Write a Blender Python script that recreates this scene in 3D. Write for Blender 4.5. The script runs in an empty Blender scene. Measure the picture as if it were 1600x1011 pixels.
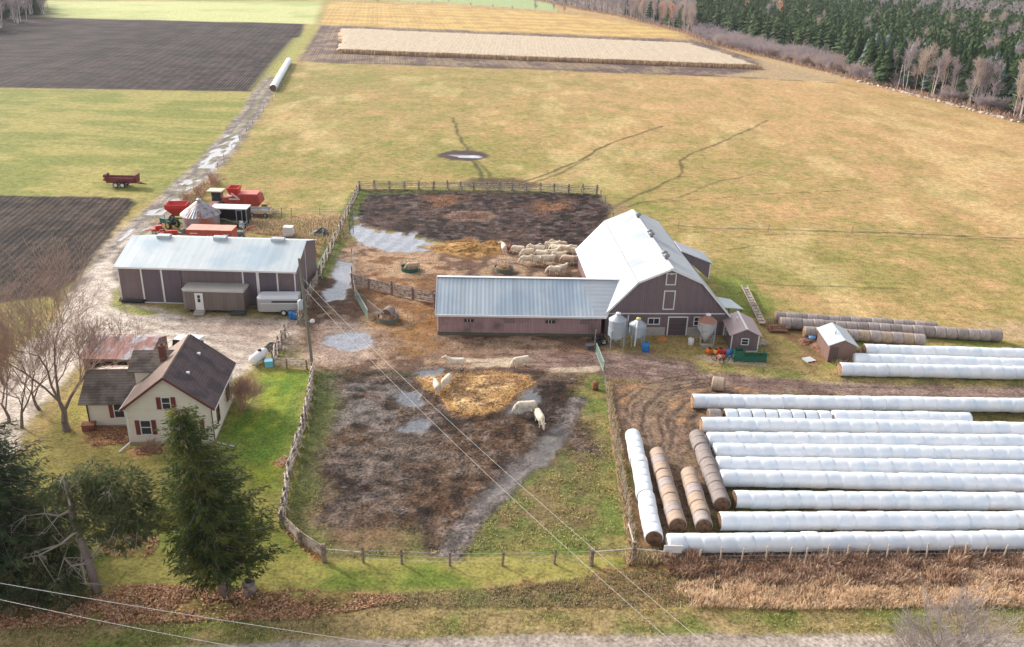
import bpy, bmesh, math, random
import numpy as np
random.seed(7); rng = np.random.default_rng(7)
S = bpy.context.scene
C = S.collection
rad = math.radians

# ------------------------------------------------------------------ camera
FPX, PITCH, ROLL, CAMH = 1360.0, rad(23.5), 0.0326, 39.0
UP = np.array([math.sin(ROLL)*math.cos(PITCH), -math.cos(ROLL)*math.cos(PITCH), -math.sin(PITCH)])
FW = np.array([0, 0, 1.0]) - UP*UP[2]; FW /= np.linalg.norm(FW)
RT = np.cross(FW, UP)
if RT[0] < 0: RT = -RT
from mathutils import Matrix, Vector
cam = bpy.data.objects.new('camera', bpy.data.cameras.new('camera')); C.objects.link(cam)
cx = Vector((RT[0], FW[0], UP[0])); cyd = Vector((RT[1], FW[1], UP[1])); cz = Vector((RT[2], FW[2], UP[2]))
cam.matrix_world = Matrix(((cx.x, -cyd.x, -cz.x, 0), (cx.y, -cyd.y, -cz.y, 0), (cx.z, -cyd.z, -cz.z, CAMH), (0, 0, 0, 1)))
cam.data.sensor_width = 36; cam.data.lens = FPX/1600*36
cam.data.clip_start = 1; cam.data.clip_end = 6000
S.camera = cam

# ------------------------------------------------------------------ light
SUN_EL = 27; SUN_DIR = Vector((0.80, -0.57, 0)).normalized()      # horizontal travel of the light
W = bpy.data.worlds.new('World'); S.world = W; W.use_nodes = True
nt = W.node_tree; bg = nt.nodes['Background']
sky = nt.nodes.new('ShaderNodeTexSky'); sky.sky_type = 'NISHITA'; sky.sun_disc = False
sky.sun_elevation = rad(SUN_EL); sky.sun_rotation = math.atan2(-SUN_DIR.x, -SUN_DIR.y)
sky.air_density = 1.0; sky.dust_density = 3.0; sky.ozone_density = 1.0
hsv = nt.nodes.new('ShaderNodeHueSaturation'); hsv.inputs['Saturation'].default_value = .3   # thin high cloud greys the blue
nt.links.new(sky.outputs[0], hsv.inputs['Color']); nt.links.new(hsv.outputs[0], bg.inputs[0]); bg.inputs[1].default_value = 0.15
sun = bpy.data.objects.new('sun', bpy.data.lights.new('sun', 'SUN')); C.objects.link(sun)
sun.data.energy = 1.7; sun.data.angle = rad(6.0); sun.data.color = (1.0, 0.945, 0.87)
sun.rotation_euler = Vector((SUN_DIR.x*math.cos(rad(SUN_EL)), SUN_DIR.y*math.cos(rad(SUN_EL)), -math.sin(rad(SUN_EL)))).to_track_quat('-Z', 'Y').to_euler()
S.view_settings.view_transform = 'Standard'; S.view_settings.look = 'None'
S.view_settings.exposure = 0.95; S.view_settings.gamma = 1

# ------------------------------------------------------------------ helpers
def G(px, py, z=0.0):
    """the place on the ground (height z) that a pixel of the survey photograph shows"""
    d = np.array([(px-800)/FPX, (py-505.5)/FPX, 1.0]); w = (d@RT, d@FW, d@UP)
    t = (z-CAMH)/w[2]
    return w[0]*t, w[1]*t
def ang(px, py):
    d = np.array([(px-800)/FPX, (py-505.5)/FPX, 1.0]); w = (d@RT, d@FW, d@UP)
    return math.atan2(-w[2], math.hypot(w[0], w[1]))
def PJ(X, Y, Z=0):
    w = (X, Y, Z-CAMH); c = RT*w[0]+FW*w[1]+UP*w[2]
    return c[0]/c[2]*FPX+800, c[1]/c[2]*FPX+505.5
def ZAT(py, X, Y):
    lo, hi = -5, 60
    for _ in range(50):
        m = (lo+hi)/2
        if PJ(X, Y, m)[1] > py: lo = m
        else: hi = m
    return lo
def s2l(*c):
    return tuple(((v/255)/12.92 if v/255 <= .04045 else ((v/255+.055)/1.055)**2.4) for v in c)
_m = {}
def M(name, col, rough=.85, var=.18, scale=3.0, bump=0.0, bscale=None, metal=0.0, stripe=None, sper=.3, samt=.15, sbump=0.0, col2=None, c2scale=1.0, c2lo=.45, c2hi=.62, coat=0, transl=0):
    if name in _m: return _m[name]
    m = bpy.data.materials.new(name); _m[name] = m; m.use_nodes = True
    n = m.node_tree.nodes; l = m.node_tree.links; b = n['Principled BSDF']
    b.inputs['Roughness'].default_value = rough; b.inputs['Metallic'].default_value = metal
    if coat: b.inputs['Coat Weight'].default_value = coat
    tc = n.new('ShaderNodeTexCoord'); P = tc.outputs['Object']
    def noise(sc, det=5, streak=False):
        t = n.new('ShaderNodeTexNoise'); t.inputs['Scale'].default_value = sc; t.inputs['Detail'].default_value = det; V_ = P
        if streak:      # rain streaks and sheet-to-sheet differences run down the sheets
            mp = n.new('ShaderNodeMapping'); l.new(P, mp.inputs[0]); mp.inputs['Scale'].default_value = {'x': (2.4, .12, .12), 'y': (.12, 2.4, .12), 'xy': (2.2, 2.2, .25)}.get(stripe, (1, 1, 1)); V_ = mp.outputs[0]
        l.new(V_, t.inputs['Vector']); return t.outputs['Fac']
    def math_(op, a, bb, c=None):
        t = n.new('ShaderNodeMath'); t.operation = op
        for i, v in enumerate((a, bb, c)):
            if v is None: continue
            if isinstance(v, (int, float)): t.inputs[i].default_value = v
            else: l.new(v, t.inputs[i])
        return t.outputs[0]
    def mixc(f, a, bb):
        t = n.new('ShaderNodeMix'); t.data_type = 'RGBA'
        if isinstance(f, (int, float)): t.inputs[0].default_value = f
        else: l.new(f, t.inputs[0])
        for i, v in ((6, a), (7, bb)):
            if isinstance(v, tuple): t.inputs[i].default_value = (*v[:3], 1)
            else: l.new(v, t.inputs[i])
        return t.outputs[2]
    cur = tuple(col)
    if col2 is not None:
        r = n.new('ShaderNodeMapRange'); r.inputs[1].default_value = c2lo; r.inputs[2].default_value = c2hi
        l.new(noise(c2scale, 8), r.inputs[0]); cur = mixc(r.outputs[0], cur, tuple(col2))
    k = math_('MULTIPLY_ADD', noise(scale), 2*var*1.6, 1-var*1.6)
    if stripe in ('x', 'y', 'xy'): k = math_('ADD', k, math_('MULTIPLY', math_('SUBTRACT', noise(1.0, 4, True), .5), .42))
    h = None
    if stripe:
        sp = n.new('ShaderNodeSeparateXYZ'); l.new(P, sp.inputs[0])
        if stripe == 'x': q = sp.outputs[0]
        elif stripe == 'y': q = sp.outputs[1]
        elif stripe == 'z': q = sp.outputs[2]
        else: q = math_('ADD', sp.outputs[0], sp.outputs[1])
        s = math_('SINE', math_('MULTIPLY', q, 2*math.pi/sper), 0)
        k = math_('ADD', k, math_('MULTIPLY', s, samt)); h = math_('MULTIPLY', s, sbump)
        k = math_('ADD', k, math_('MULTIPLY', math_('SINE', math_('MULTIPLY', q, 2*math.pi/(sper*3.37)), 0), samt*.35))
    rgb = n.new('ShaderNodeCombineColor')
    for i in range(3): l.new(k, rgb.inputs[i])
    mu = n.new('ShaderNodeMix'); mu.data_type = 'RGBA'; mu.blend_type = 'MULTIPLY'; mu.inputs[0].default_value = 1
    if isinstance(cur, tuple): mu.inputs[6].default_value = (*cur[:3], 1)
    else: l.new(cur, mu.inputs[6])
    l.new(rgb.outputs[0], mu.inputs[7]); l.new(mu.outputs[2], b.inputs['Base Color'])
    if bump:
        hh = math_('MULTIPLY', noise(bscale or scale*3), bump); h = hh if h is None else math_('ADD', h, hh)
    if rough >= .85: b.inputs['Specular IOR Level'].default_value = .2
    if transl:
        tr = n.new('ShaderNodeBsdfTranslucent'); l.new(mu.outputs[2], tr.inputs['Color']); ms = n.new('ShaderNodeMixShader'); ms.inputs[0].default_value = transl
        l.new(b.outputs[0], ms.inputs[1]); l.new(tr.outputs[0], ms.inputs[2]); l.new(ms.outputs[0], n['Material Output'].inputs['Surface'])
    if h is not None and (bump or sbump):
        bp = n.new('ShaderNodeBump'); bp.inputs['Strength'].default_value = 1; bp.inputs['Distance'].default_value = 1
        l.new(h, bp.inputs['Height']); l.new(bp.outputs[0], b.inputs['Normal'])
    return m

def tag(o, label=None, cat=None, group=None, kind=None):
    if label: o['label'] = label
    if cat: o['category'] = cat
    if group: o['group'] = group
    if kind: o['kind'] = kind
    return o
def thing(name, x, y, rot, label, cat, group=None, z=0):
    o = bpy.data.objects.new(name, None); C.objects.link(o); o.empty_display_size = .5
    o.location = (x, y, z); o.rotation_euler = (0, 0, rot)
    return tag(o, label, cat, group)
def kids(o): return [c for c in ALLCH.get(o.name, [])]
ALLCH = {}
def setpar(o, p):
    o.parent = p; ALLCH.setdefault(p.name, []).append(o)
def copy_tree(o, parent=None):
    c = o.copy(); C.objects.link(c)
    if parent is not None: setpar(c, parent)
    for ch in kids(o): copy_tree(ch, c)
    return c
def place(o, x, y, rot=0, label=None, z=None, scale=None):
    o.location = (x, y, z if z is not None else o.location.z); o.rotation_euler = (0, 0, rot)
    if label: o['label'] = label
    if scale: o.scale = (scale,)*3
    return o

class MB:
    def __init__(s): s.v = []; s.f = []; s.m = []; s.mi = 0
    def add(s, vs, fs):
        b = len(s.v); s.v += [tuple(p) for p in vs]
        for f in fs: s.f.append([b+i for i in f]); s.m.append(s.mi)
        return s
    def box(s, x0, y0, z0, x1, y1, z1):
        return s.add([(x0,y0,z0),(x1,y0,z0),(x1,y1,z0),(x0,y1,z0),(x0,y0,z1),(x1,y0,z1),(x1,y1,z1),(x0,y1,z1)],
                     [(0,3,2,1),(4,5,6,7),(0,1,5,4),(1,2,6,5),(2,3,7,6),(3,0,4,7)])
    def beam(s, p, q, w, h=None, up=(0,0,1)):
        p = Vector(p); q = Vector(q); d = (q-p).normalized(); u = Vector(up)
        if abs(d.dot(u)) > .98: u = Vector((1,0,0))
        a = d.cross(u).normalized()*w/2; b = a.cross(d).normalized()*(h or w)/2
        return s.add([p-a-b,p+a-b,p+a+b,p-a+b,q-a-b,q+a-b,q+a+b,q-a+b],[(0,3,2,1),(4,5,6,7),(0,1,5,4),(1,2,6,5),(2,3,7,6),(3,0,4,7)])
    def tube(s, pts, rs, n=6, cap=True):
        pts = [Vector(p) for p in pts]
        if isinstance(rs, (int, float)): rs = [rs]*len(pts)
        vs = []; a = None
        for i, p in enumerate(pts):
            d = (pts[min(i+1, len(pts)-1)]-pts[max(i-1, 0)]).normalized()
            if a is None: a = d.orthogonal().normalized()
            a = (a-d*a.dot(d)); a = a.normalized() if a.length > 1e-6 else d.orthogonal().normalized()
            b = d.cross(a)
            for k in range(n):
                t = 2*math.pi*k/n; vs.append(p+(a*math.cos(t)+b*math.sin(t))*rs[i])
        fs = []
        for i in range(len(pts)-1):
            for k in range(n):
                k2 = (k+1) % n; fs.append((i*n+k, i*n+k2, (i+1)*n+k2, (i+1)*n+k))
        if cap: fs.append(tuple(range(n-1, -1, -1))); fs.append(tuple((len(pts)-1)*n+k for k in range(n)))
        return s.add(vs, fs)
    def lathe(s, prof, n=20, cx=0, cy=0, cap=True):
        vs = []; fs = []
        for r, z in prof:
            for k in range(n):
                t = 2*math.pi*k/n; vs.append((cx+r*math.cos(t), cy+r*math.sin(t), z))
        for i in range(len(prof)-1):
            for k in range(n):
                k2 = (k+1) % n; fs.append((i*n+k, i*n+k2, (i+1)*n+k2, (i+1)*n+k))
        if cap: fs.append(tuple(range(n-1, -1, -1))); fs.append(tuple((len(prof)-1)*n+k for k in range(n)))
        return s.add(vs, fs)
    def prism(s, prof, t0, t1, axis='y'):
        """profile of (a,z) counter-clockwise seen from the front, extruded along the axis"""
        n = len(prof)
        mk = (lambda a, z, t: (a, t, z)) if axis == 'y' else (lambda a, z, t: (t, a, z))
        vs = [mk(a, z, t0) for a, z in prof]+[mk(a, z, t1) for a, z in prof]
        fs = [tuple(range(n)), tuple(range(2*n-1, n-1, -1))]
        for i in range(n): j = (i+1) % n; fs.append((i, i+n, j+n, j))
        return s.add(vs, fs)
    def slab(s, p0, p1, t0, t1, th=.12, axis='y'):
        (a0, z0), (a1, z1) = p0, p1; L = math.hypot(a1-a0, z1-z0); nx, nz = -(z1-z0)/L, (a1-a0)/L
        if nz < 0: nx, nz = -nx, -nz
        return s.prism([(a0, z0), (a1, z1), (a1+nx*th, z1+nz*th), (a0+nx*th, z0+nz*th)], t0, t1, axis)
    def build(s, name, mats, parent=None, smooth=False, label=None):
        me = bpy.data.meshes.new(name); me.from_pydata(s.v, [], s.f)
        for m in (mats if isinstance(mats, (list, tuple)) else [mats]): me.materials.append(m)
        if len(me.materials) > 1: me.polygons.foreach_set('material_index', s.m)
        bm = bmesh.new(); bm.from_mesh(me); bmesh.ops.recalc_face_normals(bm, faces=bm.faces); bm.to_mesh(me); bm.free()
        if smooth: me.polygons.foreach_set('use_smooth', [True]*len(me.polygons))
        o = bpy.data.objects.new(name, me); C.objects.link(o)
        if parent is not None: setpar(o, parent)
        if label: o['label'] = label
        return o
def npmesh(name, v, f, mat, smooth=False, fmi=None):
    """v (n,3), f (m,3 or 4) numpy arrays"""
    v = np.asarray(v, np.float32); f = np.asarray(f, np.int32); k = f.shape[1]
    me = bpy.data.meshes.new(name); me.vertices.add(len(v)); me.vertices.foreach_set('co', v.ravel())
    me.loops.add(f.size); me.loops.foreach_set('vertex_index', f.ravel())
    me.polygons.add(len(f)); me.polygons.foreach_set('loop_start', np.arange(0, f.size, k, dtype=np.int32))
    for m in (mat if isinstance(mat, (list, tuple)) else [mat]): me.materials.append(m)
    if fmi is not None: me.polygons.foreach_set('material_index', np.asarray(fmi, np.int32))
    if smooth: me.polygons.foreach_set('use_smooth', np.ones(len(f), bool))
    me.update(calc_edges=True); me.validate()
    o = bpy.data.objects.new(name, me); C.objects.link(o); return o
# ------------------------------------------------------------------ the ground: one sheet, split into its surfaces
def hsh(ix, iy, seed):
    h = (ix.astype(np.int64)*374761393 + iy.astype(np.int64)*668265263 + seed*1442695041) & 0xffffffff
    h = ((h ^ (h >> 13))*1274126177) & 0xffffffff
    return ((h ^ (h >> 16)) & 0xffff)/65535.0
def vn(x, y, sc, seed=0):
    x = x/sc; y = y/sc; ix = np.floor(x); iy = np.floor(y); fx = x-ix; fy = y-iy
    fx = fx*fx*(3-2*fx); fy = fy*fy*(3-2*fy)
    a = hsh(ix, iy, seed); b = hsh(ix+1, iy, seed); c = hsh(ix, iy+1, seed); d = hsh(ix+1, iy+1, seed)
    return (a*(1-fx)+b*fx)*(1-fy)+(c*(1-fx)+d*fx)*fy
def fbm(x, y, sc, seed=0, o=4, g=.55):
    t = 0; A = 1; n = 0
    for i in range(o):
        t = t+A*vn(x, y, sc/2**i, seed+i*17); n += A; A *= g
    return t/n
def sst(a, b, x):
    t = np.clip((x-a)/(b-a), 0, 1); return t*t*(3-2*t)
xs = list(np.arange(-100, 100.01, .34)); d = .34
while xs[-1] < 3000: d *= 1.05; xs.append(xs[-1]+d); xs.insert(0, xs[0]-d)
ys = [26.0]
while ys[-1] < 3600: ys.append(ys[-1]+min(30, max(.24, .25*(ys[-1]/100)**2)))
xs = np.array(xs); ys = np.array(ys); NX, NY = len(xs), len(ys)
X, Y = np.meshgrid(xs, ys); X = X.ravel(); Y = Y.ravel()
N = len(X)
nF = fbm(X, Y, 1.6, 3, 3)-.5; nM = fbm(X, Y, 7, 11, 4)-.5; nL = fbm(X, Y, 40, 23, 4)-.5; nXL = fbm(X, Y, 130, 41, 3)-.5
def rgb(r, g, b, k=.82): return np.array(s2l(r, g, b))*k
def poly(pts): return np.array([G(*p) for p in pts])
def sd(P, pad=6):
    """signed distance, positive inside"""
    lo = P.min(0)-pad; hi = P.max(0)+pad
    out = np.full(N, -1e3); idx = np.where((X > lo[0]) & (X < hi[0]) & (Y > lo[1]) & (Y < hi[1]))[0]
    x = X[idx]; y = Y[idx]; ins = np.zeros(len(idx), bool); dm = np.full(len(idx), 1e9)
    for i in range(len(P)):
        a = P[i]; b = P[(i+1) % len(P)]; e = b-a
        t = np.clip(((x-a[0])*e[0]+(y-a[1])*e[1])/(e@e+1e-9), 0, 1)
        dm = np.minimum(dm, np.hypot(x-a[0]-t*e[0], y-a[1]-t*e[1]))
        c = ((a[1] > y) != (b[1] > y)) & (x < (b[0]-a[0])*(y-a[1])/(b[1]-a[1]+1e-12)+a[0]); ins ^= c
    out[idx] = np.where(ins, dm, -dm); return out
def dl(pts, world=False, pad=8):
    """distance to a polyline and the way along it"""
    P = np.array(pts if world else [G(*p) for p in pts]); lo = P.min(0)-pad; hi = P.max(0)+pad
    out = np.full(N, 1e3); al = np.zeros(N); idx = np.where((X > lo[0]) & (X < hi[0]) & (Y > lo[1]) & (Y < hi[1]))[0]
    x = X[idx]; y = Y[idx]; dm = np.full(len(idx), 1e9); sg = np.zeros(len(idx)); A = np.zeros(len(idx)); L = 0
    for i in range(len(P)-1):
        a = P[i]; e = P[i+1]-a; ln = math.hypot(*e)
        t = np.clip(((x-a[0])*e[0]+(y-a[1])*e[1])/(ln*ln+1e-9), 0, 1); q = np.hypot(x-a[0]-t*e[0], y-a[1]-t*e[1])
        c = np.sign(e[0]*(y-a[1])-e[1]*(x-a[0])); s = q < dm
        sg = np.where(s, c, sg); A = np.where(s, L+t*ln, A); dm = np.minimum(dm, q); L += ln
    out[idx] = dm*sg; al[idx] = A; return out, al
COL = np.zeros((N, 3)); ROU = np.full(N, .95); BMP = np.full(N, .25); FUR = np.zeros(N); Z = np.zeros(N); REG = np.zeros(N, int)
REGN = ['pasture']
def lay(w, col, rough=None, bump=None, fur=None, name=None, thr=.5):
    global COL, ROU, BMP, FUR
    col = np.asarray(col); c = col if col.ndim == 2 else col[None, :]
    COL += (c-COL)*w[:, None]
    if rough is not None: ROU += (rough-ROU)*w
    if bump is not None: BMP += (bump-BMP)*w
    FUR += ((fur or 0)-FUR)*w
    if name:
        if name not in REGN: REGN.append(name)
        REG[w > thr] = REGN.index(name)
def mixn(a, b, n, lo=.35, hi=.65):
    w = sst(lo, hi, n)[:, None]; return a[None, :]*(1-w)+b[None, :]*w
def edge(s, e=.4, amp=1.2, nz=None): return sst(-e, e, s+(nF*amp if nz is None else nz*amp))
# --- pasture everywhere
gx, gt = rgb(146, 140, 76), rgb(196, 158, 110)
tan = sst(-40, 130, X+.3*(Y-150))*.62+.32
w = np.clip(tan+nL*.9+nM*1.0+nF*1.1, 0, 1)
COL[:] = gx[None, :]*(1-w[:, None])+gt[None, :]*w[:, None]
gd = rgb(116, 126, 58)
lay(np.clip(sst(.53, .68, fbm(X, Y, 22, 77, 4))*sst(150, 95, Y+np.abs(X-35)*.4)+sst(.56, .7, fbm(X, Y, 9, 5, 4))*.25, 0, 1)*.6, gd)
lay(sst(.55, .72, fbm(X, Y/2.2, 9, 55, 5))*.35, rgb(222, 196, 140))
lay(sst(.58, .75, fbm(X, Y/2.0, 4, 59, 3))*.4, rgb(140, 128, 70))
# left green meadow
s = sd(poly([(-900, 139), (0, 139), (395, 144), (392, 176), (335, 238), (262, 305), (-900, 303)]), 20)
c = mixn(rgb(136, 138, 68), rgb(168, 156, 90), fbm(X*.8+Y*.1, Y*1.3, 9, 91, 4)+.12*np.sin((Y+X*.05)*1.6)*.5)
lay(edge(s, 1.5), c, name='meadow')
# far upper left hay field
s = sd(poly([(-900, 2), (505, 2), (492, 38), (80, 27), (-900, 60)]), 30)
lay(edge(s, 3), mixn(rgb(178, 184, 116), rgb(204, 204, 140), .5+nL+nM*.4), name='far_meadow')
s = sd(poly([(525, -12), (610, 0), (700, 4), (870, 18), (860, -14)]), 30); lay(edge(s, 3), rgb(172, 184, 130), name='far_meadow')
# ploughed fields
pl = mixn(rgb(48, 37, 34), rgb(78, 64, 60), .5+nF*.9+nM*.7)
s = sd(poly([(-900, 60), (0, 42), (80, 28), (475, 37), (470, 62), (440, 98), (415, 132), (393, 143), (0, 137), (-900, 142)]), 30)
lay(edge(s, .9), pl, .9, .9, 1.0, 'ploughed_field')
s1 = sd(poly([(-900, 300), (0, 305), (200, 309), (214, 316), (190, 345), (160, 388), (120, 437), (85, 462), (-60, 480), (-900, 500)]), 30)
lay(edge(s1, .5), mixn(rgb(46, 35, 29), rgb(76, 60, 50), .5+nF*1.0+nM*.6), .9, 1.0, .8, 'ploughed_field')
# headland round the standing corn, and the stubble beyond
s = sd(poly([(500, 40), (535, 40), (1082, 62), (1180, 92), (1310, 127), (465, 96)]), 20)
c = mixn(rgb(112, 92, 88), rgb(150, 128, 106), .5+nM*1.2+nF*.7)
lay(edge(s, 1.0), c, .9, .6, .7, 'corn_headland')
s = sd(poly([(1180, 85), (1260, 100), (1335, 124), (1290, 128), (1190, 122), (1130, 118), (1190, 110)]), 20); lay(edge(s, 3)*.8, rgb(190, 164, 124))
s = sd(poly([(516, 2), (700, 10), (880, 22), (1040, 46), (1075, 62), (800, 50), (500, 38)]), 30)
lay(edge(s, 2), mixn(rgb(196, 158, 100), rgb(214, 182, 116), .5+nM*1.2+.25*np.sin(Y*.28+nL*6)), .95, .4, .35, 'stubble_field')
for pts, wd in (((470, 60), (440, 98), (412, 140)), 5), (((492, 40), (470, 66), (440, 105), (418, 140)), 4):
    dd, al = dl(pts, pad=12); lay(sst(wd, wd*.3, np.abs(dd))*.8, rgb(168, 162, 92))
dd, al = dl([(462, 97), (700, 102), (1000, 113), (1300, 129)]); lay(sst(1.2, .3, np.abs(dd)+nF)*.7, rgb(84, 80, 50))
# forest floor
FOREST = [(1600, 192), (1480, 160), (1362, 131), (1290, 112), (1200, 90), (1110, 70), (1064, 50), (960, 24), (905, 15), (830, -2)]
fw = [G(*p) for p in FOREST]+[(0, 1500), (2500, 2600), (900, 200), (300, 90), (160, 190)]
s = sd(np.array(fw), 60); lay(edge(s, 1.2), mixn(rgb(92, 76, 66), rgb(128, 104, 88), .5+nM+nF), .95, .8, name='forest_floor')
WOOD = [(-900, 72), (0, 48), (66, 30), (84, 18), (62, 4), (-900, 2)]
s = sd(poly(WOOD), 60); lay(edge(s, 2), rgb(80, 72, 66), .95, .6, name='forest_floor')
# --- lane
LANE = [(428, 122), (408, 148), (396, 172), (364, 212), (328, 256), (296, 288), (262, 318), (236, 345), (212, 368), (185, 400), (160, 435), (140, 475)]
dd, al = dl(LANE); wd = 2.3+nM*1.2
lay(sst(1.2, -.4, np.abs(dd)-wd+nF*1.5), mixn(rgb(122, 108, 98), rgb(170, 156, 142), .5+nF*1.2+nM*.6), .75, .7, name='dirt_lane')
lay(sst(.6, .15, np.abs(dd)+nF*.7)*sst(40, 90, Y-60)*.5, rgb(140, 138, 84))
rut = sst(.6, .15, np.abs(np.abs(dd+nM*1.6)-1.0)+nF*.3)*sst(-.4, 0, nM+nF)
lay(rut*.7, rgb(86, 74, 70), .5, .4)
wetl = np.clip(sst(.45, .55, vn(al, al*0, 7, 5))*sst(176, 168, Y)+sst(168, 171, Y)*sst(188, 184, Y), 0, 1)*sst(.47, .53, fbm(X*1.6, Y*.45, 1.6, 33, 4)+.06*rut)*sst(2.3, 1.5, np.abs(dd)+nF)*sst(108, 112, Y)
lay(wetl, rgb(140, 135, 136)*.7, .06, 0, name='puddle_water')
# --- farmyard gravel
s = sd(poly([(208, 366), (176, 410), (186, 474), (278, 488), (300, 496), (470, 497), (474, 520), (440, 545), (420, 552), (380, 585), (372, 640), (300, 600), (180, 580), (130, 560), (100, 600), (40, 662), (10, 740), (-40, 900), (-400, 1000), (-200, 700), (-10, 600), (40, 540), (90, 500), (118, 455), (140, 430), (170, 396)]))
c = mixn(rgb(182, 166, 152, .95), rgb(204, 190, 176, .95), .5+nM*1.4+nF*1.0)
lay(edge(s, .7, 1.6), c, .9, .35, name='gravel_yard')
s = sd(poly([(270, 488), (400, 494), (520, 497), (700, 540), (700, 585), (500, 585), (480, 600), (455, 572), (440, 545), (330, 520)]))
lay(edge(s, 2.0, 2.5)*.7, mixn(rgb(150, 128, 114, .95), rgb(184, 164, 146, .95), .5+nM*1.6+nF*1.5))
s = sd(poly([(176, 452), (186, 452), (194, 476), (250, 488), (236, 494), (198, 490), (172, 478)])); lay(edge(s, .5, .6), rgb(150, 152, 82), name='grass_verge')
s = sd(poly([(272, 484), (392, 486), (392, 494), (276, 492)])); lay(edge(s, .4, 1.2)*.7, rgb(132, 120, 84))
for pts in ([(130, 460), (250, 520), (400, 512), (520, 530)], [(150, 440), (200, 500), (330, 540), (400, 560)], [(60, 640), (130, 540), (260, 505), (420, 502)], [(90, 560), (180, 520), (300, 520), (460, 545)]):
    dd, al = dl(pts); lay(sst(.35, .1, np.abs(np.abs(dd+nM)-.9))*.35, rgb(140, 118, 104))
# machinery yard scruff behind the shed
s = sd(poly([(232, 372), (250, 345), (300, 322), (345, 318), (430, 330), (545, 335), (548, 380), (500, 440), (478, 470), (478, 400), (478, 372)]))
c = mixn(rgb(150, 148, 78), rgb(188, 150, 112), fbm(X, Y, 4, 61, 4)+.0)
lay(edge(s, 1.5, 3), c, .95, .8, name='rough_grass')
s = sd(poly([(395, 340), (470, 338), (552, 340), (545, 395), (500, 405), (440, 372), (400, 365)])); lay(edge(s, 2.0, 3)*.7, mixn(rgb(150, 112, 88), rgb(120, 88, 60), .5+nF*1.6), bump=1.0)
# --- barnyard
by = mixn(rgb(112, 86, 70), rgb(172, 142, 116), .5+nM*1.7+nF*1.7)
s = sd(poly([(548, 376), (620, 384), (700, 384), (905, 390), (940, 430), (950, 520), (944, 588), (1000, 640), (940, 640), (560, 590), (492, 585), (480, 560), (470, 525), (474, 480), (500, 430), (520, 400)]))
lay(edge(s, .8, 1.5), by, .85, .7, name='barnyard_dirt')
s = sd(poly([(560, 395), (690, 400), (690, 432), (690, 520), (600, 520), (560, 470)])); lay(edge(s, 1.5, 3)*.6, mixn(rgb(150, 106, 66), rgb(184, 146, 112), .5+nM*1.4+nF*1.2))
s = sd(poly([(600, 480), (690, 478), (690, 540), (780, 545), (940, 548), (940, 566), (800, 562), (640, 560), (560, 520)])); lay(edge(s, 1.2, 3)*.65, mixn(rgb(160, 118, 70), rgb(128, 96, 74), .5+nM*1.8+nF))
s = sd(poly([(700, 532), (930, 535), (1000, 548), (1200, 575), (1200, 590), (1000, 592), (760, 570)])); lay(edge(s, 1.2, 3)*.65, mixn(rgb(126, 98, 82), rgb(150, 122, 102), .5+nM*1.8+nF))
s = sd(poly([(490, 505), (560, 500), (600, 535), (560, 570), (490, 565)])); lay(edge(s, 1.2, 3)*.6, rgb(190, 166, 150))
# straight wheel tracks of the yard going right
RD = [(560, 572), (700, 566), (840, 568), (960, 572), (1080, 588), (1200, 597), (1330, 607), (1480, 612), (1700, 618)]
dd, al = dl(RD, pad=10); w = sst(1.0, -.6, np.abs(dd)-(2.9+nM)+nF)*sst(-6, 6, X-3)
lay(w, mixn(rgb(128, 104, 94), rgb(156, 132, 120), .5+nM+nF), .8, .7, name='dirt_track')
for off in (-2.3, -1.5, -.8, -.1, .7, 1.4, 2.2): lay(sst(.2, .08, np.abs(dd+off+.35*np.sin(al*.21+off*3)+nM*.5))*.55*sst(-18, 0, X), rgb(104, 82, 74), .6)
s = sd(poly([(1085, 560), (1200, 572), (1310, 586), (1600, 590), (1700, 606), (1500, 604), (1300, 597), (1190, 588), (1090, 580)])); lay(edge(s, .6, 2)*.8, mixn(rgb(140, 142, 70), rgb(170, 150, 90), .5+nM+nF), name='grass_verge')
s = sd(poly([(1120, 430), (1200, 440), (1215, 500), (1320, 500), (1600, 520), (1600, 600), (1300, 590), (1180, 575), (1140, 540), (1130, 500)])); lay(edge(s, 1, 2)*.7, mixn(rgb(122, 138, 62), rgb(168, 146, 92), .5+nM*1.8+nF), name='grass_verge')
s = sd(poly([(1520, 500), (1700, 506), (1700, 535), (1570, 530)])); lay(edge(s, 1, 2)*.8, rgb(186, 158, 122))
s = sd(poly([(1240, 510), (1290, 525), (1296, 566), (1270, 580), (1235, 540), (1215, 520)])); lay(edge(s, .4, 2)*.7, mixn(rgb(150, 108, 82), rgb(110, 92, 66), .5+nF*2))
# concrete aprons
for pp in ([(722, 560), (806, 560), (806, 566), (722, 566)], [(738, 567), (800, 566), (800, 574), (738, 574)], [(855, 575), (932, 572), (940, 580), (860, 583)], [(1080, 556), (1120, 553), (1200, 568), (1196, 573), (1110, 566)]):
    s = sd(poly(pp)); lay(edge(s, .15, .5)*.75, rgb(206, 184, 158), .8, .1)
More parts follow.
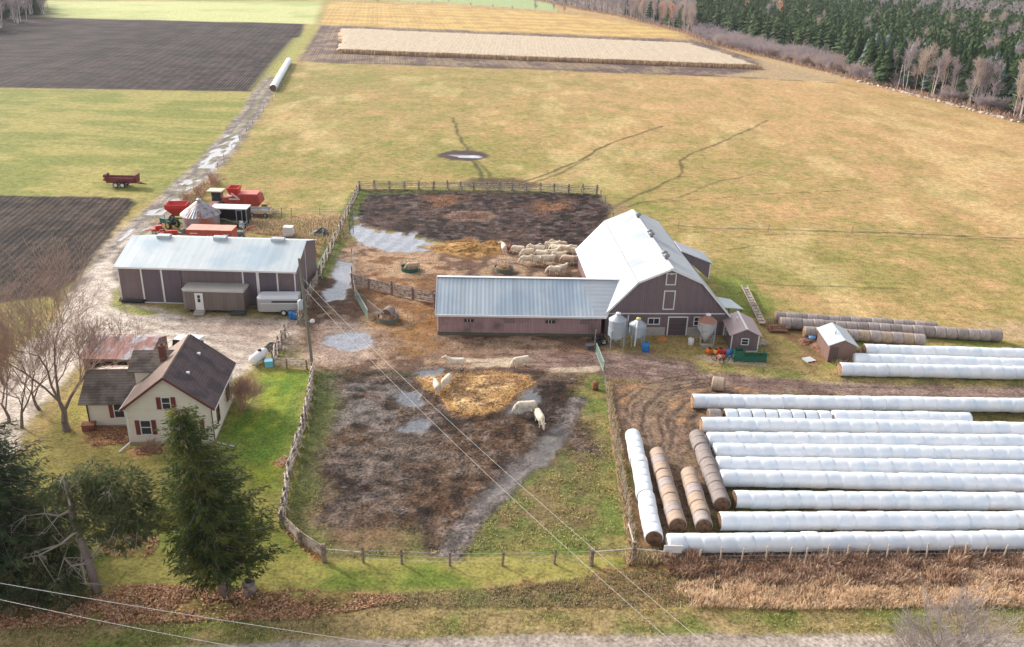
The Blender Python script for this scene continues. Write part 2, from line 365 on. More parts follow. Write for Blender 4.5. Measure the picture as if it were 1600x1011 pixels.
# --- bale yard
s = sd(poly([(946, 590), (1100, 612), (1700, 625), (1700, 880), (1000, 878), (985, 860), (968, 740)]))
lay(edge(s, .5, 1), mixn(rgb(142, 112, 84), rgb(118, 108, 62), fbm(X, Y, 3.5, 71, 4)+.06), .9, .7, name='bale_yard_dirt')
s = sd(poly([(1095, 600), (1180, 606), (1180, 625), (1080, 700), (1130, 790), (1010, 850), (985, 700), (948, 600)])); lay(edge(s, .5, 1)*.8, mixn(rgb(136, 110, 94), rgb(178, 132, 92), .5+nM*1.6+nF))
for i_, pts in enumerate(([(1110, 598), (1030, 608), (1000, 640), (998, 700), (1012, 760)], [(1130, 604), (1060, 618), (1030, 650), (1035, 700), (1050, 740)], [(1080, 592), (1010, 602), (975, 630), (970, 680)], [(1140, 612), (1080, 630), (1058, 660), (1072, 720)], [(1120, 600), (1045, 616), (1014, 650), (1016, 720), (1030, 780)], [(1095, 596), (1022, 604), (990, 634), (984, 670)], [(1160, 608), (1095, 622), (1066, 650), (1060, 700)])):
    dd, al = dl(pts); r = np.abs(np.abs(dd+nM*1.2+.15*np.sin(al*.5+i_))-.8); w = sst(.26, .06, r+nF*.25)*sst(-.45, .0, nM+nF+.05*i_)
    lay(w*.75, rgb(78, 62, 54), .5, .6); Z -= w*.04; lay(sst(.5, .3, r)*(1-w)*.25, rgb(168, 142, 118))
# --- front paddock
PAD = poly([(496, 578), (600, 580), (945, 584), (962, 700), (990, 866), (505, 874), (444, 812), (462, 735), (480, 660)])
s = sd(PAD)
g = mixn(rgb(128, 106, 78), rgb(108, 112, 62), fbm(X, Y, 6, 81, 4)+.04+nF*.3); lay(edge(s, .3, .5), g, .95, .6, name='paddock_grass')
lay(sst(.5, .66, fbm(X, Y, 3, 83, 4))*sst(-.2, .8, s)*.5, rgb(146, 112, 88))
mud = sd(poly([(498, 580), (930, 590), (945, 640), (940, 700), (880, 690), (850, 720), (800, 770), (740, 830), (690, 868), (660, 862), (610, 820), (520, 800), (492, 745), (510, 690), (495, 640)]), 10)
mc = mixn(rgb(62, 47, 38), rgb(106, 86, 72), .5+nM*1.4+nF*1.6)
wm = sst(-1.6, 1.2, mud+nM*5+nF*2); lay(wm, mc, .8, 1.3, name='mud_paddock')
lay(wm*sst(.5, .62, fbm(X, Y, 5, 87, 4))*.35, rgb(128, 114, 104), .55)
lay(wm*sst(.52, .64, fbm(X, Y, 4, 89, 4))*.5, rgb(108, 78, 52), .8)
s2 = sd(poly([(505, 585), (640, 590), (650, 640), (560, 700), (520, 680), (505, 640)]), 10); lay(sst(-1, 1.5, s2+nM*4)*sst(.46, .56, fbm(X, Y, 2.2, 93, 4))*.45, rgb(150, 140, 132), .35, .9)
clod = fbm(X, Y, .9, 97, 2)-.5
Z += wm*clod*.16
lay(wm*sst(.60, .70, clod+.5)*.35, rgb(140, 126, 118), .6); lay(wm*sst(.42, .30, clod+.5)*.6, rgb(40, 31, 28), .8)
# edge greens
dd, al = dl([(490, 590), (480, 660), (458, 735), (448, 815), (506, 872)]); lay(sst(3.2, .6, np.abs(dd)+nM*3)*sst(0, .4, s)*.75, rgb(104, 116, 62), .95, .4, name='paddock_grass')
dd, al = dl([(950, 600), (966, 700), (990, 860), (830, 872)]); lay(sst(3.5, .5, np.abs(dd)+nM*4)*sst(-.1, .4, s)*.8, mixn(rgb(112, 126, 60), rgb(146, 132, 80), .5+nF*2), .95, .4, name='paddock_grass')
# stream of wet mud
dd, al = dl([(905, 625), (885, 660), (852, 700), (810, 735), (770, 775), (740, 810), (700, 868)]); w = sst(.4, -.3, np.abs(dd)-(.95+nM*1.0)+nF*.9)
lay(w, mixn(rgb(132, 118, 112), rgb(92, 80, 74), .5+clod*3.4), .5, 1.0, name='mud_paddock')
def puddle(pts, e=.25, amp=1.6, c=(132, 128, 130), w=1.0):
    s = sd(poly(pts)); f = sst(-e, e, s+nF*amp*1.3+nM*1.6)*w; lay(f, rgb(*c)*.55, .05, 0, name='puddle_water'); global Z; Z = Z*(1-f)-.02*f
    b = sst(-1.2, 0, s+nF*2)*(1-f); lay(b*.5, COL*.62, .35, .5)
puddle([(805, 600), (835, 598), (848, 620), (842, 645), (815, 652), (775, 650), (790, 632)], amp=2.2)
puddle([(618, 608), (655, 606), (668, 622), (655, 634), (622, 630)], c=(140, 140, 146))
puddle([(638, 660), (655, 656), (675, 664), (660, 674), (640, 670)], c=(150, 150, 156))
puddle([(650, 580), (685, 578), (690, 590), (655, 594)], c=(140, 140, 146))
puddle([(790, 748), (830, 712), (856, 690), (884, 676), (878, 698), (856, 718), (832, 740), (800, 764), (772, 786), (742, 802), (744, 786), (762, 770)], c=(150, 138, 130), amp=1.6, e=.3)
puddle([(842, 680), (868, 672), (880, 684), (858, 698)], c=(140, 130, 122), amp=2.0)
puddle([(505, 524), (548, 514), (580, 524), (582, 540), (545, 548), (508, 540)], c=(186, 186, 196), amp=1.4)
puddle([(528, 408), (546, 412), (546, 440), (536, 468), (508, 474), (500, 462), (522, 440)], c=(186, 188, 200), amp=1.4)
puddle([(560, 458), (572, 462), (574, 470), (562, 472)], c=(180, 184, 190))
puddle([(548, 326), (556, 332), (553, 350), (580, 362), (640, 368), (684, 382), (672, 392), (610, 392), (560, 376), (546, 364)], c=(170, 172, 182), amp=1)
for a, b in (((592, 390), (602, 366)), ((606, 392), (616, 366)), ((620, 390), (632, 366)), ((578, 380), (586, 362))): pass
# --- back paddock mud
bp = sd(poly([(566, 297), (700, 298), (850, 299), (934, 304), (960, 325), (930, 365), (903, 392), (800, 390), (720, 388), (640, 366), (560, 352), (553, 330)]), 10)
wb = edge(bp, .8, 2); c = mixn(rgb(50, 35, 30), rgb(92, 68, 58), .5+nF*2.0+nM*.9)
lay(wb*np.where(REG == (REGN.index('puddle_water')), sst(.50, .56, fbm(X, Y/1.5, 2.2, 131, 3)), 1), c, .75, 1.4, name='mud_paddock')
arc = np.sin(np.hypot(X+12, Y-165)*4.6+nM*6)
lay(wb*sst(.2, .9, arc)*.35, rgb(52, 38, 36), .7); Z += wb*(clod*.22+arc*.05)
lay(wb*sst(.62, .72, fbm(X, Y, .9, 101, 2))*.4, rgb(136, 118, 116), .35)
arcw = np.sin(np.hypot(X+42, Y-122)*3.1+nM*2.5)
s = sd(poly([(548, 326), (556, 332), (553, 350), (580, 360), (640, 364), (684, 382), (672, 393), (610, 393), (560, 380), (546, 366)]))
lay(edge(s, .8, 2.5)*sst(.0, .3, arcw+nF*2.6-.05), rgb(176, 178, 188)*.7, .05, 0, name='puddle_water')
for pp in ([(668, 308), (712, 306), (716, 318), (680, 322)], [(845, 315), (890, 317), (880, 332), (838, 328)]): s = sd(poly(pp)); lay(edge(s, 2, 5)*.8, mixn(rgb(178, 128, 90), rgb(140, 96, 66), .5+nF*2), .9)
dd, al = dl([(700, 338), (718, 343), (752, 344), (772, 337), (760, 332), (718, 331), (700, 338)]); lay(sst(1.2, .2, np.abs(dd)+nF)*.8, rgb(150, 118, 96))
s = sd(poly([(706, 334), (768, 333), (756, 341), (718, 341)])); lay(edge(s, 1, 2)*.6, rgb(128, 90, 68))
s = sd(poly([(560, 300), (700, 292), (934, 298), (934, 304), (700, 300), (566, 306)])); lay(edge(s, .6, 1)*.6, rgb(110, 118, 62))
dd, al = dl([(566, 300), (550, 328), (535, 360), (518, 398), (506, 430)]); lay(sst(1.7, .8, np.abs(dd+.3)+nF*1.2), rgb(104, 112, 56), .95, .4, name='grass_verge')
# hay crumbs on barnyard
for pp in ([(655, 385), (700, 375), (740, 372), (790, 385), (780, 398), (735, 405), (680, 396)], [(760, 378), (782, 376), (784, 390), (764, 390)]): s = sd(poly(pp)); lay(edge(s, .8, 3), mixn(rgb(186, 144, 88), rgb(140, 100, 62), .5+nF*2.2), .9, 1, name='scattered_straw')
for px, py, r in ((787, 425, 2.6), (640, 422, 2.4), (607, 500, 2.6)):
    gx_, gy_ = G(px, py); q = np.hypot(X-gx_, Y-gy_); lay(sst(.9, .1, np.abs(q-r)+nF*1.4)*.6, rgb(196, 164, 128))
# straw bedding pile
STRAW = [(648, 592), (690, 586), (770, 582), (828, 590), (836, 600), (806, 618), (792, 636), (765, 646), (725, 652), (700, 640), (688, 622), (660, 606)]
s = sd(poly(STRAW)); f = edge(s, .5, 2); lay(f, mixn(rgb(206, 168, 118), rgb(158, 122, 86), .5+nF*3.0+nM*1.5), .9, 1.2, name='scattered_straw')
Z += f*(.12+fbm(X, Y, 1.1, 121, 3)*.32)*sst(-.2, 1.5, s)
for px, py in ((800, 605), (870, 700), (815, 590)): pass
# pond ring in pasture
px_, py_ = G(724, 243); q = np.hypot(X-px_, (Y-py_)*1.0)+nF*1.6
lay(sst(5.6, 4.2, q), rgb(76, 56, 50), .6, .8, name='mud_wallow'); lay(sst(1.3, .9, np.hypot((X-px_-1.5)/2.0, Y-py_+.8)+nF), rgb(190, 192, 200), .05, 0, name='puddle_water')
lay(sst(.7, .4, np.hypot((X-px_+.6)/3.5, (Y-py_+.2))+nF*.8)*.7, rgb(150, 146, 150), .1, 0)
# cattle paths
for pts, wd, a in (([(709, 184), (714, 205), (722, 222), (731, 236)], .5, .7), ([(735, 250), (748, 268), (756, 283)], .6, .8), ([(742, 250), (762, 270), (770, 284)], .5, .6), ([(818, 284), (862, 268), (905, 252), (930, 235), (975, 216), (1032, 197)], .55, .8), ([(825, 288), (880, 268), (920, 248)], .5, .6),
                   ([(958, 326), (985, 312), (1005, 302), (1062, 277), (1067, 262), (1062, 252), (1090, 236), (1140, 217), (1200, 188)], .5, .7), ([(965, 330), (1000, 318), (1080, 312), (1200, 303), (1340, 297)], .3, .6), ([(1000, 318), (1060, 308), (1120, 285), (1190, 268)], .4, .5),
                   ([(1055, 352), (1100, 356), (1200, 358), (1330, 363), (1600, 372)], .35, .7), ([(1060, 362), (1300, 368), (1600, 376)], .3, .4), ([(1040, 395), (1100, 395), (1190, 383)], .3, .6), ([(1100, 410), (1160, 440), (1240, 446), (1400, 452)], .4, .4),
                   ([(590, 288), (690, 286), (745, 285), (800, 287), (930, 296)], .7, .6)):
    dd, al = dl(pts); lay(sst(wd*1.0, wd*.2, np.abs(dd+nM*1.6)+nF*.5)*min(1, a*1.15), rgb(92, 80, 52), .9, .5)
s = sd(poly([(735, 278), (800, 278), (840, 287), (830, 296), (720, 294)])); lay(edge(s, 1, 2)*.85, rgb(84, 68, 52))
s = sd(poly([(850, 286), (905, 268), (925, 262), (900, 282), (870, 290)])); lay(edge(s, 1.5, 3)*.45, rgb(196, 160, 122))
s = sd(poly([(950, 318), (985, 312), (985, 335), (955, 338)])); lay(edge(s, 1, 3)*.5, rgb(150, 118, 100))
# --- lawns round the house
LW = poly([(372, 590), (420, 575), (490, 578), (480, 660), (458, 735), (444, 812), (505, 876), (1000, 872), (1000, 905), (850, 915), (500, 925), (300, 935), (-300, 935), (-300, 800), (20, 760), (70, 690), (100, 630), (140, 620), (180, 600), (300, 600)])
s = sd(LW)
c = mixn(rgb(112, 126, 54), rgb(156, 146, 80), fbm(X, Y, 5, 141, 4)+.05+sst(-22, -34, X)*.14)
lay(edge(s, .5, .8), c, .95, .2, name='lawn')
s3 = sd(poly([(372, 640), (405, 585), (480, 582), (474, 670), (440, 760), (400, 760), (360, 700), (340, 690)])); lay(edge(s3, 1.4, 2)*.75, mixn(rgb(98, 132, 44), rgb(142, 156, 50), .5+nF+nM+.1*np.sin(X*3.3)), name='lawn')
s3 = sd(poly([(60, 690), (130, 650), (230, 700), (250, 780), (180, 820), (90, 780)])); lay(edge(s3, 2, 3)*.5, rgb(168, 148, 88))
s3 = sd(poly([(410, 790), (445, 830), (470, 880), (400, 900), (380, 850)])); lay(edge(s3, 2, 3)*.5, rgb(162, 150, 80))
s3 = sd(poly([(375, 600), (400, 596), (402, 640), (372, 648)])); lay(edge(s3, 1, 2)*.5, rgb(150, 128, 92))
for pp in ([(128, 668), (200, 662), (206, 690), (150, 695)], [(208, 702), (262, 698), (262, 708), (212, 712)]): s3 = sd(poly(pp)); lay(edge(s3, .6, 1.5)*.85, mixn(rgb(130, 84, 56), rgb(186, 130, 92), .5+nF*2), bump=1, name='leaf_litter')
for pp in ([(428, 722), (444, 712), (452, 718), (438, 732)],): s3 = sd(poly(pp)); lay(edge(s3, .3, .8)*.9, rgb(190, 140, 88), bump=1, name='leaf_litter')
s3 = sd(poly([(446, 818), (452, 818), (505, 872), (492, 872)])); lay(edge(s3, .3, .8)*.8, rgb(166, 112, 74), bump=1)
# --- roadside: leaves, verge, scrub floor, road
def wl(y): return [(-500, y), (2300, y)]
def band(pts): return sd(np.array([G(*p) for p in pts]))
s = band([(-500, 925), (0, 925), (250, 922), (480, 930), (700, 928), (700, 950), (480, 962), (250, 968), (0, 976), (-500, 990)])
lay(edge(s, .9, 2.8)*.7, mixn(rgb(164, 124, 88), rgb(112, 90, 58), .5+nF*2.4+nM*1.4), .95, 1.0, name='leaf_litter')
s = band([(-500, 985), (0, 975), (480, 962), (700, 950), (1040, 948), (1600, 942), (2000, 942), (2000, 1000), (1400, 990), (800, 992), (400, 1001), (0, 1030), (-500, 1060)])
lay(edge(s, .4, .8), mixn(rgb(118, 124, 64), rgb(160, 138, 96), fbm(X, Y, 3, 151, 4)+.08), .95, .5, name='grass_verge')
s = band([(1000, 868), (1700, 862), (2200, 860), (2200, 945), (1600, 945), (1100, 950), (900, 952), (760, 948), (760, 915), (900, 905)])
lay(edge(s, .4, 1.5), mixn(rgb(120, 90, 66), rgb(158, 128, 84), .5+nM*1.5+nF), .95, 1.0, name='scrub_floor')
s = band([(560, 930), (760, 922), (1000, 925), (1000, 950), (560, 952)]); lay(edge(s, .4, 1.5)*.7, mixn(rgb(104, 108, 70), rgb(146, 124, 88), .5+nM*1.5+nF), bump=1)
s = band([(-500, 1062), (0, 1034), (400, 1003), (800, 993), (1400, 990), (2000, 1000), (2200, 1300), (-900, 1500)])
lay(edge(s, .3, .4), mixn(rgb(192, 176, 164), rgb(172, 156, 144), .5+nM+nF*.6), .9, .25, name='gravel_road')
Z += (nF*.05+clod*.03)*(REG != REGN.index('puddle_water'))*(ROU > .2)
Z = np.where(REG == REGN.index('puddle_water'), -.02, Z)
Z -= .0
# material
gm = bpy.data.materials.new('ground_surface'); gm.use_nodes = True
n = gm.node_tree.nodes; l = gm.node_tree.links; b = n['Principled BSDF']
def node(t, **k):
    q = n.new(t)
    for a, v in k.items(): setattr(q, a, v)
    return q
A = node('ShaderNodeAttribute', attribute_name='col'); PR = node('ShaderNodeAttribute', attribute_name='par')
sp = node('ShaderNodeSeparateXYZ'); l.new(PR.outputs['Vector'], sp.inputs[0])
tc = node('ShaderNodeTexCoord')
def noi(sc, det, v=None):
    t = node('ShaderNodeTexNoise'); t.inputs['Scale'].default_value = sc; t.inputs['Detail'].default_value = det; t.inputs['Roughness'].default_value = .65
    l.new(v or tc.outputs['Object'], t.inputs['Vector']); return t.outputs['Fac']
def ma(op, a, b_, c=None):
    t = node('ShaderNodeMath', operation=op)
    for i, v in enumerate((a, b_, c)):
        if v is None: continue
        if isinstance(v, (int, float)): t.inputs[i].default_value = v
        else: l.new(v, t.inputs[i])
    return t.outputs[0]
nf_ = noi(4.2, 7); n1 = ma('MULTIPLY_ADD', noi(.95, 4), .8, ma('MULTIPLY_ADD', nf_, 1.25, -.525)); n2 = noi(.28, 6)
pos = node('ShaderNodeSeparateXYZ'); l.new(tc.outputs['Object'], pos.inputs[0])
rowc = ma('ADD', pos.outputs[0], ma('MULTIPLY', pos.outputs[1], .155))
row = ma('SINE', ma('ADD', ma('MULTIPLY', rowc, 2*math.pi/2.6), ma('MULTIPLY', n2, 3)), 0)
row2 = ma('SINE', ma('MULTIPLY', rowc, 2*math.pi/11.7), 0)
row3 = ma('SINE', ma('MULTIPLY', rowc, 2*math.pi/.9), 0)
rowt = ma('MULTIPLY', ma('ADD', ma('ADD', ma('MULTIPLY', row, .12), ma('MULTIPLY', row2, .1)), ma('MULTIPLY', row3, .12)), sp.outputs[2])
amp = ma('MULTIPLY_ADD', sp.outputs[1], 1.5, 1.7)
k = ma('ADD', ma('MULTIPLY_ADD', ma('SUBTRACT', n1, .5), amp, 1.0), rowt)
k = ma('ADD', k, ma('MULTIPLY', ma('SUBTRACT', n2, .5), .6))
spk = node('ShaderNodeMapRange'); spk.inputs[1].default_value = .53; spk.inputs[2].default_value = .66; l.new(noi(2.6, 5), spk.inputs[0])
md = node('ShaderNodeMapRange'); md.inputs[1].default_value = .6; md.inputs[2].default_value = 1.3; l.new(sp.outputs[1], md.inputs[0])
k = ma('ADD', k, ma('MULTIPLY', ma('SUBTRACT', spk.outputs[0], .25), ma('MULTIPLY', md.outputs[0], .75)))
k = ma('MAXIMUM', k, .2)
cc = node('ShaderNodeCombineColor'); [l.new(k, cc.inputs[i]) for i in range(3)]
mx = node('ShaderNodeMix', data_type='RGBA', blend_type='MULTIPLY'); mx.inputs[0].default_value = 1
l.new(A.outputs['Color'], mx.inputs[6]); l.new(cc.outputs[0], mx.inputs[7]); l.new(mx.outputs[2], b.inputs['Base Color'])
l.new(sp.outputs[0], b.inputs['Roughness']); sm = node('ShaderNodeMapRange'); sm.inputs[1].default_value = .2; sm.inputs[2].default_value = .6; sm.inputs[3].default_value = .5; sm.inputs[4].default_value = .12; l.new(sp.outputs[0], sm.inputs[0]); l.new(sm.outputs[0], b.inputs['Specular IOR Level'])
bp_ = node('ShaderNodeBump'); bp_.inputs['Distance'].default_value = .16; bp_.inputs['Strength'].default_value = 1
l.new(ma('ADD', ma('MULTIPLY', noi(3.2, 5), sp.outputs[1]), ma('MULTIPLY', rowt, 2)), bp_.inputs['Height']); l.new(bp_.outputs[0], b.inputs['Normal'])
# split the sheet into its surfaces
gi = np.arange(N).reshape(NY, NX); Q = np.stack([gi[:-1, :-1], gi[:-1, 1:], gi[1:, 1:], gi[1:, :-1]], -1).reshape(-1, 4)
rq = REG[Q[:, 0]]
for r, nm in enumerate(REGN):
    q = Q[rq == r]
    if not len(q): continue
    u, inv = np.unique(q, return_inverse=True)
    o = npmesh(nm, np.stack([X[u], Y[u], Z[u]], -1), inv.reshape(-1, 4), gm, True)
    at = o.data.attributes.new('col', 'FLOAT_COLOR', 'POINT'); at.data.foreach_set('color', np.concatenate([np.clip(COL[u], 0, 1), np.ones((len(u), 1))], 1).astype(np.float32).ravel())
    at = o.data.attributes.new('par', 'FLOAT_VECTOR', 'POINT'); at.data.foreach_set('vector', np.stack([ROU[u], BMP[u], FUR[u]], -1).astype(np.float32).ravel())
    tag(o, kind='structure')
# ------------------------------------------------------------------ buildings
m_wall = M('purple_steel_siding', rgb(114, 97, 100, 1), .55, .07, .6, stripe='xy', sper=.23, samt=.07, sbump=.012)
m_wallp = M('pink_brown_siding', rgb(160, 128, 128, 1), .7, .10, .9, stripe='xy', sper=.3, samt=.05, sbump=.01, col2=rgb(120, 98, 96, 1), c2scale=.5, c2lo=.5, c2hi=.7)
m_roofg = M('galvanised_roof', rgb(200, 210, 218), .38, .05, .5, metal=.25, stripe='x', sper=.44, samt=.10, sbump=.006, col2=rgb(176, 190, 204), c2scale=.25)
m_roofs = M('pale_steel_roof', rgb(205, 212, 214), .42, .04, .35, metal=.2, stripe='x', sper=.3, samt=.035, sbump=.004, col2=rgb(180, 196, 206), c2scale=.3)
m_roofw = M('white_steel_roof', rgb(204, 207, 212, .72), .55, .05, .3, metal=.05, stripe='y', sper=.5, samt=.04, sbump=.005, col2=rgb(184, 192, 202, .72), c2scale=.25)
m_white = M('white_trim', rgb(228, 226, 224, .92), .5, .04)
m_glass = M('dark_window_glass', (.03, .035, .045), .08, .1)
m_dark = M('dark_void', (.03, .026, .026), .9, .2)
m_conc = M('concrete', rgb(180, 172, 164), .85, .12, 2)
m_wood = M('weathered_wood', rgb(198, 182, 168, 1), .9, .25, 4, bump=.01, col2=rgb(140, 126, 116, 1), c2scale=3)
m_wood2 = M('dark_weathered_wood', rgb(146, 128, 116, 1), .9, .25, 4, col2=rgb(100, 86, 78, 1), c2scale=3)
m_steel = M('galvanised_steel', rgb(186, 194, 202), .4, .08, 2, metal=.35)
m_black = M('black_rubber', (.018, .018, .02), .7, .1)
m_red = M('faded_red_paint', rgb(196, 62, 52), .5, .12, 1.5, col2=rgb(150, 60, 48), c2scale=1.2)
m_red2 = M('bright_red_paint', rgb(214, 50, 40), .45, .08, 1.5)
m_green = M('dark_green_paint', rgb(24, 100, 80), .5, .1, 1.5)
m_rust = M('rusty_steel', rgb(150, 96, 74), .85, .2, 2, col2=rgb(104, 70, 60), c2scale=2)
m_blue = M('blue_plastic', rgb(40, 120, 190), .4, .06)
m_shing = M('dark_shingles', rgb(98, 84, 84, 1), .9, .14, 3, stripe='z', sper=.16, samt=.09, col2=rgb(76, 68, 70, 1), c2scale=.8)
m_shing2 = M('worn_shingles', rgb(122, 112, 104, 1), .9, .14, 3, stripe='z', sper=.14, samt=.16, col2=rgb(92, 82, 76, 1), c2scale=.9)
m_shing_sunlit = M('sunlit_toned_shingles', rgb(168, 146, 134), .9, .10, 3, stripe='z', sper=.16, samt=.04)  # lighter copy of the house shingles, sunlight put into the colour
m_side = M('cream_clapboard', rgb(234, 224, 208, .95), .7, .04, 1, stripe='z', sper=.2, samt=.035, sbump=.006)
m_shut = M('maroon_shutter', rgb(116, 48, 50, 1), .6, .08, 3, stripe='z', sper=.12, samt=.12)
m_maroon = M('maroon_trim', rgb(110, 60, 56, 1), .6, .08)
m_brick = M('red_brick', rgb(122, 78, 68), .9, .2, 6)
m_mauve = M('mauve_steel_roof', rgb(186, 160, 158), .45, .05, .6, stripe='y', sper=.4, samt=.04, sbump=.01)
m_brown = M('brown_wood_siding', rgb(128, 102, 94, 1), .85, .1, 1.4, stripe='xy', sper=.25, samt=.08)
m_taupe = M('taupe_metal_siding', rgb(112, 100, 94, 1), .75, .10, .8, stripe='xy', sper=.4, samt=.06)
m_blackframe = M('black_board', (.05, .05, .055), .6, .1)

def on(face, W, u, v, n):
    return {'front': (u, -n, v), 'right': (W+n, u, v), 'left': (-n, u, v)}[face]
def fbox(mb, face, W, u0, v0, u1, v1, n0, n1):
    a = on(face, W, u0, v0, n0); b_ = on(face, W, u1, v1, n1)
    mb.box(min(a[0], b_[0]), min(a[1], b_[1]), min(a[2], b_[2]), max(a[0], b_[0]), max(a[1], b_[1]), max(a[2], b_[2]))
def window(par, face, W, u, v, w, h, fr=.08, mf=None, name='window', shutters=None, pane=None, mull=True, n=0.0):
    mb = MB()
    for a in ((u-fr, v-fr, u+w+fr, v), (u-fr, v+h, u+w+fr, v+h+fr), (u-fr, v, u, v+h), (u+w, v, u+w+fr, v+h)): fbox(mb, face, W, *a, n+.01, n+.06)
    if mull: fbox(mb, face, W, u, v+h*.48, u+w, v+h*.54, n+.03, n+.05)
    o = mb.build(name, mf or m_white, par)
    p = MB(); fbox(p, face, W, u, v, u+w, v+h, n+.008, n+.025); p.build('pane', pane or m_glass, o)
    if shutters:
        for s in (u-fr-shutters-.02, u+w+fr+.02):
            q = MB(); fbox(q, face, W, s, v-.05, s+shutters, v+h+.05, n+.01, n+.055); q.build('shutter', m_shut, o)
    return o
def strips(par, name, mat, face, W, rects, n0=.01, n1=.05):
    mb = MB()
    for r in rects: fbox(mb, face, W, *r, n0, n1)
    return mb.build(name, mat, par)

# ---- machine shed
t = thing('machine_shed', -44.9, 92.3, .012, 'long purple-brown steel machine shed with pale ribbed roof, behind the stock trailer', 'shed')
Wd, D, he = 20.1, 11.0, 4.45; hr = ZAT(373, -35, 92.5+D/2)
mb = MB(); mb.prism([(0, 0), (D, 0), (D, he), (D/2, hr), (0, he)], 0, Wd, 'x'); mb.build('wall', m_wall, t)
mb = MB(); e = .35; sl = (hr-he)/(D/2)
mb.slab((-e, he-e*sl+.02), (D/2, hr+.02), -.25, Wd+.25, .08, 'x'); mb.slab((D+e, he-e*sl+.02), (D/2, hr+.02), -.25, Wd+.25, .08, 'x'); rf = mb.build('roof', m_roofs, t)
for u in (3.6, 10.2, 17.0):
    v = MB(); v.prism([(D/2-.45, hr-.1), (D/2+.45, hr-.1), (D/2+.45, hr+.32), (D/2, hr+.42), (D/2-.45, hr+.32)], u-.75, u+.75, 'x'); v.build('ridge_vent', m_roofs, rf)
v = MB(); v.box(-.25, -e-.09, he-e*sl-.12, Wd+.25, -e-.002, he-e*sl+.09); v.build('eave_trim', m_white, rf)
strips(t, 'corner_trim', m_white, 'front', Wd, [(0, .1, .1, he-.2)]); strips(t, 'corner_trim', m_white, 'front', Wd, [(Wd-.14, .1, Wd, he-.2)])
for u0, u1, w2 in ((2.7, 4.85, None), (5.0, 7.1, None), (14.2, 15.7, 1), (15.95, 18.0, 1)):
    d = MB(); fbox(d, 'front', Wd, u0, .12, u1, he-.35, .02, .09); dd_ = d.build('sliding_door', M('dark_steel_door', rgb(96, 84, 94, 1), .5, .05, .8, stripe='x', sper=.23, samt=.05), t)
    f = MB()
    rr = [(u0-.12, .12, u0+.04, he-.35)]
    if w2: rr += [(u1-.02, .12, u1+.14, he-.35), (u0-.12, he-.33, u1+.14, he-.2)]
    else: rr += [(u0, .02, u1, .12)]
    for r in rr: fbox(f, 'front', Wd, *r, .03, .13)
    f.build('door_frame', m_white, dd_)
f = MB(); fbox(f, 'front', Wd, 4.86, .12, 5.05, he-.3, .03, .14); f.build('door_post', m_white, t)
f = MB(); fbox(f, 'right', Wd, D*.47, .1, D*.47+.12, hr-.5, .01, .05); f.build('corner_trim', m_white, t)

# ---- site office in front of the shed
ox, oy = G(285, 488); t = thing('site_office', ox, oy, .02, 'taupe flat-roofed portable office with a white door, in front of the machine shed', 'office cabin')
ow, od, oh = 7.0, 2.6, 2.55
mb = MB(); mb.add([(0,.7,.35),(.5,0,.35),(ow,0,.35),(ow,od,.35),(0,od,.35),(0,.7,oh),(.5,0,oh),(ow,0,oh),(ow,od,oh),(0,od,oh)], [(4,3,2,1,0),(5,6,7,8,9),(0,1,6,5),(1,2,7,6),(2,3,8,7),(3,4,9,8),(4,0,5,9)]); mb.build('wall', m_taupe, t)
mb = MB(); mb.add([(-.06,.66,oh+.003),(.46,-.08,oh+.003),(ow+.08,-.08,oh+.003),(ow+.08,od+.06,oh+.003),(-.06,od+.06,oh+.003),(.1,.75,oh+.16),(.55,.1,oh+.16),(ow-.1,.1,oh+.16),(ow-.1,od-.1,oh+.16),(.1,od-.1,oh+.16)], [(4,3,2,1,0),(5,6,7,8,9),(0,1,6,5),(1,2,7,6),(2,3,8,7),(3,4,9,8),(4,0,5,9)]); mb.build('roof', M('grey_membrane_roof', rgb(176, 168, 160), .8, .1, 1), t)
d = MB(); fbox(d, 'front', ow, 1.6, .38, 2.5, 2.38, .01, .07); d = d.build('door', m_white, t)
q = MB(); fbox(q, 'front', ow, 1.9, 1.3, 2.2, 1.72, .06, .085); fbox(q, 'front', ow, 1.9, 1.78, 2.2, 2.15, .06, .085); q.build('pane', m_glass, d)
q = MB(); q.box(1.5, -.9, .02, 2.6, -.02, .2); q.box(1.5, -.5, .2, 2.6, -.02, .36); q.build('step', m_conc, t)
q = MB(); [q.box(x, .3, 0, x+.4, .7, .35) for x in (.8, 3.2, 6.2)]; q.box(.6, 2.0, 0, 6.6, 2.3, .35); q.build('support', m_dark, t)

# ---- barn
bx, by, byaw = 10.16, 87.4, .077
t = thing('gambrel_barn', bx, by, byaw, 'tall gambrel barn of purple-brown siding under a white steel roof, grain silos at its front', 'barn')
Wb, L, he, hb, wb_, hr = 13.45, 21.9, 2.65, 6.2, 3.19, 7.75
mb = MB(); mb.prism([(0, 0), (Wb, 0), (Wb, he), (Wb-wb_, hb), (Wb/2, hr), (wb_, hb), (0, he)], 0, L); mb.build('wall', m_wall, t)
mb = MB(); o_ = .02
for sgn in (0, 1):
    fx = (lambda a: a) if not sgn else (lambda a: Wb-a)
    mb.slab((fx(-.35), he-.38), (fx(wb_), hb+o_), -.3, L+.3, .1); mb.slab((fx(wb_-.02), hb+.03), (fx(Wb/2), hr+.03), -.3, L+.3, .1)
rf = mb.build('roof', m_roofw, t)
mb = MB()
for a, c in (((-.35, he-.38), (wb_, hb)), ((wb_, hb), (Wb/2, hr)), ((Wb/2, hr), (Wb-wb_, hb)), ((Wb-wb_, hb), (Wb+.35, he-.38))):
    mb.beam((a[0], -.33, a[1]+.02), (c[0], -.33, c[1]+.02), .05, .2)
mb.build('gable_trim', m_white, rf)
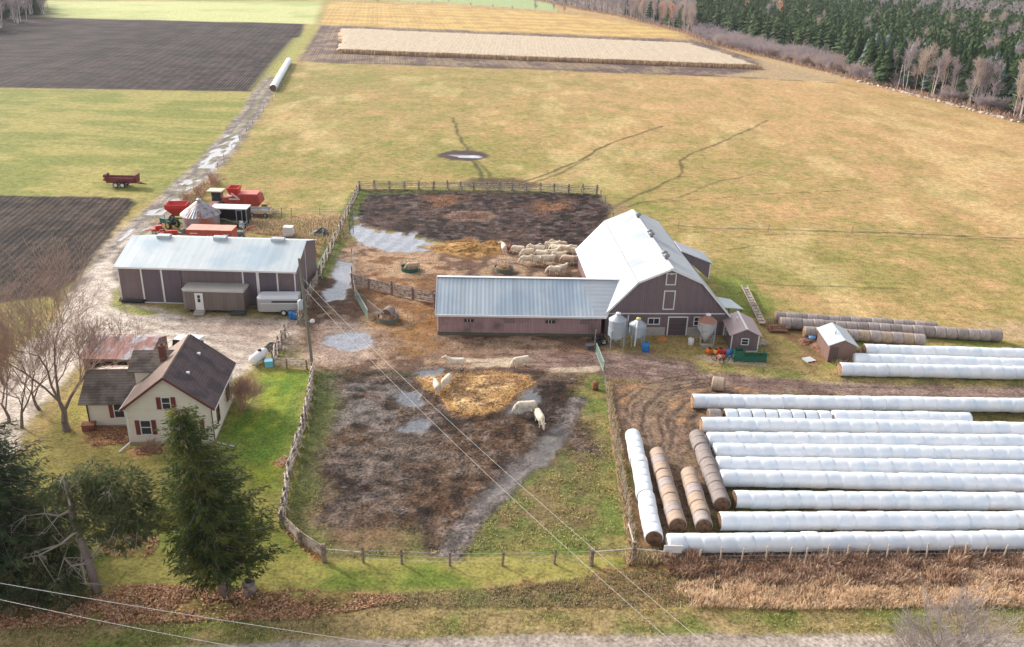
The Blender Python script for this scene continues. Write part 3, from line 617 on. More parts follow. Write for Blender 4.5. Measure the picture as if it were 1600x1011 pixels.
mb = MB(); mb.beam((wb_-.02, -.3, hb+.13), (wb_-.02, L+.3, hb+.13), .12, .04); mb.build('ridge_flashing', M('tan_flashing', rgb(190, 180, 160), .7, .3, 1.5), rf)
mb = MB(); mb.beam((Wb/2, -.3, hr+.13), (Wb/2, L+.3, hr+.13), .4, .04); mb.build('ridge_cap', m_white, rf)
for v in (2.8, 3.8, 10.6, 11.6, 18.6):
    q = MB(); q.lathe([(.2, hr+.1), (.2, hr+.45), (.38, hr+.45), (.38, hr+.62), (.05, hr+.8)], 12, Wb/2+.05, v); q.build('roof_vent', M('grey_vent', rgb(140, 140, 140), .5, .1), rf, True)
strips(t, 'belt_trim', m_white, 'front', Wb, [(0.2, he-.15, Wb-.2, he-.03)])
strips(t, 'foundation', m_conc, 'front', Wb, [(.3, -.1, 6.7, .95), (9.2, -.1, 11.3, .95)], .01, .12)
window(t, 'front', Wb, 6.35, 6.0, .9, 1.15, .11, pane=m_wall, mull=False, name='hatch_door'); window(t, 'front', Wb, 6.3, 3.15, 1.05, 2.0, .12, pane=m_wall, mull=False, name='loft_door')
o = window(t, 'front', Wb, 4.8, 1.35, 1.15, .62, .1, mull=False); q = MB(); fbox(q, 'front', Wb, 5.35, 1.35, 5.41, 1.97, .03, .055); q.build('mullion', m_white, o)
window(t, 'front', Wb, 9.9, 1.2, .7, .9, .1)
d = MB(); fbox(d, 'front', Wb, 7.05, .02, 9.05, 2.1, .01, .05); d = d.build('garage_door', M('garage_door_brown', rgb(84, 68, 72, 1), .6, .05, 1, stripe='z', sper=.45, samt=.1), t)
q = MB(); [fbox(q, 'front', Wb, *r, .012, .1) for r in ((6.93, 0, 7.05, 2.22), (9.05, 0, 9.17, 2.22), (7.05, 2.1, 9.05, 2.22))]; q.build('door_frame', m_white, d)
q = MB(); q.box(Wb/2-.1, -.35, hr-.55, Wb/2+.1, -.02, hr-.4); q.build('barn_light', m_white, t)
q = MB(); [fbox(q, 'left', Wb, u, .4, u+3.2, he-.5, .01, .05) for u in (11.0, 15.2)]; q.build('side_panel', m_brown, t)
# dormer on the right slope
mb = MB(); y0, y1 = 9.8, 13.2
mb.add([(Wb-wb_, y0, hb-.2), (Wb+.55, y0, 3.0), (Wb+.55, y0, 4.95), (Wb-wb_+.2, y0, hb+.15), (Wb-wb_, y1, hb-.2), (Wb+.55, y1, 3.0), (Wb+.55, y1, 4.95), (Wb-wb_+.2, y1, hb+.15)], [(0,1,2,3),(7,6,5,4),(1,5,6,2),(0,4,5,1),(3,2,6,7),(0,3,7,4)])
dm = mb.build('dormer', m_wall, t)
mb = MB(); mb.slab((Wb+.75, 4.93), (Wb-wb_, hb+.25), y0-.25, y1+.25, .09); mb.build('dormer_roof', m_roofw, dm)
q = MB(); q.box(Wb+.5, y0-.06, 3.0, Wb+.62, y0-.003, 4.9); q.build('corner_trim', m_white, dm)
# lean-to awning on the right
mb = MB(); mb.add([(Wb, 1.9, 2.55), (Wb+2.7, 2.5, 2.1), (Wb+2.1, 5.4, 2.1), (Wb, 5.2, 2.55), (Wb, 1.9, 2.47), (Wb+2.7, 2.5, 2.02), (Wb+2.1, 5.4, 2.02), (Wb, 5.2, 2.47)], [(0,1,2,3),(7,6,5,4),(0,4,5,1),(1,5,6,2),(2,6,7,3),(3,7,4,0)]); aw = mb.build('awning', m_roofs, t)
mb = MB(); mb.beam((Wb+2.5, 2.6, 0), (Wb+2.5, 2.6, 2.05), .12); mb.beam((Wb+2.0, 5.2, 0), (Wb+2.0, 5.2, 2.05), .12); mb.build('awning_post', m_wood2, aw)

# ---- long low wing
t = thing('cattle_wing', -8.05, 86.03, .046, 'long low pink-brown cattle wing with ribbed pale blue roof, joined to the gambrel barn', 'barn wing')
Ww, D, he = 17.75, 9.0, 2.55; hr = ZAT(433.5, -8.0, 86.03+D/2)
mb = MB(); mb.prism([(0, 0), (D, 0), (D, he), (D/2, hr), (0, he)], 0, Ww, 'x'); mb.build('wall', m_wallp, t)
mb = MB(); sl = (hr-he)/(D/2); mb.slab((-.3, he-.3*sl+.02), (D/2, hr+.02), -.2, Ww+.6, .08, 'x'); mb.slab((D+.3, he-.3*sl+.02), (D/2, hr+.02), -.2, Ww-.3, .08, 'x'); rf = mb.build('roof', m_roofg, t)
q = MB(); q.box(-.2, -.4, he-.3*sl-.1, Ww+.5, -.302, he-.3*sl+.12); q.build('eave_trim', m_white, rf)
q = MB(); q.beam((-.2, D/2, hr+.14), (Ww+2.4, D/2, hr+.14), .45, .05); q.build('ridge_cap', m_white, rf)
q = MB(); q.beam((-.22, -.3, he-.3*sl+.08), (-.22, D/2, hr+.1), .05, .16); q.build('gable_trim', m_white, rf)
# cross gable piece where the wing roof meets the barn
q = MB(); q.add([(Ww-1.9, D/2, hr+.12), (Ww+2.3, D/2, hr+.12), (Ww+.62, -.3, he-.3*sl+.12), (Ww-.7, -.3, he-.3*sl+.12)], [(0, 3, 2, 1)]); q.build('valley_panel', m_roofw, rf)
strips(t, 'corner_trim', m_white, 'front', Ww, [(0, .5, .09, he-.3)])
strips(t, 'stained_base', M('mossy_concrete', rgb(104, 100, 82), .9, .2, 2), 'front', Ww, [(.1, -.1, Ww-.3, .32)], .01, .08)
for u, dk in ((2.9, 1), (7.3, 0), (11.7, 1), (15.5, 0)):
    o = window(t, 'front', Ww, u, 1.55, 1.0, .34, .06, mf=M('grey_brown_frame', rgb(140, 120, 112), .8, .1), pane=m_glass if dk else M('boarded_window', rgb(128, 110, 104, 1), .8, .1), mull=False)
    if dk: q = MB(); [fbox(q, 'front', Ww, u+a, 1.55, u+a+.05, 1.89, .02, .04) for a in (.3, .62)]; q.build('mullion', m_white, o)

# ---- small shed by the barn
t = thing('feed_shed', 23.35, 84.5, -.02, 'small purple-brown shed with mauve roof and white-framed window, beside the rusty-topped silo', 'shed')
Ws, Ds, he, hr = 2.95, 4.5, 1.85, 2.5
mb = MB(); mb.prism([(0, 0), (Ws, 0), (Ws, he), (Ws/2, hr), (0, he)], 0, Ds); mb.build('wall', m_wall, t)
mb = MB()
for a, c in ((-.25, Ws/2), (Ws+.25, Ws/2)): mb.slab((a, he-.12), (c, hr+.02), -.25, Ds+.25, .07)
rf = mb.build('roof', m_mauve, t)
q = MB(); q.beam((Ws/2, -.25, hr+.1), (Ws/2, Ds+.25, hr+.1), .22, .04); q.build('ridge_cap', m_white, rf)
q = MB(); q.lathe([(.08, hr-.2), (.08, hr+.25), (.13, hr+.25), (.02, hr+.35)], 10, Ws/2-.5, 2.6); q.build('vent_pipe', m_white, rf)
window(t, 'front', Ws, 1.15, .75, .65, .6, .09); window(t, 'left', Ws, 2.5, .7, .6, .8, .08); window(t, 'left', Ws, 3.4, .2, .6, 1.5, .08, name='door', mull=False, pane=m_white)
strips(t, 'corner_trim', m_white, 'front', Ws, [(0, 0, .12, he-.05)]); strips(t, 'corner_trim', m_white, 'front', Ws, [(Ws-.12, 0, Ws, he-.05)])

# ---- brown shed by the bales
t = thing('garden_shed', 33.05, 82.3, -.03, 'plain brown shed with silver steel roof, between the brown and the white bale rows', 'shed')
Ws, Ds, he, hr = 2.7, 4.2, 2.0, 2.6
mb = MB(); mb.prism([(0, 0), (Ws, 0), (Ws, he), (Ws/2, hr), (0, he)], 0, Ds); mb.build('wall', m_brown, t)
mb = MB()
for a, c in ((-.2, Ws/2), (Ws+.2, Ws/2)): mb.slab((a, he-.09), (c, hr+.02), -.2, Ds+.2, .06)
rf = mb.build('roof', M('silver_shed_roof', rgb(206, 212, 218), .4, .05, .5, metal=.2, stripe='y', sper=.35, samt=.04), t)
q = MB(); q.lathe([(.06, hr-.2), (.06, hr+.2), (.12, hr+.22), (.02, hr+.3)], 10, Ws/2-.4, 1.7); q.build('vent_pipe', m_steel, rf)
d = MB(); fbox(d, 'front', Ws, .15, .05, .95, 1.75, .01, .05); d.build('door', M('dark_brown_door', rgb(92, 74, 70, 1), .8, .1), t)

# ---- farmhouse
hx, hy, hyaw = -31.3, 61.9, .099
t = thing('farmhouse', hx, hy, hyaw, 'cream clapboard farmhouse with dark shingle roof and maroon shutters, behind the spruce', 'house')
Wh, Dh, he, hr = 6.8, 8.0, 3.55, 6.2
mb = MB(); mb.prism([(0, .25), (Wh, .25), (Wh, he), (Wh/2, hr), (0, he)], 0, Dh); mb.build('wall', m_side, t)
q = MB(); q.box(.03, .03, 0, Wh-.03, Dh-.03, .249); q.build('foundation', m_conc, t)
mb = MB(); mb.slab((-.35, he-.28), (Wh/2, hr+.02), -.3, Dh+.3, .12); mb.build('roof', m_shing_sunlit, t, label='shingle slope with sunlight put into its colour')
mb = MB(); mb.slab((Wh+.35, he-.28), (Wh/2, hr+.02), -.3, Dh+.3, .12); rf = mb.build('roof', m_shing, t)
q = MB(); q.beam((-.35, -.32, he-.22), (Wh/2, -.32, hr+.07), .05, .2); q.beam((Wh/2, -.32, hr+.07), (Wh+.35, -.32, he-.22), .05, .2); q.build('fascia', m_maroon, rf)
q = MB(); q.beam((Wh+.38, -.3, he-.22), (Wh+.38, Dh+.3, he-.22), .1, .1); q.build('gutter', m_white, rf)
q = MB(); q.beam((-.4, -.3, he-.22), (-.4, Dh+.3, he-.22), .1, .1); q.build('gutter', m_white, rf)
for y in (2.2, 5.9): q = MB(); zz = hr-(1.3)*(hr-he)/(Wh/2)+.1; q.box(Wh/2+1.05, y, zz-.05, Wh/2+1.35, y+.3, zz+.22); q.build('roof_vent', m_white, rf)
window(t, 'front', Wh, 3.0, 3.35, .6, 1.0, .08, shutters=.36); window(t, 'front', Wh, 1.05, 1.0, .75, 1.25, .08, shutters=.36); window(t, 'front', Wh, 4.9, 1.0, .75, 1.25, .08, shutters=.36)
window(t, 'right', Wh, 1.5, 1.1, .75, 1.25, .1, mf=m_maroon); window(t, 'right', Wh, 5.2, 1.2, .9, 1.5, .1, mf=m_maroon)
q = MB(); q.tube([(.02, -.12, he-.2), (.02, -.12, .35), (-.15, -.4, .2), (-.55, -1.3, .08)], .07, 6); q.build('downspout', m_white, t)
q = MB(); q.tube([(Wh+.05, -.12, he-.3), (Wh+.05, -.12, .3)], .05, 6); q.build('downspout', m_maroon, t)
q = MB(); q.box(1.6, 5.0, 4.0, 2.1, 5.5, 6.55); ch = q.build('chimney', m_brick, t); q = MB(); q.box(1.55, 4.95, 6.551, 2.15, 5.55, 6.65); q.lathe([(.12, 6.65), (.1, 6.85)], 8, 1.85, 5.25); q.build('chimney_cap', m_brick, ch)
# side extension (left)
ex0, ex1, ey0, ey1 = -4.2, -.003, 3.0, 8.6; eh = 2.55; er = 4.1; em = 5.6
mb = MB(); mb.prism([(ey0, .2), (ey1, .2), (ey1, eh), (em+.8, er-.1), (em, er), (ey0, eh)], ex0, ex1, 'x'); ext = mb.build('side_wing', m_side, t)
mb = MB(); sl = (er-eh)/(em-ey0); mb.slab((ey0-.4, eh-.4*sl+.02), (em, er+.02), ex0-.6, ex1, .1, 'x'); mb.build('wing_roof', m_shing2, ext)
mb = MB(); mb.slab((em, er+.02), (ey1+.3, eh+.3), ex0-.3, ex1, .1, 'x'); mb.build('wing_roof', m_shing_sunlit, ext, label='back slope of the side wing, coloured as sunlit')  # back slope lighter as if sunlit, by colour
q = MB(); q.box(ex0+.03, ey0+.03, 0, ex1, ey1-.03, .199); q.build('foundation', m_conc, ext)
q = MB(); q.tube([(ex0-.02, ey0-.1, eh-.1), (ex0-.02, ey0-.1, .1)], .06, 6); q.build('downspout', m_dark, ext)
def fw_window(u, v, w, h):
    mb = MB(); y = ey0
    for a in ((u-.08, v-.08, u+w+.08, v), (u-.08, v+h, u+w+.08, v+h+.08), (u-.08, v, u, v+h), (u+w, v, u+w+.08, v+h), (u, v+h*.48, u+w, v+h*.54)): mb.box(a[0], y-.06, a[1], a[2], y-.01, a[3])
    o = mb.build('window', m_white, ext); p = MB(); p.box(u, y-.03, v, u+w, y-.008, v+h); p.build('pane', m_glass, o)
    for s in (u-.44, u+w+.1): q = MB(); q.box(s, y-.055, v-.05, s+.34, y-.012, v+h+.05); q.build('shutter', m_shut, o)
fw_window(-2.05, .95, .75, 1.25)
# upper back block linking both roofs
mb = MB(); mb.box(-.4, 4.3, 2.6, 2.3, 7.8, 4.75); dm = mb.build('dormer', m_side, t)
mb = MB(); mb.slab((4.0, 4.65), (6.2, 5.65), -.9, 2.9, .1, 'x'); mb.build('dormer_roof', m_shing2, dm); mb = MB(); mb.slab((8.2, 4.72), (6.2, 5.65), -.9, 2.9, .1, 'x'); mb.build('dormer_roof', m_shing_sunlit, dm)
# drain pipe on the lawn
p1 = G(340, 693); p2 = G(366, 699)
q = MB(); q.tube([(p1[0], p1[1], .12), (p2[0], p2[1], .1)], .06, 6); tag(q.build('drain_pipe', M('pale_blue_pipe', rgb(190, 214, 220), .5, .04)), 'pale blue drain pipe lying on the lawn by the house corner', 'pipe')

# ---- rusty roofed driving shed behind the house
ax, ay = G(134, 586); t = thing('driving_shed', ax, ay, .03, 'low old wooden shed with streaked rusty red roof, behind the farmhouse', 'shed')
wd_ = G(240, 582)[0]-ax; D, he = 5.2, 1.9; hr = 2.7
mb = MB(); mb.prism([(0, 0), (D, 0), (D, he), (D*.55, hr), (0, he)], 0, wd_, 'x'); mb.build('wall', m_wood2, t)
m_rroof = M('streaked_rusty_roof', rgb(156, 104, 94), .65, .2, 1, metal=.1, stripe='x', sper=.8, samt=.16, col2=rgb(176, 172, 176), c2scale=.8, c2lo=.46, c2hi=.58)
mb = MB(); sl = (hr-he)/(D*.55); mb.slab((-.3, he-.3*sl+.02), (D*.55, hr+.02), -.3, wd_+.2, .06, 'x'); mb.slab((D+.3, he-.1), (D*.55, hr+.02), -.3, wd_+.2, .06, 'x'); mb.build('roof', m_rroof, t)
q = MB()
for u in np.arange(.6, wd_-.5, 1.3): fbox(q, 'front', 0, u, .1, u+.9, 1.5, .01, .04)
q.build('bay_opening', m_dark, t)
# ------------------------------------------------------------------ silos
def silo(name, px, py, r, ztop, zcyl, zcone, label, roofmat, bodymat, legs=4, extra=None):
    x, y = G(px, py); t = thing(name, x, y, .05, label, 'silo', 'feed silos before the barn')
    mb = MB(); mb.lathe([(r, zcyl), (r, ztop)], 22, cap=False); 
    for z in np.arange(zcyl, ztop+.01, .75): mb.lathe([(r+.012, z-.03), (r+.03, z), (r+.012, z+.03)], 22, cap=False)
    mb.build('body', bodymat, t, True)
    mb = MB(); mb.lathe([(r+.05, ztop-.03), (r*.28, ztop+r*.55), (r*.28, ztop+r*.55+.1)], 22); mb.build('roof', roofmat, t)
    mb = MB(); mb.lathe([(r*.3, ztop+r*.55+.08), (r*.3, ztop+r*.55+.2), (.04, ztop+r*.55+.3)], 14); mb.build('lid', m_white if not extra else extra, t)
    mb = MB(); mb.lathe([(r*.99, zcyl), (r*.14, zcone), (r*.14, zcone-.25)], 22); mb.build('hopper', bodymat, t, True)
    for k in range(legs):
        a = math.pi/4+k*2*math.pi/legs; q = MB(); q.beam((math.cos(a)*(r+.04), math.sin(a)*(r+.04), 0), (math.cos(a)*(r+.04), math.sin(a)*(r+.04), zcyl+.6), .09); q.build('leg', m_steel, t)
    q = MB(); z = zcone+.5
    for k in range(legs):
        a = math.pi/4+k*2*math.pi/legs; b = a+2*math.pi/legs; q.beam((math.cos(a)*(r+.04), math.sin(a)*(r+.04), z), (math.cos(b)*(r+.04), math.sin(b)*(r+.04), z), .05)
    q.build('brace', m_steel, t)
    q = MB(); yy = -r-.1
    for s in (-.16, .16): q.beam((r*.0+s+.55*r, yy, .4), (s+.55*r, yy, ztop), .03)
    for z in np.arange(.5, ztop, .3): q.beam((.55*r-.16, yy, z), (.55*r+.16, yy, z), .025)
    q.build('ladder', m_steel, t); return t
m_silo = M('galvanised_silo', rgb(196, 206, 214), .42, .05, .8, metal=.3, stripe='z', sper=.25, samt=.04, col2=rgb(176, 188, 200), c2scale=.6)
m_siloR = M('rust_streaked_silo', rgb(204, 202, 200), .5, .1, 1.2, metal=.15, col2=rgb(168, 130, 110), c2scale=1.2, c2lo=.55, c2hi=.7)
silo('grain_silo', 962, 540, .92, 3.1, 1.35, .55, 'tall plain galvanised silo nearest the long cattle wing', m_steel, m_silo)
t = silo('grain_silo', 994, 539, .88, 2.45, 1.5, .55, 'shorter galvanised silo with a yellow lid and white filling pipe', m_steel, m_silo, extra=M('yellow_lid', rgb(220, 214, 130), .6, .05))
q = MB(); q.tube([(-.15, -.35, 2.95), (-.32, -.98, 2.4), (-.36, -1.0, .3)], .09, 8); q.build('filling_pipe', m_white, t)
silo('grain_silo', 1101, 537, .98, 2.75, 1.9, .4, 'white silo with a rusty brown conical top, left of the small mauve-roofed shed', M('rusty_cone', rgb(168, 118, 100), .8, .15, 2), m_siloR)
q = MB(); x, y = G(975, 541); q.tube([(0, 0, 0), (.2, 0, 3.6)], .06, 6); o = q.build('conveyor_pole', m_steel); o.location = (x, y, 0); tag(o, 'thin grey pole standing between the two galvanised silos', 'pole')

# ------------------------------------------------------------------ utility pole and wires
x, y = G(489, 578); t = thing('utility_pole', x, y, 0, 'tall wooden utility pole with transformer and lamp at the paddock corner', 'utility pole')
zt = ZAT(404, x, y); lean = -.6
q = MB(); q.tube([(0, 0, 0), (lean, .0, zt)], [.16, .11], 10); q.build('pole', M('grey_green_pole', rgb(128, 124, 112, 1), .9, .12, 2), t)
zz = zt*.60; q = MB(); q.lathe([(.24, zz-.45), (.26, zz-.4), (.26, zz+.4), (.1, zz+.52)], 12, lean*.6-.38, -.1); q.build('transformer', M('pale_grey_enamel', rgb(200, 206, 210), .4, .04), t, True)
q = MB(); zz = zt*.44; q.tube([(lean*.45, 0, zz), (.25, -.25, zz+.35)], .04, 6); a = q.build('lamp_arm', m_steel, t); q = MB(); q.lathe([(.24, zz+.2), (.2, zz+.42), (.06, zz+.5)], 10, .35, -.3); q.build('lamp_head', m_white, a)
PT = Vector((x+lean*.95, y, zt*.95))
def wire(a, b, sag, label, r=.010):
    a = Vector(a); b = Vector(b); q = MB(); pts = []
    for i in range(33):
        u = i/32; p = a.lerp(b, u); p.z -= sag*4*u*(1-u); pts.append(p)
    q.tube(pts, r, 5); o = q.build('overhead_wire', M('aluminium_wire', rgb(200, 196, 190), .5, .05)); tag(o, label, 'wire', 'overhead wires'); return o
def wpt(px, py, z): a = G(px, py, z); return (a[0], a[1], z)
wire(PT+Vector((.1, 0, -2.2)), wpt(1085, 1034, 8.6), .9, 'overhead wire from the utility pole across the paddock, nearer the house')
wire(PT+Vector((.2, 0, -1.4)), wpt(1135, 1034, 9.0), .8, 'overhead wire from the utility pole across the paddock, nearer the barn')
e0 = wpt(-40, 904, 9.2); e1 = wpt(680, 1018, 9.2); wire(e0, e1, .15, 'upper of the two overhead wires above the roadside leaves', .013)
e0 = wpt(-40, 928, 8.4); e1 = wpt(420, 1020, 8.4); wire(e0, e1, .12, 'lower of the two overhead wires above the roadside leaves', .013)
x, y = G(552, 362); t = thing('yard_lamp_post', x, y, 0, 'thin dark lamp post standing in the back paddock mud', 'lamp post')
q = MB(); q.tube([(0, 0, 0), (0, 0, 4.2)], .07, 6); q.build('post', m_wood2, t); q = MB(); q.box(-.35, -.1, 4.05, .35, .1, 4.2); q.build('lamp_head', m_wood2, t)

# ------------------------------------------------------------------ fences
def split(P, step):
    out = []
    for i in range(len(P)-1):
        a = Vector(P[i]); b = Vector(P[i+1]); n_ = max(1, round((b-a).length/step))
        for k in range(n_): out.append(a.lerp(b, k/n_))
    out.append(Vector(P[-1])); return out
def fence(name, px, step, label, cat='fence', h=1.3, rails=4, style='rail', mat=None, pmat=None, pr=.09, group='wooden farm fences'):
    P = [Vector((*G(*p), 0)) for p in px]; o3 = P[0].copy()
    t = thing(name, o3.x, o3.y, 0, label, cat, group); P = [p-o3 for p in P]; pts = split(P, step); mat = mat or m_wood; pmat = pmat or m_wood2
    proto = None
    for i, p in enumerate(pts):
        if proto is None:
            q = MB(); q.tube([(0, 0, -.1), (0, 0, h*1.08)], [pr*1.05, pr*.9], 7); o = q.build('post', pmat, t); proto = o
        else: o = proto.copy(); C.objects.link(o); setpar(o, t)
        o.location = p; o.rotation_euler = (random.uniform(-.06, .06), random.uniform(-.06, .06), random.uniform(0, 3)); o.scale = (1, 1, random.uniform(.9, 1.1))
    q = MB()
    for i in range(len(pts)-1):
        a, b = pts[i], pts[i+1]; d = (b-a); nrm = Vector((-d.y, d.x, 0)).normalized()
        if style == 'wire':
            for z in (.35, .7, 1.05): q.tube([a+Vector((0, 0, z)), (a+b)/2+Vector((0, 0, z-.03)), b+Vector((0, 0, z))], .008, 3, False)
        elif style == 'cedar':           # stacked split rails, crossing at the ends
            for z in np.linspace(.12, h*.92, rails):
                s = random.choice((-1, 1))*.14; e = d.normalized()*.35
                q.tube([a-e+nrm*s+Vector((0, 0, z+random.uniform(-.06, .06))), b+e-nrm*s+Vector((0, 0, z+random.uniform(-.08, .08)))], [random.uniform(.05, .08), random.uniform(.04, .07)], 5)
            if random.random() < .6: q.tube([a+nrm*.5, a-nrm*.12+Vector((0, 0, h*1.15))], .05, 5); q.tube([a-nrm*.5, a+nrm*.12+Vector((0, 0, h*1.15))], .05, 5)
        elif style == 'board':
            for k in range(rails):
                z = .12+k*(h-.15)/(rails); q.beam(a+nrm*.1+Vector((0, 0, z+random.uniform(-.02, .02)+.1)), b+nrm*.1+Vector((0, 0, z+random.uniform(-.02, .02)+.1)), .04, h/rails*.72)
        else:
            for z in np.linspace(.3, h*.95, rails): q.tube([a+nrm*.08+Vector((0, 0, z+random.uniform(-.05, .05))), b+nrm*.08+Vector((0, 0, z+random.uniform(-.05, .05)))], [.05, .045], 5)
    q.build('wires' if style == 'wire' else 'rails', m_steel if style == 'wire' else mat, t); return t
fence('rail_fence', [(562, 296), (700, 297), (800, 298), (932, 304)], 2.45, 'long weathered rail fence along the far side of the mud paddock', h=1.5, rails=5, style='cedar', pr=.16)
fence('rail_fence', [(561, 297), (548, 325), (532, 360), (514, 398), (500, 432)], 3.0, 'rail fence with a green strip, running down the left of the back paddock', h=1.3, rails=4, style='cedar')
fence('rail_fence', [(498, 436), (488, 455), (474, 480), (466, 506)], 1.7, 'stacked split rail fence beside the stock trailer and pole', h=1.3, rails=6, style='cedar')
fence('board_fence', [(551, 445), (576, 452), (612, 460), (645, 468), (678, 474)], 2.4, 'curved weathered board fence left of the cattle wing', h=1.45, rails=5, style='board', pr=.14)
fence('rail_fence', [(551, 405), (551, 446), (555, 472)], 2.6, 'short rail fence between the inner puddle and the feeder yard', h=1.35, rails=4, style='rail')
fence('rail_fence', [(489, 585), (484, 625), (478, 655), (470, 685), (460, 715), (452, 745), (446, 785), (441, 822)], 1.9, 'long split rail fence between the green lawn and the mud paddock', h=1.3, rails=7, style='cedar', pr=.1)
fence('board_fence', [(441, 824), (470, 852), (506, 876)], 2.7, 'dark board fence at the lower left corner of the mud paddock', h=1.15, rails=5, style='board', pr=.16)
fence('rail_fence', [(446, 527), (436, 546), (427, 568)], 1.6, 'short split rail fence right of the propane tank', h=1.35, rails=6, style='cedar')
fence('rail_fence', [(428, 574), (448, 575), (480, 577)], 1.6, 'low rail fence at the top edge of the green lawn', h=1.0, rails=5, style='rail')
fence('wire_fence', [(568, 879), (628, 881), (703, 884), (785, 884), (866, 881), (922, 881)], 20, 'wire fence with spaced wooden posts along the front of the mud paddock', style='wire', group='wire fences', h=1.15)
fence('wire_fence', [(943, 590), (948, 625), (954, 660), (962, 700), (970, 745), (978, 790), (984, 830), (988, 868)], 9, 'wire fence between the mud paddock and the bale columns', style='wire', group='wire fences', h=1.1, pr=.06)
fence('wire_fence', [(1092, 882), (1125, 881), (1158, 881), (1196, 880), (1232, 880), (1258, 880), (1290, 879), (1322, 879), (1352, 878), (1384, 878), (1415, 878), (1446, 877), (1480, 877), (1505, 877), (1535, 876), (1566, 876), (1596, 875), (1640, 875)], 9, 'wire fence with pale leaning posts in front of the lowest white bale row', style='wire', group='wire fences', h=1.3, pr=.065, pmat=M('pale_post_wood', rgb(200, 180, 160), .9, .2, 3))
fence('wire_fence', [(932, 300), (945, 320), (958, 345)], 5, 'wire fence between the back paddock corner and the barn', style='wire', group='wire fences', h=1.3)
fence('wire_fence', [(1060, 358), (1200, 362), (1330, 366), (1440, 371), (1600, 378)], 11, 'wire fence across the pasture behind the barn', style='wire', group='wire fences', h=1.1, pr=.05)
fence('wire_fence', [(320, 295), (350, 250), (385, 205), (420, 165), (455, 112)], 8, 'wire fence with brushy posts on the right side of the dirt lane', style='wire', group='wire fences', h=1.1, pr=.06)
fence('wire_fence', [(440, 338), (455, 337), (500, 336), (545, 335)], 4, 'wire fence behind the machinery yard', style='wire', group='wire fences', h=1.2, pr=.06)
# braces and corner posts of the front fence
def rail_between(a, b, za, zb, label, r=.06, name='brace_rail', mat=None):
    pa = Vector((*G(*a), za)); pb = Vector((*G(*b), zb)); q = MB(); q.tube([pa, pb], r, 6); return tag(q.build(name, mat or m_wood), label, 'fence rail', 'brace rails of the front fence')
rail_between((508, 877), (566, 880), 1.0, .9, 'pale brace rail at the left end of the front wire fence')
rail_between((926, 882), (986, 878), 1.05, 1.1, 'pale brace rail left of the tall corner post')
rail_between((992, 878), (1048, 880), 1.1, .9, 'pale brace rail right of the tall corner post')
rail_between((980, 840), (990, 874), 1.2, 1.1, 'white brace rail running back from the tall corner post')
def lone_post(px, py, h, r, label):
    x, y = G(px, py); q = MB(); q.tube([(0, 0, -.1), (0, 0, h)], r, 8); o = q.build('fence_post', m_wood2); o.location = (x, y, 0); return tag(o, label, 'fence post', 'heavy fence posts')
lone_post(989, 878, 1.7, .14, 'tall dark corner post before the white bale column'); lone_post(507, 878, 1.5, .16, 'thick dark post at the lower left paddock corner'); lone_post(924, 884, 1.4, .14, 'thick post left of the tall corner post'); lone_post(679, 482, 1.9, .16, 'tall dark post at the end of the curved board fence')
x, y = G(1049, 877); q = MB(); q.box(-.62, -.04, .75, .62, .02, 1.35); o = q.build('farm_sign', m_white); o.location = (x, y, 0); tag(o, 'white blank sign board on the front fence by the bale rows', 'sign')
q = MB(); [q.beam((s, .05, 0), (s, .05, 1.3), .07) for s in (-.45, .45)]; setpar(q.build('post', m_wood2), o)

# gates and steel panels
def gate(p0, p1, label, mat, h=1.25, bars=6, group='steel gates', vb=3):
    a = Vector((*G(*p0), 0)); b = Vector((*G(*p1), 0)); L_ = (b-a).length; t = thing('steel_gate', a.x, a.y, math.atan2(b.y-a.y, b.x-a.x), label, 'gate', group)
    q = MB(); q.tube([(0, 0, .15), (L_, 0, .15), (L_, 0, h), (0, 0, h), (0, 0, .15)], .03, 6); q.build('frame', mat, t)
    q = MB()
    for k in range(1, bars): z = .15+(h-.15)*k/bars; q.tube([(0, 0, z), (L_, 0, z)], .016, 5)
    for k in range(1, vb): q.tube([(L_*k/vb, 0, .15), (L_*k/vb, 0, h)], .02, 5)
    q.build('bars', mat, t); return t
m_gg = M('green_gate_paint', rgb(150, 186, 170), .5, .08); m_gs = M('dull_steel_pipe', rgb(128, 118, 112, 1), .6, .15)
gate((931, 553), (943, 583), 'pale green gate right of the cattle wing', m_gg); gate((574, 484), (600, 505), 'grey steel gate left of the round feeder by the fence', m_gs); gate((557, 468), (575, 500), 'pale green steel panel beside the small puddle', m_gg)
gate((628, 506), (655, 503), 'dark steel gate just right of the round feeder by the fence', m_gs); gate((657, 503), (683, 499), 'dark steel gate touching the corner of the cattle wing', m_gs); gate((519, 408), (548, 412), 'dark steel gate across the upper yard puddle', m_gs)
gate((496, 432), (512, 400), 'green steel panel in line with the left rail fence', m_gg)
lone_post(943, 592, 1.5, .07, 'pale post at the lower end of the pale green gate'); lone_post(929, 546, 2.3, .07, 'pale tall post at the upper end of the pale green gate')

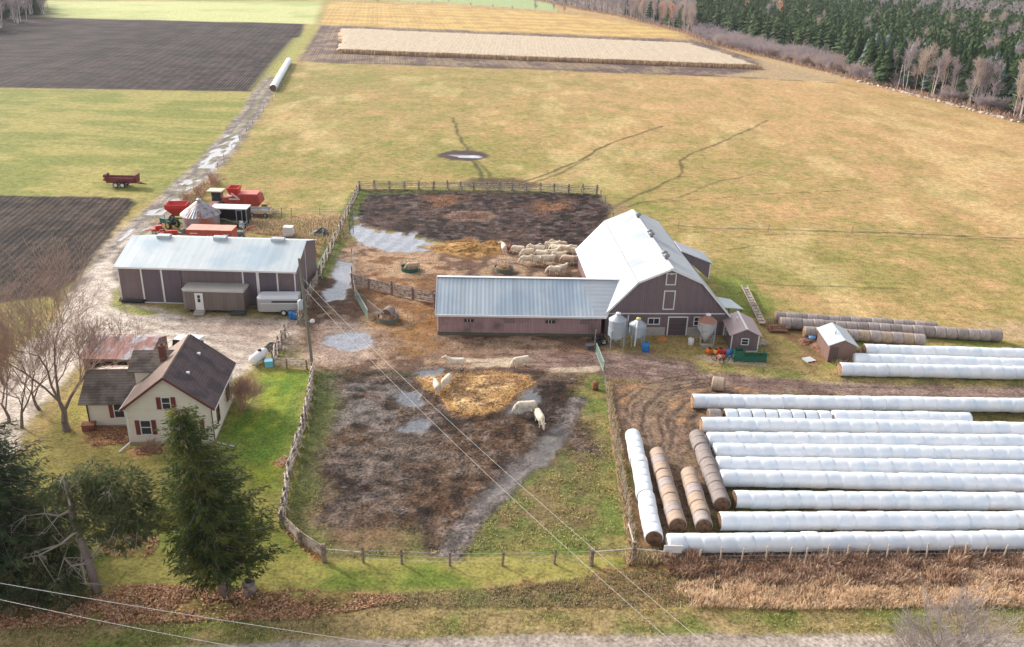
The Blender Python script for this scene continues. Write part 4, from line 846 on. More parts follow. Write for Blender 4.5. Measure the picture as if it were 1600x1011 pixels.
# ------------------------------------------------------------------ bales
BR = .70
m_wrap = M('white_bale_wrap', rgb(240, 242, 246, .9), .38, .03, 1.2, col2=rgb(222, 230, 240, .9), c2scale=.7, coat=.15)
m_net = [M('net_wrap_'+k_, rgb(*c), .9, .10, 2, stripe='y', sper=.31, samt=.07, col2=rgb(*c2), c2scale=1.5) for k_, c, c2 in (('grey', (158, 146, 140), (132, 120, 116)), ('tan', (190, 166, 146), (160, 138, 122)), ('pale', (182, 168, 162), (150, 134, 130)))]
m_hay = M('hay_end', rgb(178, 140, 104), .95, .25, 5, col2=rgb(128, 96, 72), c2scale=3, bump=.03); m_hay2 = M('dark_hay_end', rgb(136, 104, 82), .95, .25, 5, col2=rgb(100, 76, 60), c2scale=3, bump=.03)
def rowpt(px, ytop, r=None):
    """centre line of a bale row whose silhouette top shows at this pixel"""
    r = r or BR; a = ang(px, ytop); x, y = G(px, ytop); k = r*(1+math.cos(a))/math.sin(a); d = math.hypot(x, y)
    return Vector((x-x/d*k, y-y/d*k, 0))
def disc(mb, c, d, r, n=18, off=.01, rough=.02):
    d = d.normalized(); s = Vector((d.y, -d.x, 0)); u = Vector((0, 0, 1)); c = c+d*off; vs = [c+d*.03]; fs = []
    for ring, rr in enumerate((.5, 1.0)):
        for k in range(n): t = 2*math.pi*k/n; vs.append(c+(s*math.cos(t)+u*math.sin(t))*r*rr+d*(.03*(1-ring)+random.uniform(-rough, rough)*(1-ring)))
    for k in range(n): k2 = (k+1) % n; fs.append((0, 1+k, 1+k2)); fs.append((1+k, 1+n+k, 1+n+k2, 1+k2))
    mb.add(vs, fs)
def tube_row(a, b, label, end=None, seed=0, group='white plastic wrapped bale rows', bw=1.22, r=None, endb=None, gaps=0.0):
    """one plastic tube over a line of round bales; bulges where each bale sits"""
    R_ = r or BR; rd = random.Random(seed); L_ = (b-a).length; nb = max(1, round(L_/bw)); d = (b-a)/L_; s = Vector((-d.y, d.x, 0)); n_ = 22; vs = []; fs = []; st = 0
    prof = [(0.0, .96), (.05, .985), (.2, 1.0), (.5, 1.005), (.8, 1.0), (.95, .985)]
    for k in range(nb):
        br = R_*(1+rd.uniform(-.03, .025)); off = rd.uniform(-.05, .05); wob = rd.uniform(-.03, .03)
        for u, f in prof:
            c = a+d*((k+u)*L_/nb)+s*off; rr = br*f
            for j in range(n_):
                t = 2*math.pi*j/n_; x_ = math.cos(t); z_ = math.sin(t); w = 1+.006*math.sin(7*t+k*1.7+u*5)+wob*math.cos(t+k)*.4
                p = c+s*(x_*rr*w)+Vector((0, 0, max(R_*.985+z_*rr*w, .0))); vs.append(p)
            st += 1
    c = a+d*L_
    for j in range(n_): t = 2*math.pi*j/n_; vs.append(c+s*math.cos(t)*R_*.955+Vector((0, 0, R_*.985+math.sin(t)*R_*.955)))
    st += 1
    for i in range(st-1):
        for j in range(n_): j2 = (j+1) % n_; fs.append((i*n_+j, i*n_+j2, (i+1)*n_+j2, (i+1)*n_+j))
    fs.append(tuple(range(n_-1, -1, -1))); fs.append(tuple((st-1)*n_+j for j in range(n_)))
    mb = MB(); o3 = a.copy(); mb.add([p-o3 for p in vs], fs); o = mb.build('wrapped_bale_row', m_wrap, None, True); o.location = o3; tag(o, label, 'bale row', group)
    for which, c, dd_ in ((end, Vector((0, 0, R_*.985)), -d), (endb, b-a+Vector((0, 0, R_*.985)), d)):
        if which: mb = MB(); disc(mb, c, dd_, R_*.94); mb.build('bale_end', which, o)
    return o
W_ = 'white plastic bale row'
rows = [((1083, 615), (1640, 622.5), 'first and longest white bale row below the dirt track', m_hay, 1), ((1097, 651), (1640, 660.5), 'third white bale row below the dirt track, below the row of separate bales', m_hay, 3),
        ((1107, 674), (1640, 679.5), 'fourth white bale row below the dirt track', None, 4), ((1118, 692), (1640, 698.5), 'fifth white bale row below the dirt track', None, 5), ((1122, 713), (1640, 720), 'sixth white bale row below the dirt track', None, 6),
        ((1128, 733), (1640, 743), 'seventh white bale row, beside the grey net bale column', None, 7), ((1150, 766), (1640, 770), 'eighth white bale row, starting furthest right of the lower rows', m_hay2, 8),
        ((1126, 799), (1640, 799), 'second lowest white bale row, touching the pale net bale column', m_hay2, 9), ((1045, 833), (1640, 829), 'lowest white bale row, right behind the wire fence and sign', None, 10),
        ((1314, 566), (1640, 573), 'lowest of the three white rows by the brown shed, with tan end', m_hay, 11), ((1337, 551.5), (1640, 561), 'middle of the three white rows by the brown shed', None, 12), ((1352, 537), (1640, 546), 'upper of the three white rows by the brown shed', m_hay, 13)]
for p, q_, lb, en, sd_ in rows: tube_row(rowpt(*p), rowpt(*q_), lb, en, sd_)
# second row: separate wrapped bales, then a closed tube
a = rowpt(1116, 637.5); b = rowpt(1517, 644); d = (b-a).normalized(); L_ = (b-a).length
tube_row(a+d*9*1.21, b, 'short closed white tube at the right end of the second row', None, 21)
def bale_at(p, d, label, group, mats, R=None, wd=1.18, name='round_bale', cat='hay bale'):
    return p, d, label, group, mats
protos = {}
def bale(p, d, label, group, net, endm, R=None, wd=1.17, name='round_bale'):
    key = (net.name, endm.name, R, wd)
    if key not in protos:
        rr = R or BR-.03; mb = MB(); n_ = 24; vs = []; fs = []
        for u, f in ((0, .93), (.04, .985), (.15, 1.0), (.5, 1.01), (.85, 1.0), (.96, .985), (1, .93)):
            for j in range(n_): t = 2*math.pi*j/n_; w = 1+.01*math.sin(3*t+u*4); vs.append((rr*f*w*math.cos(t), (u-.5)*wd, rr*.98+rr*f*w*math.sin(t)*.985))
        for i in range(6):
            for j in range(n_): j2 = (j+1) % n_; fs.append((i*n_+j, i*n_+j2, (i+1)*n_+j2, (i+1)*n_+j))
        fs.append(tuple(range(n_-1, -1, -1))); fs.append(tuple(6*n_+j for j in range(n_))); mb.add(vs, fs)
        o = mb.build(name, net, None, True)
        for s in (-1, 1): mb = MB(); disc(mb, Vector((0, s*wd/2, rr*.98)), Vector((0, s, 0)), rr*.9); mb.build('bale_end', endm, o)
        protos[key] = o
    else: o = copy_tree(protos[key])
    o['category'] = 'hay bale'; o['label'] = label; o['group'] = group
    o.location = p; o.rotation_euler = (0, 0, math.atan2(d.y, d.x)-math.pi/2+random.uniform(-.03, .03)); s = random.uniform(.975, 1.025); o.scale = (s, 1, s); return o
ORD = ['first', 'second', 'third', 'fourth', 'fifth', 'sixth', 'seventh', 'eighth', 'ninth', 'tenth', 'eleventh', 'twelfth', 'thirteenth', 'fourteenth', 'fifteenth', 'sixteenth', 'seventeenth', 'eighteenth', 'nineteenth', 'twentieth', 'twenty-first', 'twenty-second', 'twenty-third', 'twenty-fourth', 'twenty-fifth', 'twenty-sixth', 'twenty-seventh', 'twenty-eighth', 'twenty-ninth', 'thirtieth', 'thirty-first', 'thirty-second']
bale(a+d*.1, d, 'grey net wrapped bale at the left end of the second row, bare of plastic', 'separate bales of the second row', m_net[0], m_hay2)
for k in range(1, 9): bale(a+d*(k*1.21+.35), d, 'separate white wrapped bale, %s from the left in the second row below the track' % ORD[k-1], 'separate bales of the second row', m_wrap, m_hay2, BR-.02, 1.13)
# columns running towards the road: (top centre px, bottom end px of ground contact)
def column(p0, p1, n_, word, mats, group):
    a = Vector((*G(*p0), 0)); b = Vector((*G(*p1), 0)); d = b-a; step = d.length/(n_-1); d.normalize()
    for k in range(n_):
        s = Vector((-d.y, d.x, 0))*random.uniform(-.05, .05); near = n_-k
        bale(a+d*step*k+s, d, '%s, %s from the road end' % (word, ORD[near-1]), group, mats[k % len(mats)] if isinstance(mats, list) else mats, m_hay2, None, step*.985)
column((989, 694), (1019.5, 846), 14, 'white wrapped bale of the leftmost bale column', m_wrap, 'leftmost column of white bales')
column((1027, 724), (1055, 826), 9, 'tan net wrapped bale of the second column from the left', [m_net[1], m_net[2], m_net[1]], 'second column of net bales')
column((1076, 756), (1097, 826), 6, 'tan net wrapped bale of the short third column', [m_net[1], m_net[1], m_net[2]], 'third column of net bales')
column((1089, 696), (1125, 793), 9, 'grey net wrapped bale of the rightmost bale column', [m_net[0]], 'fourth column of net bales')
def nrow(p0, p1, word, group, m):
    a = rowpt(*p0); b = rowpt(*p1); d = b-a; n_ = round(d.length/1.21); step = d.length/n_; d.normalize()
    for k in range(n_): bale(a+d*step*(k+.5)+Vector((-d.y, d.x, 0))*random.uniform(-.05, .05), d, '%s, %s from the left' % (word, ORD[k]), group, m[(k*7) % len(m)], m_hay, None, 1.2)
nrow((1212, 485.5), (1464, 502), 'grey net bale of the farthest brown bale row', 'farthest row of net bales', [m_net[0], m_net[2]])
nrow((1220, 494.5), (1566, 515), 'grey-brown net bale of the long middle bale row', 'middle row of net bales', [m_net[2], m_net[0], m_net[2]])
nrow((1258, 508), (1446, 521), 'grey-brown net bale of the nearest brown row behind the shed', 'nearest row of net bales', [m_net[2], m_net[1]])
x, y = G(1121, 609); bale(Vector((x, y, 0)), Vector((.97, -.25, 0)), 'single tan hay bale alone on the dirt track above the white rows', 'lone bales', m_net[1], m_hay)
tube_row(Vector((*G(427, 143), 0)), Vector((*G(452, 99), 0)), 'far white plastic bale row beside the lane at the black ploughed field', m_hay2, 31, r=.95)

# ------------------------------------------------------------------ feeders
def feeder(px, py, label, hay=True, white=False):
    x, y = G(px, py); t = thing('bale_feeder', x, y, random.random(), label, 'hay feeder', 'round bale feeders'); m_ = M('feeder_steel', rgb(116, 112, 108, 1), .6, .15) if not white else m_gs
    R_ = 1.2; q = MB()
    for z in (.55, 1.15): q.tube([(R_*math.cos(k*math.pi/12), R_*math.sin(k*math.pi/12), z) for k in range(25)], .03, 5)
    q.build('ring', m_, t)
    q = MB()
    for k in range(16): a = k*math.pi/8; q.tube([(R_*math.cos(a), R_*math.sin(a), .5), (R_*math.cos(a+.2), R_*math.sin(a+.2), 1.15)], .022, 4)
    q.build('bars', m_, t)
    q = MB(); q.lathe([(R_, 0), (R_, .5)], 24, cap=False); q.lathe([(R_-.02, .5), (R_-.02, 0)], 24, cap=False); q.build('skirt', m_green if hay == 0 else M('dull_green_skirt', rgb(96, 104, 90, 1), .7, .15), t)
    if hay:
        q = MB(); pr = [(R_*.9, .02), (R_*.86, .5), (R_*.6, .75), (R_*.2, .85)]
        q.lathe([(r_, z+random.uniform(-.05, .05)) for r_, z in pr], 18); q.build('hay', m_hay, t)
    return t
feeder(787, 423, 'grey round bale feeder in the yard left of the cattle herd'); feeder(607, 501, 'round bale feeder full of hay by the steel gates left of the wing'); feeder(641, 422, 'green round feeder with one cow eating at it', 0)
x, y = G(607, 500); bale(Vector((x, y, .25)), Vector((.3, 1, 0)), 'weathered dark bale standing inside the round feeder by the gates', 'lone bales', m_net[0], m_hay2)

# ------------------------------------------------------------------ cattle
m_cow = M('cream_cattle_hide', rgb(236, 222, 200, .85), .85, .1, 3, col2=rgb(206, 178, 148), c2scale=2.2, c2lo=.48, c2hi=.68); m_cow2 = M('tan_cattle_hide', rgb(222, 194, 166), .8, .08, 3); m_cow3 = M('red_brown_hide', rgb(140, 70, 50), .8, .1, 3)
m_hoof = M('dark_hoof', (.05, .04, .035), .7, .1); m_nose = M('pink_muzzle', rgb(196, 150, 136), .6, .05)
def fused(name, q, mat, vox=.045):
    """overlapping lofts fused to one continuous body"""
    o = q.build(name, mat); r = o.modifiers.new('r', 'REMESH'); r.mode = 'VOXEL'; r.voxel_size = vox; sm_ = o.modifiers.new('s', 'SMOOTH'); sm_.iterations = 4; sm_.factor = .5
    dg = bpy.context.evaluated_depsgraph_get(); m2 = bpy.data.meshes.new_from_object(o.evaluated_get(dg)); m2.materials.clear(); m2.materials.append(mat)
    m2.polygons.foreach_set('use_smooth', [True]*len(m2.polygons)); bpy.data.objects.remove(o); m2.name = name; return m2
def eloft(q, rings, n_=14):
    """rings (x, y, z, half width, half height) standing across the x axis"""
    vs = []; fs = []
    for x, y, z, w, h in rings:
        for k in range(n_):
            t = 2*math.pi*k/n_; c, s_ = math.cos(t), math.sin(t); vs.append((x, y+w*math.copysign(abs(c)**.85, c), z+h*math.copysign(abs(s_)**.85, s_)))
    for i in range(len(rings)-1):
        for k in range(n_): k2 = (k+1) % n_; fs.append((i*n_+k, i*n_+k2, (i+1)*n_+k2, (i+1)*n_+k))
    fs.append(tuple(range(n_-1, -1, -1))); fs.append(tuple((len(rings)-1)*n_+k for k in range(n_))); q.add(vs, fs)
def cow(pose, mat, nm):
    rd = random.Random(len(pose)*7+1); q = MB()
    eloft(q, [(-1.0, 0, 1.12, .15, .18), (-.93, 0, 1.09, .27, .30), (-.72, 0, 1.05, .32, .35), (-.3, 0, .97, .36, .40), (.1, 0, .94, .38, .43), (.45, 0, .98, .34, .41), (.72, 0, 1.01, .25, .36), (.86, 0, 1.02, .14, .24)])
    if pose == 'graze': nk = [(.6, 0, 1.12), (.92, 0, .98), (1.12, .02, .72), (1.2, .02, .6)]; hd = [(1.12, .02, .74), (1.24, .03, .5), (1.36, .04, .24)]
    elif pose == 'up': nk = [(.6, 0, 1.14), (.9, 0, 1.34), (1.08, 0, 1.48), (1.14, 0, 1.52)]; hd = [(1.06, 0, 1.54), (1.3, .01, 1.44), (1.54, .02, 1.3)]
    else: nk = [(.6, 0, 1.12), (.9, .1, 1.2), (1.04, .24, 1.28), (1.08, .3, 1.3)]; hd = [(1.03, .26, 1.34), (1.14, .46, 1.24), (1.24, .66, 1.08)]
    q.tube(nk, [.30, .2, .155, .14], 12); q.tube(hd, [.14, .115, .085], 12)
    ft = []
    for s in (1, -1):
        w = rd.uniform(-.12, .12); w2 = rd.uniform(-.12, .12)
        q.tube([(-.74, s*.17, 1.0), (-.68+w*.3, s*.2, .68), (-.84+w, s*.2, .46), (-.80+w, s*.2, .3), (-.80+w, s*.2, .03)], [.2, .135, .075, .06, .065], 9)
        q.tube([(.56, s*.17, .95), (.56+w2*.3, s*.2, .62), (.56+w2, s*.2, .4), (.57+w2, s*.2, .03)], [.17, .10, .07, .062], 9); ft += [(-.80+w, s*.2), (.57+w2, s*.2)]
    me = fused(nm, q, mat); o = bpy.data.objects.new(nm, me); C.objects.link(o)
    q = MB(); q.tube([(-.98, 0, 1.26), (-1.08, .02, 1.1), (-1.07, .02, .7), (-1.06, .03, .5)], [.04, .03, .022, .05], 6); q.build('tail', mat, o, True)
    h = Vector(hd[0]); d = (Vector(hd[2])-h).normalized(); sd_ = d.cross(Vector((0, 0, 1))); sd_ = sd_.normalized() if sd_.length > .05 else Vector((0, 1, 0))
    for s in (1, -1):
        q = MB(); q.tube([h+sd_*s*.09+Vector((0, 0, .03)), h+sd_*s*.22+Vector((0, 0, .03)), h+sd_*s*.3], [.03, .06, .02], 6); q.build('ear', mat, o, True)
        q = MB(); p = h+d*.2+sd_*s*.105; q.lathe([(.005, -.02), (.022, 0), (.005, .02)], 6); e = q.build('eye', m_hoof, o); e.location = p
    q = MB(); q.tube([Vector(hd[2])-d*.02, Vector(hd[2])+d*.05], [.086, .06], 10); q.build('muzzle', m_nose, o, True)
    for fx, fy in ft: q = MB(); q.tube([(fx+.01, fy, -.01), (fx, fy, .08)], [.078, .068], 8); q.build('hoof', m_hoof, o)
    return o
CP = {}
def put_cow(px, py, deg, pose, label, mat=None, sc=1.0, cat='cow'):
    mat = mat or m_cow; k_ = (pose, mat.name)
    o = CP[k_] if k_ in CP and not CP[k_].get('used_') else None
    if k_ not in CP: CP[k_] = cow(pose, mat, 'cow'); o = CP[k_]
    else: o = copy_tree(CP[k_])
    x, y = G(px, py); o.location = (x, y, 0); o.rotation_euler = (0, 0, rad(deg)); o.scale = (sc*.92,)*3
    return tag(o, label, cat, 'white cattle of the herd')
put_cow(712, 577, 180, 'up', 'white cow standing side-on facing left on the concrete strip'); put_cow(813, 574, 205, 'graze', 'white cow head down above the straw, right of the side-on cow', sc=.95)
put_cow(682, 613, 105, 'turn', 'white cow seen from behind at the left edge of the straw pile', sc=.9); put_cow(697, 606, 250, 'graze', 'white cow with head down on the straw pile, right of its neighbour', sc=.95)
put_cow(821, 646, 190, 'graze', 'white cow standing with lowered head beside the paddock puddle'); put_cow(843, 664, 285, 'graze', 'white cow facing the road and drinking from the stream', sc=1.0)
put_cow(645, 424, 195, 'graze', 'cow eating at the green round feeder', m_cow2, sc=.95)
herd = [(787, 395, 100, 'turn', 0), (796, 394, 80, 'up', 2), (809, 397, 170, 'graze', 0), (824, 402, 200, 'graze', 0), (832, 398, 20, 'up', 1), (823, 413, 185, 'graze', 0), (840, 398, 185, 'up', 0), (846, 404, 160, 'graze', 0), (842, 414, 200, 'up', 0), (856, 413, 190, 'turn', 0), (862, 392, 0, 'up', 0), (869, 397, 150, 'graze', 0), (861, 403, 10, 'up', 0), (873, 408, 5, 'turn', 0), (874, 391, 175, 'up', 1), (881, 396, 340, 'up', 0), (888, 401, 190, 'up', 1), (893, 396, 5, 'graze', 0), (900, 402, 175, 'up', 0), (888, 413, 160, 'graze', 1), (898, 413, 20, 'up', 0), (866, 430, 175, 'graze', 0), (877, 428, 30, 'turn', 0)]
words = ['white cow at the far left end of the herd', 'small red-brown cow second in the herd, beside the first white one', 'white cow left in the herd, right of the red-brown cow', 'white grazing cow at the left end of the dense herd', 'tan cow just right of the left end of the dense herd', 'white cow low at the front left of the dense herd', 'white cow in the back row of the herd, left part', 'white grazing cow in the middle of the herd, left part', 'white cow in the front row of the herd, second from the left', 'white cow in the front row of the herd, third from the left', 'white cow in the back row at the middle of the herd', 'white grazing cow right behind the middle of the herd', 'white cow in the very middle of the herd', 'white cow in the front row below the middle of the herd', 'tan cow in the back row of the herd', 'white cow in the back row, right of the tan back one', 'tan cow near the barn wall in the second row', 'white grazing cow close to the barn wall, back row', 'white cow nearest the barn wall, middle row', 'tan grazing cow in the front row near the barn wall', 'white cow in the front row touching the barn wall', 'white cow lying apart below the herd, the left of the two', 'white cow apart below the herd, the right of the two']
words[21] = 'white cow standing apart below the herd, the left of the two'
for (px, py, dg_, ps, mi), w_ in zip(herd, words): put_cow(px, py, dg_, ps, w_, (m_cow, m_cow2, m_cow3)[mi], random.uniform(.95, 1.08) if mi != 2 else .75)

# ------------------------------------------------------------------ vehicles and machinery
def wheel(par, x, y, r, w=.22, rim=None, name='wheel', z=None):
    z = r if z is None else z; q = MB()
    pr = [(r*.62, -w/2), (r*.94, -w/2), (r, -w/4), (r, w/4), (r*.94, w/2), (r*.62, w/2)]; n_ = 20; vs = []; fs = []
    for rr, yy in pr:
        for k in range(n_): t = 2*math.pi*k/n_; vs.append((x+rr*math.cos(t), y+yy, z+rr*math.sin(t)))
    for i in range(5):
        for k in range(n_): k2 = (k+1) % n_; fs.append((i*n_+k, i*n_+k2, (i+1)*n_+k2, (i+1)*n_+k))
    q.add(vs, fs); o = q.build(name, m_black, par, True)
    q = MB(); q.tube([(x, y-w*.42, z), (x, y+w*.42, z)], r*.63, 16); q.build('rim', rim or m_white, o); return o
# stock trailer
x, y = G(402, 493); t = thing('stock_trailer', x, y, .09, 'grey enclosed stock trailer with rounded roof, parked before the machine shed', 'trailer')
Lt, Wt = 4.6, 2.1; m_tr = M('grey_trailer_paint', rgb(186, 184, 184), .45, .06, 1)
mb = MB(); mb.add([(0,.5,.45),(.35,0,.45),(Lt,0,.45),(Lt,Wt,.45),(.35,Wt,.45),(0,Wt-.5,.45),(0,.5,1.95),(.35,0,1.95),(Lt,0,1.95),(Lt,Wt,1.95),(.35,Wt,1.95),(0,Wt-.5,1.95)], [(5,4,3,2,1,0),(6,7,8,9,10,11),(0,1,7,6),(1,2,8,7),(2,3,9,8),(3,4,10,9),(4,5,11,10),(5,0,6,11)]); mb.build('body', m_tr, t)
mb = MB(); mb.add([(-.03,.48,1.953),(.33,-.04,1.953),(Lt+.03,-.04,1.953),(Lt+.03,Wt+.04,1.953),(.33,Wt+.04,1.953),(-.03,Wt-.48,1.953),(.25,.6,2.22),(.5,.35,2.22),(Lt,.35,2.22),(Lt,Wt-.35,2.22),(.5,Wt-.35,2.22),(.25,Wt-.6,2.22)], [(5,4,3,2,1,0),(6,7,8,9,10,11),(0,1,7,6),(1,2,8,7),(2,3,9,8),(3,4,10,9),(4,5,11,10),(5,0,6,11)]); mb.build('roof', M('white_grey_roof', rgb(214, 214, 216), .4, .04), t)
q = MB(); fbox(q, 'front', 0, 1.7, 1.55, Lt-.1, 1.75, .004, .02); q.build('slat_window', m_glass, t); q = MB(); fbox(q, 'front', 0, .4, 1.4, Lt-.05, 1.46, .004, .03); q.build('trim_strip', m_white, t)
for u in (2.95, 3.75): wheel(t, u, -.02, .34)
q = MB(); q.box(2.5, -.2, .72, 4.25, .05, .78); q.build('fender', m_tr, t); q = MB(); q.beam((0, Wt/2, .45), (-1.2, Wt/2, .45), .1); q.build('hitch', m_dark, t)
# manure spreader in the field
x, y = G(166, 293.5); t = thing('manure_spreader', x, y, .06, 'old dark red manure spreader standing alone on the left meadow', 'manure spreader')
mb = MB(); mb.add([(0,.3,.75),(5.0,.3,.75),(5.0,1.7,.75),(0,1.7,.75),(0,0,1.7),(5.0,0,1.7),(5.0,2,1.7),(0,2,1.7),(.1,.15,1.7),(4.9,.15,1.7),(4.9,1.85,1.7),(.1,1.85,1.7),(.1,.4,.85),(4.9,.4,.85),(4.9,1.6,.85),(.1,1.6,.85)], [(3,2,1,0),(0,1,5,4),(1,2,6,5),(2,3,7,6),(3,0,4,7),(4,5,9,8),(5,6,10,9),(6,7,11,10),(7,4,8,11),(8,9,13,12),(9,10,14,13),(10,11,15,14),(11,8,12,15),(12,13,14,15)])
m_dred = M('dull_dark_red', rgb(132, 50, 54, 1), .7, .2, 1.5, col2=rgb(92, 46, 44, 1), c2scale=1.5); mb.build('box', m_dred, t)
q = MB(); q.tube([(-.1, .2, 1.9), (-.1, 1.8, 1.9)], .28, 8); q.tube([(-.15, .2, 1.3), (-.15, 1.8, 1.3)], .25, 8); q.build('beater', m_dred, t); q = MB(); q.box(4.6, 0, 1.7, 5.0, 2.0, 2.15); q.build('front_guard', m_dred, t)
for u in (1.6, 2.7):
    for v in (.0, 1.9): wheel(t, u, v, .48, .28)
q = MB(); q.beam((5, 1, .7), (6.3, 1, .5), .12); q.beam((5, .4, .7), (6.1, 1, .5), .08); q.beam((5, 1.6, .7), (6.1, 1, .5), .08); q.build('drawbar', m_dred, t)
# red shipping container
x, y = G(294, 388); t = thing('shipping_container', x, y, .01, 'salmon red shipping container with white marks, behind the machine shed roof', 'container')
m_ctr = M('salmon_red_container', rgb(206, 92, 76), .6, .08, 1, stripe='x', sper=.28, samt=.05, sbump=.02); m_ctop = M('pale_salmon_top', rgb(232, 160, 138), .6, .06, 1, stripe='x', sper=.3, samt=.03)
mb = MB(); mb.box(0, 0, .1, 6.1, 2.44, 2.6); mb.build('body', m_ctr, t); mb = MB(); mb.box(-.03, -.03, 2.602, 6.13, 2.47, 2.68); mb.build('roof', m_ctop, t)
mb = MB(); [mb.box(a, -.06, .1, a+.12, -.004, 2.6) for a in (0, 5.98)]; mb.box(.12, -.05, 2.48, 5.98, -.004, 2.6); mb.build('frame_rail', m_ctr, t)
mb = MB()
for k in range(3): mb.lathe([(.01, 0), (.01, .0)], 3, cap=False) if 0 else None; mb.box(2.75+k*.42, -.02, 1.75, 2.95+k*.42, -.003, 1.93); mb.box(2.6+k*.42, -.02, 1.42, 2.8+k*.42, -.003, 1.6)
mb.box(.5, -.02, 2.1, 1.5, -.003, 2.22); mb.box(4.9, -.02, 2.05, 5.7, -.003, 2.12); mb.box(5.2, -.02, 1.75, 5.4, -.003, 1.95); mb.build('painted_mark', m_white, t)
# grain bin with rusty conical roof
x, y = G(316, 358); t = thing('grain_bin', x, y, .2, 'squat round grain bin with ribbed rust-stained conical roof, behind the red container', 'grain bin')
m_bin = M('stained_bin_wall', rgb(170, 160, 162), .55, .1, 1, metal=.2, stripe='z', sper=.3, samt=.06, col2=rgb(166, 110, 98), c2scale=.5, c2lo=.5, c2hi=.62)
q = MB(); q.lathe([(2.55, 0), (2.55, 2.3)], 36, cap=False); q.build('wall', m_bin, t, True)
q = MB(); n_ = 36; vs = [(0, 0, 4.35)]
for k in range(n_*2): a_ = math.pi*k/n_; r_ = 2.8; vs.append((r_*math.cos(a_), r_*math.sin(a_), 2.28+(.1 if k % 2 else 0)))
for k in range(n_*2): a_ = math.pi*k/n_; vs.append((.35*math.cos(a_), .35*math.sin(a_), 4.2))
fs = [(1+k, 1+(k+1) % 72, 73+(k+1) % 72, 73+k) for k in range(72)]+[tuple(73+k for k in range(72))]; q.add(vs, fs)
q.build('roof', M('rust_streaked_cone', rgb(176, 176, 184), .5, .12, 1.5, metal=.2, col2=rgb(150, 110, 96), c2scale=1.1, c2lo=.44, c2hi=.58), t); q = MB(); q.lathe([(.36, 4.2), (.36, 4.45), (.02, 4.6)], 12); q.build('cap', m_steel, t)
# gravity wagon
x, y = G(280, 347); t = thing('gravity_wagon', x, y, .1, 'bright red hopper wagon on wheels, left of the grain bin', 'farm wagon')
mb = MB(); mb.add([(-.5,-.3,1.0),(.5,-.3,1.0),(.5,.6,1.0),(-.5,.6,1.0),(-1.5,-1.2,2.3),(1.5,-1.2,2.3),(1.5,1.2,2.3),(-1.5,1.2,2.3),(-1.5,-1.2,2.9),(1.5,-1.2,2.9),(1.5,1.2,2.9),(-1.5,1.2,2.9),(-1.42,-1.12,2.9),(1.42,-1.12,2.9),(1.42,1.12,2.9),(-1.42,1.12,2.9),(-.4,-.2,1.2),(.4,-.2,1.2),(.4,.5,1.2),(-.4,.5,1.2)], [(3,2,1,0),(0,1,5,4),(1,2,6,5),(2,3,7,6),(3,0,4,7),(4,5,9,8),(5,6,10,9),(6,7,11,10),(7,4,8,11),(8,9,13,12),(9,10,14,13),(10,11,15,14),(11,8,12,15),(12,13,17,16),(13,14,18,17),(14,15,19,18),(15,12,16,19),(16,17,18,19)]); mb.build('hopper', m_red2, t)
q = MB(); q.beam((-1.5, 0, .6), (1.5, 0, .6), .15); [q.beam((a, b, .6), (a*.6, b*.5, 1.3), .08) for a in (-1.2, 1.2) for b in (-.8, .8)]; [q.beam((a, -.8, .5), (a, .8, .5), .1) for a in (-1.2, 1.2)]; q.build('frame', m_dark, t)
for a in (-1.2, 1.2):
    for b in (-.85, .85): wheel(t, a, b, .42, .24, m_white)
# combine harvester
x, y = G(340, 330); t = thing('combine_harvester', x, y, .02, 'old red combine harvester behind the white roofed open shed', 'combine')
mb = MB(); mb.prism([(0, .7), (5.4, .7), (6.0, 1.2), (5.7, 2.5), (2.8, 2.6), (2.6, 2.9), (.6, 2.9), (0, 1.9)], 0, 2.4, 'x') if 0 else None
mb = MB(); prof = [(.2, .8), (6.2, .8), (6.7, 1.3), (6.4, 2.5), (3.2, 2.6), (.9, 2.0)]
mb.prism(prof, 0, 2.6, 'y'); mb.build('body', m_red, t)
mb = MB(); mb.box(3.3, .1, 2.603, 6.2, 2.5, 2.8); mb.build('engine_cover', M('faded_salmon_red', rgb(232, 110, 92), .5, .06), t)
mb = MB(); mb.add([(1.9,.5,2.5),(3.1,.5,2.5),(3.1,2.0,2.5),(1.9,2.0,2.5),(1.6,.1,3.6),(3.4,.1,3.6),(3.4,2.4,3.6),(1.6,2.4,3.6),(1.7,.2,3.6),(3.3,.2,3.6),(3.3,2.3,3.6),(1.7,2.3,3.6),(2.0,.6,2.8),(3.0,.6,2.8),(3.0,1.9,2.8),(2.0,1.9,2.8)], [(3,2,1,0),(0,1,5,4),(1,2,6,5),(2,3,7,6),(3,0,4,7),(4,5,9,8),(5,6,10,9),(6,7,11,10),(7,4,8,11),(8,9,13,12),(9,10,14,13),(10,11,15,14),(11,8,12,15),(12,13,14,15)]); mb.build('grain_tank', m_red2, t)
q = MB(); q.box(-.9, .6, 1.4, .5, 2.0, 2.9); cb = q.build('cab', m_glass, t); q = MB(); q.box(-1.5, .3, 2.903, .8, 2.3, 3.05); q.build('cab_roof', M('cream_canopy', rgb(226, 214, 188), .7, .05), cb)
q = MB(); q.tube([(2.4, -.1, 2.9), (3.4, -.25, 2.2)], .16, 8); q.build('unloading_auger', M('pale_pink_paint', rgb(230, 190, 176), .6, .05), t)
q = MB(); q.box(1.9, -.02, 1.9, 3.6, -.004, 2.1); q.build('white_stripe', m_white, t)
for b in (.0, 2.6): wheel(t, .8, b, .8, .5, m_white); wheel(t, 5.2, b, .5, .35, m_white)
q = MB(); q.prism([(-2.1, .2), (-.1, .3), (-.1, 1.0), (-1.6, .9)], -.9, 3.5); q.build('header', m_dred, t)
